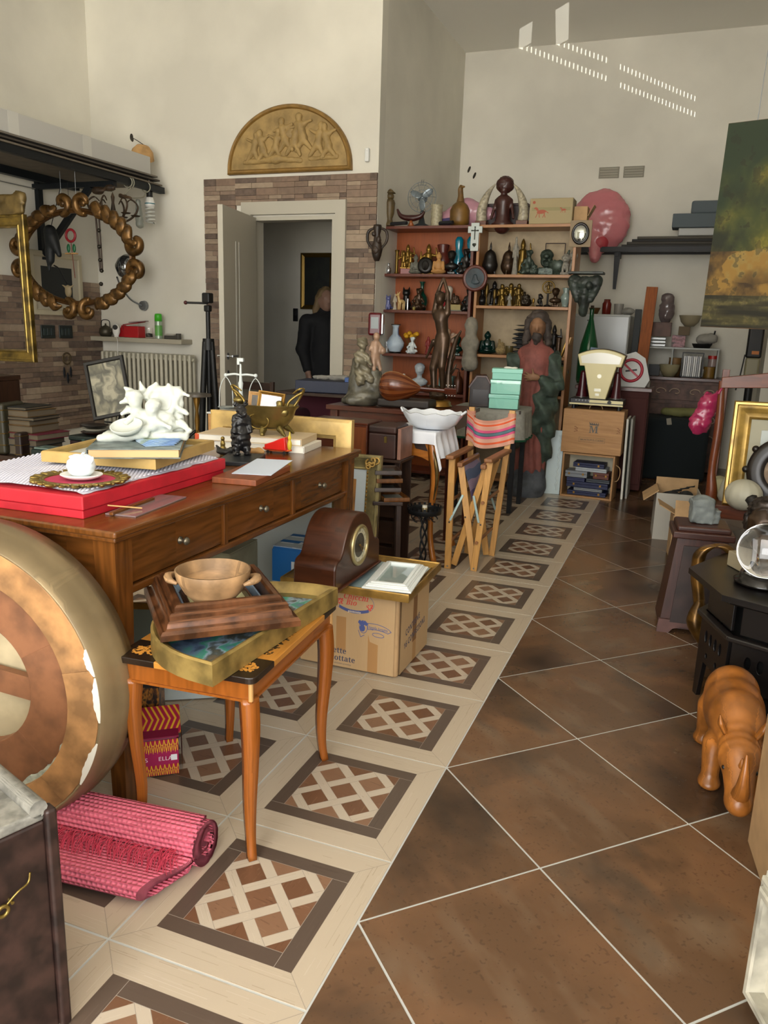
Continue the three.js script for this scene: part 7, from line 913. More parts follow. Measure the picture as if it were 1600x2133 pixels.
  { const s2 = thing('dark_wooden_chair', 'dark wooden chair standing behind the round topped table', 'chair',[-2.75,0,-4.35]); mk('seat', rb(.36,.03,.36,0,.45,0,.006), darkwood, s2); for (const x of [-.16,.16]) { mk('leg', bar([x,0,.16],[x,.45,.16],.032), darkwood, s2); mk('back_post', bar([x,0,-.16],[x,.8,-.2],.032), darkwood, s2); } mk('back_rest',[bar([-.16,.76,-.195],[.16,.76,-.195],.06,.02), bar([-.16,.62,-.185],[.16,.62,-.185],.04,.02)],darkwood, s2); }
}
// ---------- left wall: white frame, switch plates, dream catcher ----------
{
  const t = thing('cream_picture_frame', 'cream wooden frame with black picture hung on brick wall', 'frame',[XL + .035,1.53,-4.43],PI / 2); pic(t,.50,.42,.05,.022, 'flat', M('#b4ab92',.6), M('#12181a',.5), { sink: .008,mount: M('#b1aa98',.8), mw: .07 });
  for (const [i, l] of [[0, 'black switch plate on the brick wall next to the gilt frame'],[1, 'black switch plate on the brick wall nearer the radiator']]) { const s = thing('switch_plate', l, 'switch',[XL + .032,1.13,-4.30 - i * .21],PI / 2, 'switch plates on the brick wall'); mk('plate', rb(.16,.11,.012,0,0,0,.012), M('#14201f',.4), s); mk('rocker',[-1,0,1].map(k => rb(.035,.06,.006,k * .042,0,.008,.003)), M('#1b2a29',.35), s); }
  const d = thing('dream_catcher', 'small dream catcher with dark feathers hung on brick wall', 'dream catcher',[XL + .035,.90,-4.50],PI / 2); mk('hoop', to(.05,.006,0,0,0), M('#4a3a22',.7), d); mk('web', Array.from({ length: 8 }, (_, i) => rod([.05 * Math.cos(i * .785),.05 * Math.sin(i * .785),0],[.05 * Math.cos(i * .785 + 2.3),.05 * Math.sin(i * .785 + 2.3),0],.0012)), M('#6a5a38',.8), d); for (const [x, y] of [[-.04,-.12],[0,-.17],[.04,-.12]]) { const g = new THREE.SphereGeometry(.05,8,6); g.scale(.3,1,.12); mk('feather', T(g,[x, y,0]), M('#10141c',.7), d); mk('string', rod([x * .9,-.045,0],[x, y + .05,0],.002), M('#6a5a38',.8), d); }
}
// ---------- high metal shelf on the left wall ----------
{
  const t = thing('steel_wall_shelf', 'black steel wall shelf frame with diagonal bracket', 'shelf',[0,0,0]); const sm = M('#151a1e',.5,.4);
  mk('rail', bx(.05,.05,2.9,-3.85,2.335,-3.45), sm, t); mk('rail', bx(.06,.06,2.4,-4.50,2.335,-3.4), sm, t);
  mk('arm', bx(.82,.04,.04,-4.25,2.29,-4.28), sm, t); mk('wall_post', bx(.04,.62,.05,-4.63,2.03,-4.30), sm, t); mk('brace', bar([-4.60,1.76,-4.29],[-4.08,2.28,-4.28],.05,.04), sm, t); mk('arm', bx(.82,.04,.04,-4.25,2.29,-2.6), sm, t);
  const ls = ['grey brown board, lowest on the steel wall shelf', 'thin dark board, middle of three on the steel wall shelf', 'thin grey board, uppermost of three on the steel wall shelf'];
  ls.forEach((l, i) => { const b = tag(mk('wide_board', bx(.84 - i * .02,.012,2.75 - i * .02),[mottle('#5b5348', '#6b6254',.8), M('#3d372f',.8), M('#6c655a',.8)][i]), l, 'board', 'boards on the steel wall shelf'); b.position.set(-4.235 + i * .004,2.37 + i * .028,-3.48 + i * .012); b.rotation.x = i ? .004 : 0; });
  const w = thing('long_white_carton', 'long white flat carton lying on the shelf boards', 'carton',[-4.24,2.437,-3.50]); mk('carton', rb(.78,.14,2.5,0,.07,0,.004), M('#b9b8b2',.7), w); mk('folded_flap', T(rb(.5,.006,.3,0,0,0,.002),[.1,.16,1.2],[0,0,.2]), M('#c4c3be',.7), w); for (const z of [-.5,.2]) mk('tape', bx(.782,.142,.09,0,.0705,z), M('#c6c5bd',.4), w);
  const g = thing('straw_basket', 'tan straw hat shaped basket hung over the carton end', 'basket',[-3.97,2.55,-4.80]); mk('bowl', T(la([[0,.11],[.05,.1],[.085,.06],[.1,0],[.095,0],[.08,.055],[.045,.09],[0,.1]],26),[0,.03,0],[.3,0,-.35]), mottle('#a37c48', '#bf9660',.8), g); mk('cord', tu([[.03,.13,0],[-.04,.17,0],[-.08,.19,0]],.003,10,5), iron, g); mk('dried_sprig', blob([['e',[-.1,.2,0],[.015,.03,.012]],['e',[-.085,.18,.01],[.012,.02,.01]]],.005,.008), M('#2f2a20',.8), g);
  // hanging lamp, energy bulb
  const b = thing('spiral_bulb', 'white spiral energy saving bulb in black socket hanging from shelf rail', 'bulb',[-3.87,2.06,-4.75]); mk('cord', rod([0,.25,0],[0,.36,0],.004), M('#9a958a',.6), b); mk('socket', la([[0,.2],[.026,.2],[.026,.25],[.014,.27],[0,.27]],18), black, b); mk('ballast', la([[0,.12],[.036,.12],[.042,.15],[.03,.2],[0,.2]],20), white, b); mk('teal_band', cy(.0425,.0425,.008,0,.15,0,20,null, true), M('#2a6f7a',.4), b); const sp_ = []; for (let i = 0; i <= 90; i++) { const a = i / 90 * PI * 8; sp_.push([.034 * Math.cos(a),.115 - i / 90 * .12,.034 * Math.sin(a)]); } mk('spiral_tube', tu(sp_,.0075,110,6), M('#cfd0c8',.3), b); mk('plastic_bag', T(blob([['c',[-.12,.12,0],[-.11,-.06,0],.022,.035]],.01,.02, (x, y, z) => .006 * n3(x * 20,y * 20,z * 20)),[0,.05,0]), M('#b9bdb4',.3,0, { transmission: .55,thickness: 0 }), b);
  const c = thing('iron_chandelier', 'old wrought iron leaf chandelier tied under the shelf rail', 'chandelier',[-3.9,2.0,-4.32]); const cm = mottle('#2a2018', '#4d3a26',.6,.3); mk('stem', la([[0,0],[.02,.02],[.012,.06],[.02,.1],[.01,.16],[.015,.2],[0,.24]],14), cm, c); for (let i = 0; i < 6; i++) { const a = i * PI / 3 + .3,ca = Math.cos(a), sa = Math.sin(a); const ar = mk('arm', tt([[0,.08,0],[.07 * ca,.02,.07 * sa],[.15 * ca,.06,.15 * sa],[.19 * ca,.14,.19 * sa],[.14 * ca,.19,.14 * sa],[.1 * ca,.16,.1 * sa]],[.008,.009,.008,.008,.007,.004],26,6), cm, c); mk('drip_pan', T(la([[0,0],[.03,.004],[.04,.012],[.036,.013],[0,.006]],12),[.17 * ca,.06,.17 * sa]), cm, ar); } part(mk('candle_sleeve',[rod([.15,-.09,.1],[.19,.02,.1],.014)],M('#8a7f66',.6), c), 'worn candle sleeve'); mk('leaf_cluster', blob([['e',[-.1,.24,.05],[.06,.03,.03]],['e',[.02,.26,.05],[.05,.025,.03]],['c',[.1,.2,.03],[.22,.18,.05],.016,.01]],.009,.02, (x, y, z) => .008 * n3(x * 24,y * 24,z * 24)), cm, c);
  tag(mk('tie_rope',[to(.04,.005,-3.85,2.33,-4.45,[0,.1,0],PI * 2,20,5), to(.042,.005,-3.85,2.33,-4.48,[0,-.1,0],PI * 2,20,5), to(.04,.005,-3.85,2.33,-4.68,[0,.1,0],PI * 2,20,5), tu([[-3.83,2.29,-4.46],[-3.85,2.22,-4.4],[-3.82,2.24,-4.6],[-3.85,2.3,-4.68]],.005,26,5)],M('#8f8c7a',.9)), 'grey rope tied round the shelf rail above the chandelier', 'rope');
}
// ---------- oval carved frame, gilt frame, hanging oddments ----------
{
  const t = thing('oval_carved_frame', 'large oval gilt frame with pierced carved scrolls hung by wires', 'frame',[-3.905,1.70,-3.89]); const gm = mottle('#3d2910', '#76552a',.36,.6, {},6,5), A = .50,B = .318;
  const el = Array.from({ length: 64 }, (_, i) => { const a = i / 64 * PI * 2; return [A * Math.cos(a), B * Math.sin(a)]; });
  mk('oval_moulding', moulding(el,[[0,0],[0,.02],[.012,.034],[.022,.026],[.034,.034],[.04,.02],[.04,0]]), mottle('#43290f', '#6b4820',.38,.5), t);
  const scroll = (x, y, r, s, rot) => { const p = []; for (let i = 0; i <= 22; i++) { const q = i / 22,a = rot + s * (q * 5.2 - .4), rad = r * (1 - q * .62); p.push([x + rad * Math.cos(a), y + rad * Math.sin(a),.012 + .012 * Math.sin(q * 3)]); } return [tt(p,[.022,.036,.034,.026,.016],28,7), sp(r * .36,x, y,.018,[1,1,.7],10)]; };
  for (const [cx, s] of [[0,1],[PI,1],[PI / 2,1],[-PI / 2,1]]) for (const k of [-1,1]) { const a = cx + k * (Math.abs(Math.sin(cx)) > .5 ? .17 : .26) * (Math.abs(Math.sin(cx)) > .5 ? 1 : 1), ex_ = (A + .075) * Math.cos(a), ey = (B + .075) * Math.sin(a); mk('scroll', scroll(ex_, ey,   .078,k, a + PI), gm, t); }
  for (const q of [.25,.75,1.25,1.75]) { const a0 = q * PI; for (const k of [-.34,-.17,0,.17,.34]) { const a = a0 + k * (Math.cos(a0) * Math.sin(a0) > 0 ? 1 : -1), x = (A + .055) * Math.cos(a), y = (B + .055) * Math.sin(a); mk('acanthus_leaf', T(tt([[-.08,0,0],[-.03,.018,.02],[.03,-.012,.024],[.085,.014,.008]],[.018,.048,.044,.008],18,7,.55),[x, y,.012],[0,0,a + PI / 2]), gm, t); } }
  mk('hanging_wire',[rod([.02,.38,.0],[.02,.66,0],.0015), rod([-.12,.38,.0],[-.12,.62,0],.0015)],steel, t);
  const f = thing('tall_gilt_frame', 'tall gilt fluted frame with carved crest hung before the brick wall', 'frame',[-4.12,1.43,-3.30]); f.rotation.z = .01; const fm = mottle('#54421c', '#8d7434',.28,.7); pic(f,.52,.84,.075,.04, 'cove', fm, null); mk('carved_crest', blob([['b',[0,.56,.01],[.33,.07,.02],.01],['e',[.3,.6,.015],[.05,.05,.025]]],.014,.02, (x, y, z) => .012 * n3(x * 14,y * 14,z * 14)), mottle('#4f4022', '#7a6538',.5,.4), f); mk('inner_bead', T(moulding(rect(.50,.82),[[0,0],[0,.01],[.01,.014],[.012,0]]),[0,0,.006]), mottle('#4f4022', '#7a6538',.5,.4), f);
  const l = thing('chrome_reading_lamp', 'chrome dome reading lamp head on thin arm behind oval frame', 'lamp',[-4.05,1.68,-4.55]); mk('shade', T(la([[.02,0],[.04,.02],[.09,.07],[.1,.12],[.09,.17],[.05,.2],[0,.21]],26),[0,-.06,0],[.3,0,-1.0]), M('#8d9195',.12,.95), l); mk('arm', tu([[-.03,-.08,0],[-.08,-.14,-.1],[-.1,-.25,-.25],[-.1,-.3,-.40]],.008,24,6), steel, l); mk('wall_rosette', cy(.04,.045,.03,-.1,-.3,-.425,20,[PI / 2,0,0]), steel, l);
  const cl1 = thing('jumping_jack_toy', 'hanging red and green wooden jumping jack toy', 'toy',[-4.10,1.86,-4.05]); mk('cord', rod([0,.1,0],[0,.42,0],.0015), iron, cl1); mk('red_body', to(.045,.01,0,.02,0), M('#8a1824',.4), cl1); for (const s of [-1,1]) { const g = new THREE.SphereGeometry(.03,8,8); g.scale(.5,1.1,.4); mk('green_leg', T(g,[s * .028,-.075,0]), M('#0c5a34',.4), cl1); mk('foot', rb(.05,.01,.03,s * .03,-.115,0,.004), beech, cl1); } mk('red_cord', rod([0,-.03,0],[.02,-.3,0],.003), M('#6a2a1c',.6), cl1);
  const cl2 = thing('hanging_bell_string', 'string of dark metal bells hanging behind the oval frame', 'bells',[-3.86,1.62,-4.1]); mk('strap',[rod([-.01,0,0],[-.03,.45,0],.008), rod([.01,0,0],[.0,.45,0],.007)],M('#3a2c20',.6), cl2); for (const y of [.3,.18,.08,0,-.1]) mk('bell', sp(.016,rr(-.01,.01), y,.01), M('#2e2a22',.4,.5), cl2);
  const cl3 = thing('dark_bat_ornament', 'black carved bat ornament hanging from the shelf bracket', 'ornament',[-4.35,1.72,-4.1]); mk('body', blob([['c',[0,.2,0],[-.01,-.02,0],.05,.03],['c',[.02,.15,0],[.08,.02,0],.05,.02],['c',[-.02,.05,0],[-.03,-.1,0],.03,.012]],.01,.02), M('#14181a',.6), cl3); mk('hanging_cord', rod([0,.2,0],[.02,.54,-.12],.003), iron, cl3); mk('chain', tu([[.02,-.06,0],[.06,-.08,0],[.1,-.14,0],[.14,-.2,0]],.006,16,5), iron, cl3); mk('cow_skull', T(blob([['e',[0,0,0],[.03,.05,.02]],['c',[-.02,.03,0],[-.06,.05,0],.01,.004],['c',[.02,.03,0],[.06,.05,0],.01,.004]],.006,.008),[.15,-.26,0]), M('#8f7f60',.6), cl3);
  tag(mk('washing_line', rod([-4.62,2.27,-4.25],[-4.62,2.27,-2.6],.004), M('#7d7c72',.8)), 'grey cord running along the wall under the shelf', 'cord');
}
// ---------- low cabinet with books ----------
{
  const t = thing('low_dark_cabinet', 'low dark wooden cabinet behind the desk loaded with books', 'cabinet',[-3.08,0,-2.66]); mk('body', rb(1.2,.41,.4,0,.205,0,.004), mahog, t); mk('top', rb(1.24,.025,.44,0,.4225,0,.004), darkwood, t); for (const x of [-.3,.3]) { const d = mk('door', rb(.55,.36,.012,x,.2,.204,.003), mahog, t); mk('knob', sp(.014,x + .22 * (x < 0 ? 1 : -1),.22,.22), brass, d); }
  const Y = .436,bk = (l, x, y, w, h, d, c, ry = 0) => { const b = thing('old_book', l, 'book',[x, y,-2.62],ry); mk('cover',[rb(w,.004,d,0,h - .002,0,.001), rb(w,.004,d,0,.002,0,.001), rb(.006,h, d,-w / 2 + .003,h / 2,0,.001)],c, b); mk('page_block', rb(w - .012,h - .008,d - .012,.003,h / 2,0,.001), M('#5c5140',.9), b); };
  bk('thick dark book at the bottom of the tall book stack',-3.18,Y,.2,.06,.26,M('#1c1a16',.6)); bk('grey book second in the tall book stack',-3.17,Y + .06,.22,.04,.26,M('#3a3c3a',.6),.06); bk('crimson book in the tall book stack',-3.14,Y + .10,.24,.036,.26,M('#5c0f26',.5),-.05); bk('brown leather book above the crimson book',-3.19,Y + .136,.2,.045,.24,M('#4a3216',.5),.05); bk('tan book above the brown leather book',-3.19,Y + .181,.19,.03,.24,M('#5a4526',.5)); bk('dark thin book above the tan book',-3.18,Y + .211,.2,.02,.24,M('#15120f',.5),.08); bk('ochre book near the stack top',-3.2,Y + .231,.19,.04,.24,M('#58401c',.5)); bk('black thin book on top of the tall book stack',-3.24,Y + .271,.2,.018,.24,M('#101416',.5),.1);
  { const b = thing('leather_bound_volume', 'tall gilt banded leather volume standing before the book stack', 'book',[-3.30,Y,-2.56],.2); mk('spine', rb(.06,.31,.22,0,.155,0,.02), M('#2e2b1c',.45), b); mk('gilt_band',[.06,.13,.2,.27].map(y => rb(.062,.006,.222,0,y,0,.003)), gdd, b); }
  { const b = thing('small_bound_volume', 'small dark brown gilt banded volume standing beside the box', 'book',[-3.12,Y,-2.46],.1); mk('spine', rb(.05,.15,.08,0,.075,0,.015), M('#1f120e',.4), b); mk('gilt_band',[.02,.075,.13].map(y => rb(.052,.005,.082,0,y,0,.003)), gdd, b); }
  { const b = thing('green_case', 'dark green domed case with pale printed lid', 'case',[-2.93,Y,-2.50]); mk('case', rb(.22,.06,.13,0,.03,0,.015), M('#0d1f1a',.4), b); mk('printed_lid', rb(.19,.012,.1,0,.063,0,.006), painting(64,['#6a7c74', '#4a5c56', '#869690'],4,17), b); }
  { const b = thing('maroon_casket', 'maroon casket with dark green lid and metal hasp', 'casket',[-2.76,Y,-2.72]); mk('body', rb(.3,.1,.2,0,.05,0,.006), M('#240e12',.45), b); mk('lid', rb(.31,.03,.21,0,.115,0,.008), M('#0f1d1a',.45), b); mk('hasp', bx(.02,.03,.006,-.04,.1,.104), M('#38524c',.4,.5), b); for (const [i, l] of [[0, 'x'],[1, 'x'],[2, 'x']]) { const d = tag(mk('stacked_dish', la([[0,0],[.05,0],[.085,.018],[.08,.02],[.045,.008],[0,.006]],20),[M('#2a120c',.3), M('#c9c4b0',.4), M('#150b0c',.25)][i]),['brown dish at the bottom of the small dish stack', 'white dish in the middle of the small dish stack', 'black dish on top of the small dish stack'][i], 'dish'); d.position.set(-2.80,Y + .131 + i * .02,-2.72); } }
  { const f = thing('black_framed_print', 'black framed old landscape print leaning at an angle', 'frame',[-2.63,.86,-2.66]); f.rotation.set(-.2,.25,.28); pic(f,.2,.3,.022,.018, 'flat', M('#0f0d0c',.4), painting(128,['#8c8772', '#6e6a58', '#4b4a40', '#96917c'],3,23), { sink: .006 }); const e = thing('wire_easel', 'thin black metal easel holding the framed print', 'easel',[-2.60,Y,-2.70]); mk('legs',[rod([-.08,0,.04],[0,.35,-.06],.005), rod([.08,0,.04],[0,.35,-.06],.005), rod([0,0,-.12],[0,.35,-.06],.005), rod([-.09,.22,.02],[.09,.22,.02],.005)],iron, e); }
  { const s = thing('fringed_shawl', 'brown fringed tapestry shawl hanging over a tall stack', 'shawl',[-3.50,.44,-2.45],.3); const g = new THREE.PlaneGeometry(.3,.42,16,16), p = g.attributes.position; for (let i = 0; i < p.count; i++) { const y = p.getY(i); p.setXYZ(i, p.getX(i) * (1.0 - (y + .21) * .6), y + .2,.03 * Math.sin(p.getX(i) * 16) + .05 - (y + .21) * .12); } g.computeVertexNormals(); mk('cloth', g, painting(128,['#4f362a', '#5c4234', '#4a3228', '#46525a', '#5a4030'],4,57), s, false); const fr = []; for (let i = 0; i < 26; i++) fr.push(tu([[-.15 + i * .012,0,.05 + .02 * Math.sin(i)],[-.15 + i * .012 + rr(-.004,.004),-.03,.055 + .02 * Math.sin(i)],[-.15 + i * .012 + rr(-.006,.006),-.055,.05 + .02 * Math.sin(i)]],.003,5,4)); const q = mk('fringe', fr, M('#4a3024',.9), s); q.userData.kind = 'stuff'; const k = thing('shawl_stack', 'tall dark trunk under the fringed shawl', 'trunk',[-3.58,.436,-2.68]); mk('body', rb(.2,.42,.3,0,.21,0,.006), darkwood, k); mk('lid', rb(.21,.03,.31,0,.435,0,.004), darkwood, k); }
  { const b = thing('navy_folder_box', 'navy blue flat box with crumpled packing paper near the door', 'box',[-1.85,.80,-4.02],.15); mk('box', rb(.40,.08,.26,0,.04,0,.004), M('#101a33',.5), b); mk('blue_end', rb(.06,.05,.2,.18,.085,0,.003), M('#1c4a8c',.4), b); mk('packing_paper', T(blob([['c',[-.1,.01,0],[.14,.015,.02],.014,.02]],.008,.01, (x, y, z) => .008 * n3(x * 30,y * 30,z * 30)),[0,.088,0]), M('#7d7a72',.8), b); const a = thing('maroon_armchair', 'dark maroon upholstered armchair below the navy box', 'armchair',[-1.86,0,-4.05]); mk('seat', rb(.62,.42,.5,0,.24,0,.05), M('#3a0616',.9), a); mk('back', rb(.62,.36,.14,0,.6,-.17,.05), M('#3a0616',.9), a); for (const s3 of [-1,1]) mk('arm_rest', rb(.12,.22,.46,s3 * .25,.55,.0,.05), M('#3a0616',.9), a); mk('top_board', rb(.6,.02,.45,0,.788,0,.003), darkwood, a); }
}
// ---------- the room beyond the door, and the woman standing in it ----------
{
  const p = thing('wall_painting', 'dark oil painting in gilt frame hung in the room beyond the door', 'painting',[-3.35,1.72,-6.93]); pic(p,.3,.5,.045,.03, 'cove', gdd, painting(128,['#0a0c0b', '#141714', '#1f2219', '#0d100e'],3,63), { sink: .01 });
  struct('door_2',[rb(.05,2.08,.75,-3.52,1.04,-5.55,.004)],M('#2a3338',.6)); const hd = mk('handle',[rod([-3.48,1.02,-5.3],[-3.44,1.02,-5.3],.01), rod([-3.44,1.02,-5.3],[-3.44,1.02,-5.42],.01)],black, scene.children[scene.children.length - 1]);
  const sw = thing('intercom_switch', 'black wall switch in the room beyond the door', 'switch',[-3.62,1.36,-6.94]); mk('plate', rb(.06,.14,.015,0,0,0,.006), black, sw); mk('button', rb(.03,.05,.008,0,.02,.009,.003), M('#222',.4), sw);
  const w = thing('person', 'woman with long light brown hair wearing a black coat beyond the door', 'person',[-2.93,0,-6.25],.75);
  mk('body', blob([['c',[-.09,.04,0],[-.09,.48,.0],.05,.06],['c',[-.09,.48,0],[-.085,.85,0],.065,.09],['c',[.09,.04,0],[.09,.48,0],.05,.06],['c',[.09,.48,0],[.085,.85,0],.065,.09],['e',[-.09,.03,.05],[.045,.035,.1]],['e',[.09,.03,.05],[.045,.035,.1]],['e',[0,.9,0],[.16,.12,.12]],['c',[0,.95,0],[0,1.2,0],.12,.13],['e',[0,1.3,0],[.19,.08,.1]],['c',[0,1.34,0],[0,1.44,.01],.05,.048],['e',[0,1.51,.02],[.07,.1,.085]],['c',[0,1.5,.1],[0,1.485,.115],.014,.012],['e',[0,1.465,.085],[.025,.012,.014]],['e',[0,1.43,.065],[.03,.025,.03]],['-e',[-.03,1.52,.105],[.014,.008,.016]],['-e',[.03,1.52,.105],[.014,.008,.016]],['e',[-.03,1.52,.088],[.01,.007,.008]],['e',[.03,1.52,.088],[.01,.007,.008]],['e',[-.07,1.5,.0],[.012,.028,.018]],['e',[.07,1.5,.0],[.012,.028,.018]],['c',[-.19,1.29,0],[-.23,1.02,.02],.05,.042],['c',[-.23,1.02,.02],[-.2,.8,.08],.04,.03],['c',[.19,1.29,0],[.23,1.02,.02],.05,.042],['c',[.23,1.02,.02],[.2,.8,.08],.04,.03],['e',[-.195,.76,.09],[.022,.04,.035]],['e',[.195,.76,.09],[.022,.04,.035]],...[-1,1].flatMap(s => [0,1,2,3].map(k => ['c',[s * (.2 - .004 * k),.735,.07 + k * .014],[s * (.185),.675 + Math.abs(k - 1.3) * .008,.085 + k * .013],.009,.007])),...[-1,1].map(s => ['c',[s * .19,.76,.12],[s * .18,.72,.135],.01,.008])],.011,.03), M('#8a6a58',.6), w);
  mk('coat', blob([['c',[0,.62,0],[0,.95,0],.19,.155],['c',[0,.95,0],[0,1.22,0],.155,.15],['e',[0,1.3,0],[.21,.085,.12]],['c',[0,1.34,-.01],[0,1.39,-.01],.075,.07],['c',[-.2,1.29,0],[-.24,1.02,.02],.068,.06],['c',[-.24,1.02,.02],[-.205,.83,.075],.058,.045],['c',[.2,1.29,0],[.24,1.02,.02],.068,.06],['c',[.24,1.02,.02],[.205,.83,.075],.058,.045]],.013,.04, (x, y, z) => .005 * n3(x * 9,y * 9,z * 9)), M('#0c0c0e',.85), w);
  mk('trousers', blob([['c',[-.09,.1,0],[-.09,.48,.0],.062,.072],['c',[-.09,.48,0],[-.085,.8,0],.078,.1],['c',[.09,.1,0],[.09,.48,0],.062,.072],['c',[.09,.48,0],[.085,.8,0],.078,.1]],.013,.02), M('#101114',.85), w);
  mk('hair', blob([['e',[0,1.555,-.01],[.085,.08,.09]],['c',[0,1.5,-.06],[0,1.2,-.13],.075,.06],['c',[-.075,1.5,-.02],[-.11,1.2,-.05],.035,.035],['c',[.075,1.5,-.02],[.11,1.2,-.05],.035,.035]],.011,.03, (x, y, z) => .006 * Math.sin(y * 60 + 4 * n3(x * 10,y * 6,z * 10))), M('#6a5638',.7), w);
  mk('shoes', blob([['e',[-.09,.035,.05],[.052,.042,.12]],['e',[.09,.035,.05],[.052,.042,.12]]],.011,.01), black, w);
}
// ---------- kitchen corner at the back ----------
{
  const f = thing('white_fridge', 'white fridge with jars standing on top', 'fridge',[-.27,0,-6.88]); const fm = M('#b4b8b8',.3); mk('cabinet', rb(.5,1.44,.55,0,.72,0,.015), fm, f); mk('door', rb(.49,.95,.03,0,.95,.29,.01), fm, f); mk('freezer_door', rb(.49,.42,.03,0,.24,.29,.01), fm, f); mk('badge', bx(.06,.012,.004,-.1,1.38,.308), M('#5a5a5a',.4), f);
  const top = (n, l, c, x, g, m) => { const o = tag(mk(n, g, m), l, c); o.position.set(x,1.441,-6.82); };
  top('red_jar', 'glass jar with red contents on the fridge', 'jar',-.26,la([[0,0],[.04,0],[.042,.1],[.03,.12],[.03,.14],[0,.14]],16), M('#6a1c12',.25)); top('grey_mug', 'grey mug on the fridge', 'mug',-.15,la([[0,0],[.04,0],[.045,.1],[.04,.1],[.036,.01],[0,.01]],16), M('#8c8880',.4)); top('amber_bowl', 'small amber bowl on the fridge', 'bowl',-.37,la([[0,0],[.03,0],[.055,.06],[.05,.06],[0,.012]],16), M('#5a3a18',.4)); top('plastic_bag', 'crumpled clear plastic bag on the fridge', 'bag',-.06,blob([['e',[0,.035,0],[.06,.035,.05]]],.012,.01, (x, y, z) => .01 * n3(x * 18,y * 18,z * 18)), M('#a8a69e',.2,0, { transmission: .4,thickness: 0 }));
  const pl = tag(mk('tall_plank', rb(.10,1.70,.04,0,.85,0,.003), orangeW), 'tall orange brown plank leaning beside the fridge', 'plank'); pl.position.set(.085,0,-6.62); pl.rotation.set(-.08,0,-.03);
  const p2 = tag(mk('dark_plank', rb(.06,1.5,.05,0,.75,0,.003), M('#1d211f',.6)), 'dark narrow plank behind the orange brown plank', 'plank'); p2.position.set(.03,0,-6.75); p2.rotation.x = -.08;
  // painted sideboard
  const s = thing('painted_sideboard', 'faded pink floral painted sideboard under kitchen clutter', 'sideboard',[.52,0,-6.98]); const pm = mottle('#4a3028', '#664a40',.6), fl = M('#9a8474',.8);
  mk('body', rb(.74,.84,.38,0,.44,0,.005), pm, s); mk('worktop', rb(.78,.03,.42,0,.875,0,.004), mahog, s);
  const sw = (x, y, r, k) => tu(Array.from({ length: 12 }, (_, i) => [x + k * (r * Math.cos(i * .45) * (1 - i / 16)), y + r * Math.sin(i * .45) * (1 - i / 16) * .7,.207]),.007,20,4);
  const dr = mk('drawer', rb(.68,.15,.014,0,.755,.194,.003), pm, s); mk('painted_scroll',[[-.22,1],[-.08,-1],[.08,1],[.22,-1]].map(([x, k]) => sw(x,.755,.055,k)), fl, dr); for (const x of [-.175,.175]) { const d = mk('door', rb(.33,.55,.014,x,.37,.194,.003), pm, s); mk('painted_scroll',[sw(x - .07,.5,.07,1), sw(x + .07,.5,.07,-1), sw(x - .06,.33,.06,-1), sw(x + .06,.33,.06,1)],fl, d); }
  const sh = thing('white_wire_shelf', 'white shelf unit standing on the painted sideboard', 'shelf',[.45,.891,-7.03]); mk('board', bx(.66,.014,.24,0,.262,0), M('#a9aba6',.5), sh); for (const x of [-.32,.32,-.08]) mk('upright', bx(.014,.256,.22,x,.128,0), M('#8f918c',.5), sh);
  const Z1 = -6.98,it = (n, l, c, x, y, g, m, z = Z1) => { const o = tag(mk(n, g, m), l, c); o.position.set(x, y, z); return o; };
  const YA = .892,YB = 1.161;
  it('cream_bowl', 'large cream bowl on the painted sideboard', 'bowl',.36,YA, la([[0,0],[.05,0],[.08,.05],[.095,.11],[.09,.11],[.07,.05],[0,.012]],24), M('#8f8666',.5),-6.86); it('tan_pot', 'tan clay pot behind the cream bowl', 'pot',.40,YA, la([[0,0],[.05,0],[.06,.06],[.055,.16],[.06,.17],[.05,.17],[0,.02]],20), M('#7a5a30',.6),-7.02);
  { const t = thing('disc_rack', 'rack of upright disc cases on the sideboard', 'rack',[.555,YA,-6.9]); for (let i = 0; i < 9; i++) mk('disc_case', rb(.013,.19,.12,-.07 + i * .0172,.1,0,.001),[M('#9c9a94',.25), M('#5c5a58',.25), M('#b4b2aa',.25)][i % 3],t); mk('rack',[bx(.19,.01,.14,0,.005,0), bx(.008,.22,.14,-.09,.11,0), bx(.008,.22,.14,.09,.11,0), bx(.19,.008,.14,0,.222,0)],black, t); }
  it('dark_caddy', 'dark metal caddy left of the cream bowl', 'caddy',.22,YA, bx(.1,.1,.1).translate(0,.05,0), M('#15181a',.5)); it('yellow_tin', 'yellow ochre tin with dark lid beside the disc rack', 'tin',.71,YA,[cy(.05,.05,.07,0,.035,0), cy(.052,.052,.03,0,.085,0)],M('#7a5a1c',.5)); it('glass_tumblers', 'small clear glass tumbler beside the disc rack', 'glass',.655,YA, la([[0,0],[.025,0],[.03,.08],[.027,.08],[.023,.01],[0,.008]],14), glassM,-6.84); { const t = thing('red_lid_jar', 'plastic jar with red lid on the yellow tin', 'jar',[.73,.995,Z1]); mk('jar', cy(.04,.04,.07,0,.035,0,18), M('#8c7a74',.3), t); mk('lid', cy(.045,.045,.03,0,.085,0,18), M('#9c1a14',.4), t); }
  for (let i = 0; i < 3; i++) it('plastic_container',['clear flat food container, lowest of three', 'clear flat food container, middle of three', 'clear flat food container, upper of three'][i], 'container',.225,YB - .0 + .001 + i * .03,rb(.15,.026,.12,0,.013,0,.006), M('#b8bcb8',.15,0, { transmission: .4,thickness: 0 }));
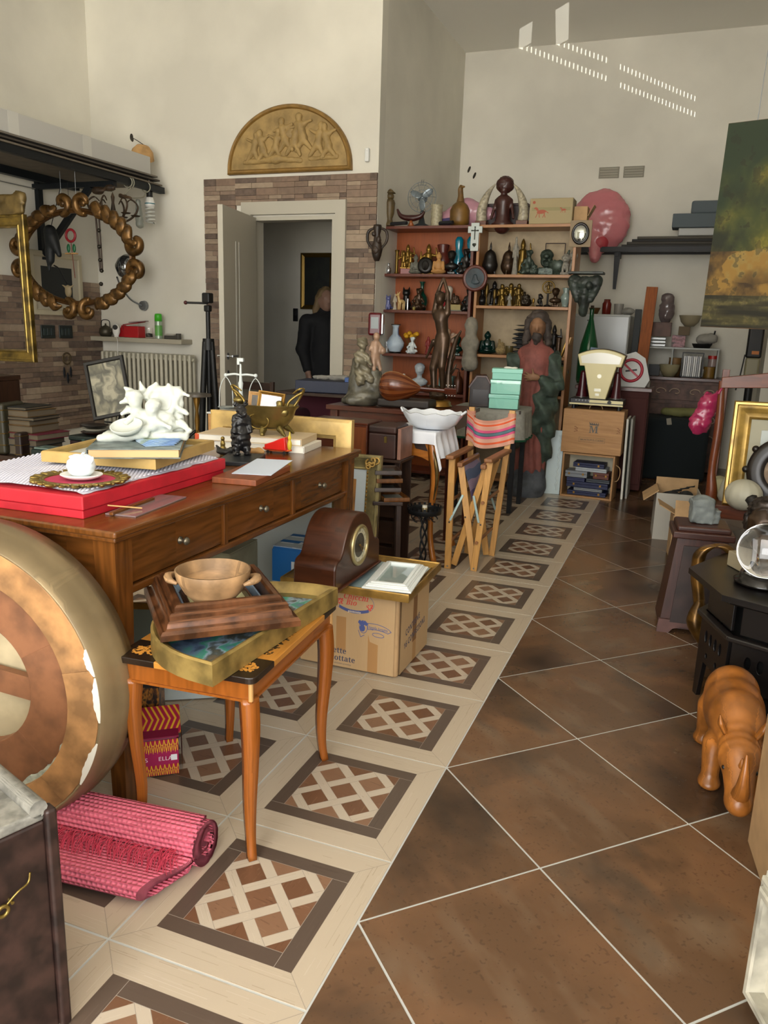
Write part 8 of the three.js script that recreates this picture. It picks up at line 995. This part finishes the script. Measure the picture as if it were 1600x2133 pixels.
  it('brown_box', 'brown square box on the flat food containers', 'box',.25,YB + .095,rb(.17,.13,.15,0,.065,0,.003), mottle('#4f352a', '#5e4236',.6)); it('pink_packet', 'pink and dark tea packet on the white shelf', 'packet',.41,YB, rb(.12,.11,.08,0,.055,0,.003), painting(32,['#5a3430', '#a5727a', '#3c2c28'],3,71)); it('tan_carton', 'small tan carton on the tea packet', 'carton',.45,YB + .112,rb(.1,.08,.1,0,.04,0,.003), M('#5c4c34',.7)); it('cream_mixing_bowl', 'cream bowl on the small tan carton', 'bowl',.49,YB + .194,la([[0,0],[.04,0],[.08,.04],[.1,.1],[.095,.1],[.07,.04],[0,.012]],24), M('#8a8066',.5)); it('dark_pan', 'dark frying pan on the white shelf end', 'pan',.62,YB,[la([[0,0],[.07,0],[.09,.04],[.085,.04],[0,.008]],24), rod([.08,.03,0],[.1,.16,.03],.008)],black); it('white_cloth_bundle', 'crumpled white cloth in the dark pan', 'cloth',.63,YB + .03,blob([['e',[0,.05,0],[.07,.05,.06]],['e',[.07,.06,0],[.05,.05,.05]]],.014,.02, (x, y, z) => .012 * n3(x * 14,y * 14,z * 14)), M('#8d8a82',.8));
  it('plastic_flower_bag', 'clear bag with dark red contents on brown box', 'bag',.275,YB + .228,blob([['e',[0,.1,0],[.075,.11,.06]],['e',[0,.22,0],[.06,.05,.04]]],.014,.02, (x, y, z) => .012 * n3(x * 14,y * 14,z * 14)), M('#7d6e6c',.15,0, { transmission: .45,thickness: 0 })); it('dark_red_pouch', 'dark red pouch inside the clear bag', 'pouch',.285,YB + .24,blob([['e',[0,.07,0],[.045,.06,.035]]],.012,.01), M('#4a0f14',.5));
  const bl = thing('black_covered_bench', 'bench under a black cloth in front of the sideboard', 'bench',[.42,0,-6.45]); mk('cloth_cover', rb(.68,.56,.4,0,.28,0,.05), M('#0d1618',.95), bl); mk('frame', rb(.6,.54,.34,0,.27,0,.01), darkwood, bl); part(mk('paper_tag', T(bx(.04,.06,.002),[.0,.53,.205],[.2,0,.2]), M('#8d8878',.8), bl), 'small paper tag');
  const yb = tag(mk('yellow_green_roll', T(blob([['c',[-.18,.04,0],[.18,.05,.04],.035,.045]],.012,.02, (x, y, z) => .008 * n3(x * 12,y * 12,z * 12)),[0,0,0]), M('#6b6a3c',.8)), 'folded olive fabric lying on the black covered bench', 'fabric'); yb.position.set(.55,.56,-6.42);
  // vacuum hung on the wall
  const v = thing('stick_vacuum', 'dark and cream stick vacuum hung on the back wall corner', 'vacuum',[1.06,.72,-6.83]); mk('body', rb(.13,.3,.09,0,.52,0,.02), black, v); mk('dust_cup', rb(.12,.19,.09,0,.28,0,.02), M('#8a8468',.4), v); mk('orange_latch', bx(.06,.03,.01,.01,.42,.048), M('#b86a1c',.5), v); mk('tube', rod([0,-.2,0],[0,.2,0],.035), black, v); mk('cord', tu([[-.07,.4,.02],[-.09,.2,.03],[-.11,.08,.03]],.006,16,5), black, v);
  // wall shelf with boards, foam, pink bundle
  const w = thing('black_wall_shelf', 'black steel wall shelf with long tapered bracket on back wall', 'shelf',[0,0,0]); const sm = M('#0e0e10',.5,.3); mk('rail', bx(1.9,.045,.05,.35,2.04,-6.92), sm, w); mk('rail', bx(1.9,.04,.04,.35,2.04,-7.2), sm, w); for (const x of [-.22,.9]) mk('bracket',[bx(.03,.04,.3,x,2.0,-7.07), T(ex([[-.03,0],[.03,0],[.014,-.36],[-.014,-.36]],.02),[x,2.04,-6.96])],sm, w);
  for (let i = 0; i < 4; i++) { const b = tag(mk('stacked_plank', rb(1.3 - i * .05,.022,.22,0,.011,0,.002),[M('#24211c',.7), M('#3a352c',.7), M('#1c1a17',.7), M('#4a4438',.7)][i]),['dark plank, lowest on the black wall shelf', 'brown grey plank, second on the black wall shelf', 'black plank, third on the black wall shelf', 'grey plank, topmost on the black wall shelf'][i], 'plank', 'planks on the black wall shelf'); b.position.set(.46 + i * .02,2.064 + i * .0235,-7.05); }
  const fo = M('#5b6468',.95), f1 = tag(mk('foam_block', rb(.72,.12,.22,0,.06,0,.006), fo), 'wide grey foam block lying on the planks', 'foam'); f1.position.set(.60,2.23,-7.03); const f2 = tag(mk('foam_block', rb(.5,.11,.2,0,.055,0,.02), fo), 'smaller grey foam block on top of the wide one', 'foam'); f2.position.set(.64,2.352,-7.04); const f0 = tag(mk('white_wrapped_slab', rb(.6,.07,.2,0,.035,0,.01), M('#9a9a94',.4)), 'white wrapped slab under the wide foam block', 'slab'); f0.position.set(.60,2.159,-7.04);
  const pk = thing('large_pink_bundle', 'large pink bubble wrapped bundle standing on the black wall shelf', 'bundle',[-.42,2.065,-7.03]); mk('wrap', blob([['e',[.0,.26,0],[.26,.27,.13]],['e',[.06,.2,.03],[.2,.22,.1]],['c',[-.02,.05,.05],[-.0,-.1,.12],.1,.05]],.016,.05, (x, y, z) => .008 * n3(x * 10,y * 10,z * 10) + .005 * n3(x * 34,y * 34,z * 34)), M('#cf7f84',.2,0, { transmission: .12,thickness: 0 }), pk); mk('red_contents', blob([['e',[.02,.04,.09],[.09,.09,.06]]],.014,.02), M('#b03a44',.5), pk);
  // wall vents and marks
  const vm = M('#8c887a',.7); for (const [i, x] of [[0,-.40],[1,-.17]]) { const g = thing('wall_vent',['grey slotted wall vent left of its twin on back wall', 'grey slotted wall vent right of its twin on back wall'][i], 'vent',[x,2.78,ZB + .006],0, 'vents on the back wall'); mk('plate', bx(.19,.1,.01,0,0,0), vm, g); for (let k = 0; k < 4; k++) mk('slat', T(bx(.17,.014,.008),[0,-.034 + k * .023,.008],[.5,0,0]), M('#a5a192',.7), g); }
  for (const [x, y, l] of [[-2.1 + .3,2.86, 'small dark scuff patch of chipped plaster above the fan'],[-1.74,2.80, 'second dark chipped plaster patch above the fan']]) { const m = tag(mk('plaster_chip', T(blob([['e',[0,0,0],[.014,.035,.004]]],.006,.004)), M('#3c372e',.9)), l, 'chip'); m.position.set(x, y, ZB + .004); m.rotation.z = -.4; }
}
// ---------- red cupboard beside the crates, sign and demijohn ----------
{
  const c = thing('dark_red_cupboard', 'dark red cupboard behind the crates', 'cupboard',[-.02,0,-5.72]); const rm = M('#3d110a',.8); mk('body', rb(.56,.80,.36,0,.42,0,.004), rm, c); mk('top', rb(.6,.03,.4,0,.835,0,.004), mahog, c); for (const x of [-.14,.14]) { const d = mk('door', rb(.26,.7,.014,x,.42,.186,.003), rm, c); mk('knob', sp(.012,x * .3,.45,.2), brass, d); }
  const s = thing('no_smoking_sign', 'white octagonal no smoking sign with red ring behind the scale', 'sign',[.10,.851,-5.62],-.1); s.rotation.x = -.1; mk('board', T(ex([[-.12,0],[.12,0],[.15,.06],[.1,.23],[.02,.28],[-.1,.24],[-.15,.08]],.008),[0,0,0]), M('#b9bab6',.5), s); mk('red_ring', to(.085,.012,0,.13,.012,null, PI * 2,36,6), M('#a0182c',.4), s); mk('red_bar', T(bx(.16,.016,.004),[0,.13,.012],[0,0,-.7]), M('#a0182c',.4), s); mk('cigarette_mark', T(bx(.09,.014,.003),[.0,.13,.011],[0,0,.15]), black, s);
  const d = thing('green_demijohn', 'tall green glass demijohn bottle beside the beech bookcase', 'bottle',[-.265,.851,-5.74]); mk('bottle', la([[0,0],[.075,0],[.085,.03],[.085,.2],[.07,.32],[.035,.46],[.018,.53],[.017,.6],[.022,.61]],26), M('#1f6a3c',.08,0, { transmission: .6,thickness: 0 }), d); mk('cork', cy(.014,.014,.04,0,.615,0,12), M('#3c2c1c',.8), d);
  const b = thing('cardboard_folder', 'pale blue cardboard folder leaning behind the scale', 'folder',[-.22,.851,-5.60],.2); mk('folder', T(rb(.1,.3,.015,0,.15,0,.002),[0,0,0],[0,0,-.12]), M('#7d8ea0',.7), b);
  const ph = tag(mk('papers_stack', rb(.16,.05,.14,0,.025,0,.004), mottle('#6d655a', '#8a8276',.8)), 'stack of papers under the no smoking sign', 'papers'); ph.position.set(.17,.851,-5.76);
}
// ---------- right side, from the back to the front ----------
{
  const cb = thing('open_white_carton', 'open white carton with brown flaps and dark contents on brown floor', 'carton',[.555,0,-4.18],.08); const wm = M('#a5a196',.7), W = .26,H = .30,D = .26;
  mk('wall_panel', bx(W, H,.006,0,H / 2,D / 2), wm, cb); mk('wall_panel', bx(W, H + .06,.006,0,H / 2 + .03,-D / 2), card, cb); mk('wall_panel', bx(.006,H, D,-W / 2,H / 2,0), wm, cb); mk('wall_panel', bx(.006,H, D, W / 2,H / 2,0), wm, cb); mk('bottom_panel', bx(W,.006,D,0,.004,0), card, cb); mk('flap', T(bx(.006,.11,D),[-W / 2 - .035,H - .02,0],[0,0,-.9]), card, cb); mk('contents', blob([['e',[-.03,H - .05,0],[.08,.04,.08]],['c',[-.08,H - .02,.02],[.1,H + .03,-.04],.01,.008],['e',[.05,H - .04,.03],[.05,.05,.05]]],.012,.01), black, cb);
  const c2 = thing('brown_carton', 'brown open cardboard carton standing before the white carton', 'carton',[.64,0,-3.70],.1); for (const [w, d, x, z] of [[.2,.006,0,.09],[.2,.006,0,-.09],[.006,.18,-.1,0],[.006,.18,.1,0]]) mk('wall_panel', bx(w,.26,d, x,.131,z), card, c2); mk('bottom_panel', bx(.2,.006,.18,0,.004,0), card, c2); mk('flap', T(bx(.2,.1,.005),[0,.3,.1],[-.35,0,0]), card, c2); mk('flap', T(bx(.1,.005,.18),[-.14,.29,0],[0,0,-.5]), card, c2);
  const pb = thing('pink_plastic_bag', 'shiny pink plastic bag hanging from the wooden chair post', 'bag',[.63,.80,-3.10]); mk('bag', blob([['e',[.01,.13,0],[.045,.06,.04]],['e',[-.015,.05,0],[.052,.058,.04]],['c',[.03,.16,0],[.055,.2,0],.026,.01]],.008,.03, (x, y, z) => .012 * n3(x * 14,y * 14,z * 14) + .005 * n3(x * 40,y * 40,z * 40)), M('#8c2347',.25), pb); mk('handle_loop', tu([[.05,.19,0],[.07,.22,.04],[.062,.225,.09],[.05,.2,.1]],.006,14,5), M('#8c2347',.3), pb);
  const wc = thing('wooden_armchair', 'reddish brown wooden chair frame used as a stand for frames', 'chair',[0,0,0]); const cw = wood('#3c1a0c', '#6e3414',.36, {},23), zF = -3.02,zR = -3.42;
  mk('front_post', tt([[.70,0,zF],[.70,.3,zF],[.706,.52,zF],[.695,.62,zF],[.70,.84,zF],[.69,1.06,zF]],[.022,.024,.028,.018,.02,.014],30,8), cw, wc); mk('front_post', tt([[1.22,0,zF],[1.22,.3,zF],[1.222,.52,zF],[1.215,.62,zF],[1.22,.84,zF],[1.21,1.06,zF]],[.022,.024,.028,.018,.02,.014],30,8), cw, wc); for (const x of [.72,1.2]) mk('back_post', bar([x,0,zR],[x,1.1,zR - .04],.035), cw, wc);
  mk('seat_rail',[bar([.70,.42,zF],[1.22,.42,zF],.05,.03), bar([.70,.42,zF],[.72,.42,zR],.03,.05), bar([1.22,.42,zF],[1.2,.42,zR],.03,.05)],cw, wc); mk('seat_board', rb(.50,.02,.4,.96,.448,-3.22,.004), cw, wc); mk('top_rail', T(ex([[0,.0],[.53,.03],[.53,.075],[.26,.085],[.0,.045]],.024,.003),[.69,1.03,zF - .012]), cw, wc); mk('shaped_bracket', T(ex([[.2,0],[.3,.0],[.3,-.06],[.26,-.06],[.24,-.02]],.016,.002),[.70,1.05,zF - .008]), cw, wc);
  const gf = thing('bright_gilt_frame', 'bright gilt cove frame with pale mount standing on wooden chair', 'frame',[1.0,.71,-3.10],-.12); gf.rotation.x = -.12; pic(gf,.30,.34,.085,.05, 'cove', mottle('#86682c', '#b8954a',.3,.4), M('#8f968a',.3), { sink: .012,mount: M('#a5a18c',.8), mw: .05 });
  const rf = thing('round_dark_frame', 'round dark carved frame with knobs around an oval picture', 'frame',[1.01,.655,-2.965],-.15); rf.rotation.x = -.12; const dm = mottle('#0e0b09', '#1e1712',.35); mk('carved_ring', T(la([[.09,0],[.16,0],[.165,.02],[.14,.034],[.125,.026],[.105,.038],[.088,.02]],48),[0,0,0],[PI / 2,0,0]), dm, rf); for (let i = 0; i < 10; i++) mk('knob', sp(.017,.168 * Math.cos(i * .628),.168 * Math.sin(i * .628),.014,null,10), dm, rf); mk('oval_picture', T(new THREE.CylinderGeometry(.092,.092,.008,36),[0,0,.008],[PI / 2,0,0]), painting(64,['#3c2c18', '#6b4f2a', '#8a7350'],3,81), rf); mk('curved_glass', T(new THREE.SphereGeometry(.15,24,8,0,PI * 2,0,.64),[0,0,-.1],[PI / 2,0,0]), M('#ffffff',.02,0, { transmission: 1,thickness: 0,ior: 1.5 }), rf);
  const pu = thing('white_pumpkin', 'white ribbed ceramic pumpkin with dark stalk', 'ornament',[.845,.462,-2.93]); const pg = sp(.085,0,.075,0,[1,.88,1],40); { const p = pg.attributes.position; for (let i = 0; i < p.count; i++) { const a = Math.atan2(p.getZ(i), p.getX(i)), k = 1 - .07 * Math.pow(Math.abs(Math.cos(a * 6)),6); p.setX(i, p.getX(i) * k); p.setZ(i, p.getZ(i) * k); } pg.computeVertexNormals(); } mk('pumpkin', T(pg,[0,0,0]), M('#a8a492',.5), pu).rotation.z = 0; mk('stalk', tt([[.03,.07,.07],[.045,.05,.1],[.06,.03,.13]],[.03,.02,.014],10,8), M('#17130f',.6), pu);
  const cu = thing('cream_towel', 'folded cream towel on the wooden chair seat', 'towel',[.75,.46,-3.26]); mk('towel', rb(.08,.10,.16,0,.05,0,.04), M('#a09c7c',.95), cu); mk('green_stripe', bx(.082,.02,.1,0,.07,0), M('#2d6a3a',.9), cu); const ms = tag(mk('marble_slab', rb(.22,.03,.14,0,.015,0,.004), mottle('#5d6260', '#83898a',.4)), 'grey marble slab on the wooden chair seat', 'slab'); ms.position.set(1.06,.46,-2.92); const wp = tag(mk('white_paper_bag', T(blob([['c',[0,.02,0],[.06,.3,-.02],.05,.035]],.012,.02, (x, y, z) => .008 * n3(x * 14,y * 14,z * 14))), M('#9c9a8c',.8)), 'white crumpled paper behind the pumpkin', 'paper'); wp.position.set(.79,.47,-3.16);
  // pedestal and what stands on it
  const pd = thing('wooden_pedestal', 'brown tapering wooden pedestal clock case with scalloped foot', 'pedestal',[.665,0,-2.50],.1); const pw = wood('#2c1610', '#4c2a20',.4, {},24); mk('case', T(facet(.145,.20,.40,4),[0,.22,0],[0,PI / 4,0]).scale(1,1,.85), pw, pd); mk('front_panel', T(ex([[-.1,0],[.1,0],[.075,.34],[-.075,.34]],.006),[0,.05,.128],[-.09,0,0]), mottle('#231714', '#35241f',.6), pd); mk('top',[rb(.25,.03,.22,0,.435,0,.006), rb(.22,.03,.19,0,.46,0,.012)],pw, pd); mk('foot', T(ex([[-.15,0],[-.1,0],[-.085,.02],[-.05,.03],[.05,.03],[.085,.02],[.1,0],[.15,0],[.145,.06],[-.145,.06]],.02),[0,0,.112]), mottle('#4a302c', '#644640',.6), pd);
  const stn = thing('stone_bookend', 'grey carved stone castle fragment on the wooden pedestal', 'carving',[.655,.477,-2.50],.2); mk('stone', blob([['b',[0,.05,0],[.045,.05,.04],.006],['e',[0,.09,0],[.05,.03,.04]],['b',[.055,.03,0],[.02,.03,.03],.006]],.007,.012, (x, y, z) => .006 * n3(x * 28,y * 28,z * 28)), mottle('#4c5250', '#747a78',.8), stn);
  const gs = thing('gilt_scroll', 'large carved gilt wooden scroll leaning against the pedestal', 'carving',[.70,.02,-2.10]); const gg = mottle('#4f3510', '#86602a',.3,.65); const sp2 = []; for (let i = 0; i <= 30; i++) { const q = i / 30,a = PI * .95 - q * 5.6,r = .075 * (1 - q * .72); sp2.push([.03 + r * Math.cos(a),.40 + r * Math.sin(a),.01]); } mk('volute', tt([[.035,.12,0],[-.01,.17,.01],[-.03,.26,.01],[-.045,.34,.01],...sp2],[.026,.03,.028,.026,.024,.02,.016,.012],60,8), gg, gs); for (let i = 0; i < 3; i++) mk('shell_lobe', tt([[-.02 + i * .025,.24 - i * .03,.02],[-.03 + i * .035,.15 - i * .03,.035],[.02 + i * .03,.06 - i * .012,.02],[.05 + i * .02,.02,0]],[.016,.034,.026,.006],18,8), gg, gs);
  const bu = thing('bronze_child_bust', 'dark bronze bust of a curly haired child with earrings', 'bust',[.86,.462,-1.99],-.45); mk('head', blob([['e',[0,.155,.01],[.055,.07,.062]],['e',[0,.145,.07],[.012,.016,.012]],['e',[0,.115,.06],[.022,.012,.012]],['c',[-.035,.165,.055],[.035,.165,.055],.01,.01],['e',[-.028,.13,.05],[.02,.02,.015]],['e',[.028,.13,.05],[.02,.02,.015]],['c',[0,.1,0],[0,.04,0],.035,.045],['e',[0,.02,0],[.09,.04,.055]],['b',[0,.006,0],[.06,.006,.045],.003]],.0055,.014), bronze, bu); mk('curls', blob([['e',[0,.19,-.012],[.07,.055,.07]],['e',[-.06,.14,-.01],[.02,.04,.035]],['e',[.06,.14,-.01],[.02,.04,.035]]],.006,.015, (x, y, z) => .009 * n3(x * 34,y * 34,z * 34)), mottle('#1d1812', '#39302a',.35,.5), bu);
  // black octagonal table
  const ht = thing('black_moorish_table', 'black octagonal moorish table with pierced carved panels', 'table',[1.0,0,-1.78],0); const bk = M('#0f0d0d',.3), n8 = 8,R0 = .36,ap = R0 * Math.cos(PI / 8);
  mk('table_top',[T(facet(.385,.385,.02,8),[0,.45,0],[0,PI / 8 + .35,0]), T(facet(.36,.345,.016,8),[0,.432,0],[0,PI / 8 + .35,0])],bk, ht); mk('core', T(facet(.25,.25,.42,8),[0,.215,0],[0,PI / 8 + .35,0]), M('#060606',.8), ht);
  for (let i = 0; i < n8; i++) { const a = i * PI / 4 + .35,hole = (x, y, w, h) => ell(w, h,12).map(([p, q]) => [x + p, y + q]).reverse(); const pg2 = ex(shp([[-.115,.0],[-.085,.0],[-.06,.14],[.06,.14],[.085,0],[.115,0],[.115,.295],[-.115,.295]],[hole(-.06,.235,.012,.024), hole(-.02,.235,.012,.024), hole(.02,.235,.012,.024), hole(.06,.235,.012,.024), hole(-.04,.17,.01,.012), hole(.04,.17,.01,.012)]),.014,.001); const P = mk('pierced_panel', T(T(pg2,[0,0,.285]),[0,0,0],[0,a,0]), bk, ht); const q = mk('upper_panel', T(T(rb(.2,.1,.012,0,.37,.285,.003),[0,0,0]),[0,0,0],[0,a,0]), bk, ht); mk('band_moulding', T(T(rb(.262,.018,.03,0,.305,.3,.006),[0,0,0]),[0,0,0],[0,a,0]), M('#1c1816',.3), ht); }
  const cbk = thing('crystal_ball', 'large clear crystal ball on black ring base', 'crystal ball',[.845,.461,-1.70]); mk('ball', sp(.092,0,.115,0,null,48), M('#ffffff',.0,0, { transmission: 1,thickness: .18,ior: 1.5 }), cbk); mk('ring_base', la([[.035,.02],[.045,.0],[.085,.0],[.09,.012],[.075,.022],[.07,.04],[.05,.034],[.035,.028]],40), M('#0d0a09',.18), cbk); const ct = tag(mk('beige_block', rb(.06,.055,.09,0,.0275,0,.004), M('#8c8066',.7)), 'beige cardboard block behind the crystal ball', 'block'); ct.position.set(.79,.461,-1.87); ct.rotation.y = .5;
  // rhinoceros
  const rh = thing('wooden_rhino', 'carved honey brown wooden rhinoceros standing on brown tiles', 'carving',[.775,0,-1.26],.03); rh.scale.setScalar(.97); const rw = mottle('#7d451a', '#b06c2c',.32,0, {},4,4);
  mk('body', blob([['e',[0,.19,-.02],[.088,.095,.14]],['e',[0,.2,-.12],[.082,.09,.075]],['e',[0,.205,.08],[.078,.09,.08]],['c',[0,.2,.12],[0,.16,.22],.062,.052],['c',[0,.165,.22],[0,.09,.315],.05,.034],['e',[0,.075,.325],[.032,.03,.035]],['c',[-.055,.13,.10],[-.058,.03,.125],.034,.024],['c',[.055,.13,.10],[.058,.03,.155],.034,.024],['c',[-.055,.14,-.13],[-.06,.03,-.15],.04,.026],['c',[.055,.14,-.13],[.06,.03,-.12],.04,.026],['e',[-.058,.014,.132],[.03,.015,.034]],['e',[.058,.014,.162],[.03,.015,.034]],['e',[-.06,.014,-.147],[.032,.015,.034]],['e',[.06,.014,-.117],[.032,.015,.034]],['c',[0,.22,-.19],[0,.12,-.205],.012,.008]],.0065,.022, (x, y, z) => .0015 * Math.sin(z * 240) * (z > .17 && z < .25 ? 1 : 0)), rw, rh);
  mk('horn', tt([[0,.1,.325],[0,.135,.35],[0,.185,.355],[0,.235,.345]],[.026,.02,.012,.003],18,10), rw, rh); mk('small_horn', tt([[0,.14,.27],[0,.17,.285],[0,.19,.285]],[.014,.009,.003],10,8), rw, rh); for (const s of [-1,1]) { mk('ear', tt([[s * .04,.21,.19],[s * .055,.24,.19],[s * .06,.265,.195]],[.012,.016,.004],10,8,.6), rw, rh); mk('eye', sp(.007,s * .04,.145,.265,null,8), dkB, rh); }
  // front carton and frame at the right edge
  const fc = thing('tall_brown_carton', 'tall worn brown cardboard carton standing before the rhino', 'carton',[.955,0,-.80],.12); for (const [w, d, x, z] of [[.25,.006,0,.12],[.25,.006,0,-.12],[.006,.24,-.125,0],[.006,.24,.125,0]]) mk('wall_panel', rb(w,.36,d, x,.181,z,.002), card, fc); mk('bottom_panel', bx(.25,.006,.24,0,.004,0), card, fc); mk('packing_foam', rb(.2,.2,.19,0,.12,0,.02), M('#b4b2a6',.7), fc);
  const lf = thing('leaning_white_frame', 'worn white moulded picture frame standing at the right', 'picture frame',[.868,.155,-.19],-1.2); lf.rotation.z = .0; pic(lf,.3,.2,.055,.045, 'rev', mottle('#8d887a', '#c4bfae',.6), M('#cfc9b8',.8), { sink: .012 });
  // large landscape painting hung at the right
  const lp = thing('landscape_painting', 'unframed oil painting of rocks, stream and autumn trees hanging on wires', 'painting',[.98,1.80,-3.32],-.37); lp.rotation.z = -.02;
  const pt = (() => { const c = { sky: hex('#23301c'), tree: hex('#6a6418'), yel: hex('#a08a2c'), dk: hex('#1c1a0c'), rock: hex('#8a6a2e'), rockd: hex('#3a2a12'), wat: hex('#4a4420'), wl: hex('#8f8250') }; const n = 512; return tex(n, (u, v) => { const w = fbm(u * 9,v * 9,64,3,5), w2 = fbm(u * 26,v * 26,64,9,4), w3 = fbm(u * 4,v * 4,64,14,4); let k; const y = 1 - v; if (y < .62) { const tr = cl((u * .9 + (y - .25) * .9 + (w3 - .5) * 1.2) * 1.6 - .2); k = mixc(c.sky, mixc(c.dk, mixc(c.tree, c.yel, cl((w2 - .4) * 3)), cl((w - .3) * 2.6)), tr); } else if (y < .84) { k = mixc(c.rockd, c.rock, cl((w - .35) * 3 + (w2 - .5))); } else { const s = fbm(u * 5,v * 40,64,21,3); k = mixc(c.dk, mixc(c.wat, c.wl, cl((w2 - .5) * 3)), cl((s - .3) * 2)); } const rx = (u - .27) / .2,ry = (y - .70) / .085,d = rx * rx + ry * ry; if (d < 1 + (w2 - .5) * .5) k = mixc(c.rockd, mixc(c.rock, c.wl, cl((w2 - .45) * 2)), cl(.9 - (rx * .45 + ry * .55) + (w - .5) * 1.4)); return mixc(k, c.dk, w2 > .68 ? .35 : 0); }); })();
  mk('canvas', bx(.86,.98,.022,0,0,0), M('#ffffff',.75,0, { map: pt }), lp, false); mk('stretcher_edge', T(moulding(rect(.86,.98),[[-.012,-.013],[-.012,.0],[.004,.0],[.004,-.013]]),[0,0,0]), mottle('#4a3014', '#6b4a24',.6), lp); mk('hanging_wire',[rod([-.3,.49,-.012],[-.3,2.14,-.012],.002), rod([.3,.49,-.012],[.3,2.14,-.012],.002)],steel, lp);
}
renderer.render(scene, camera);
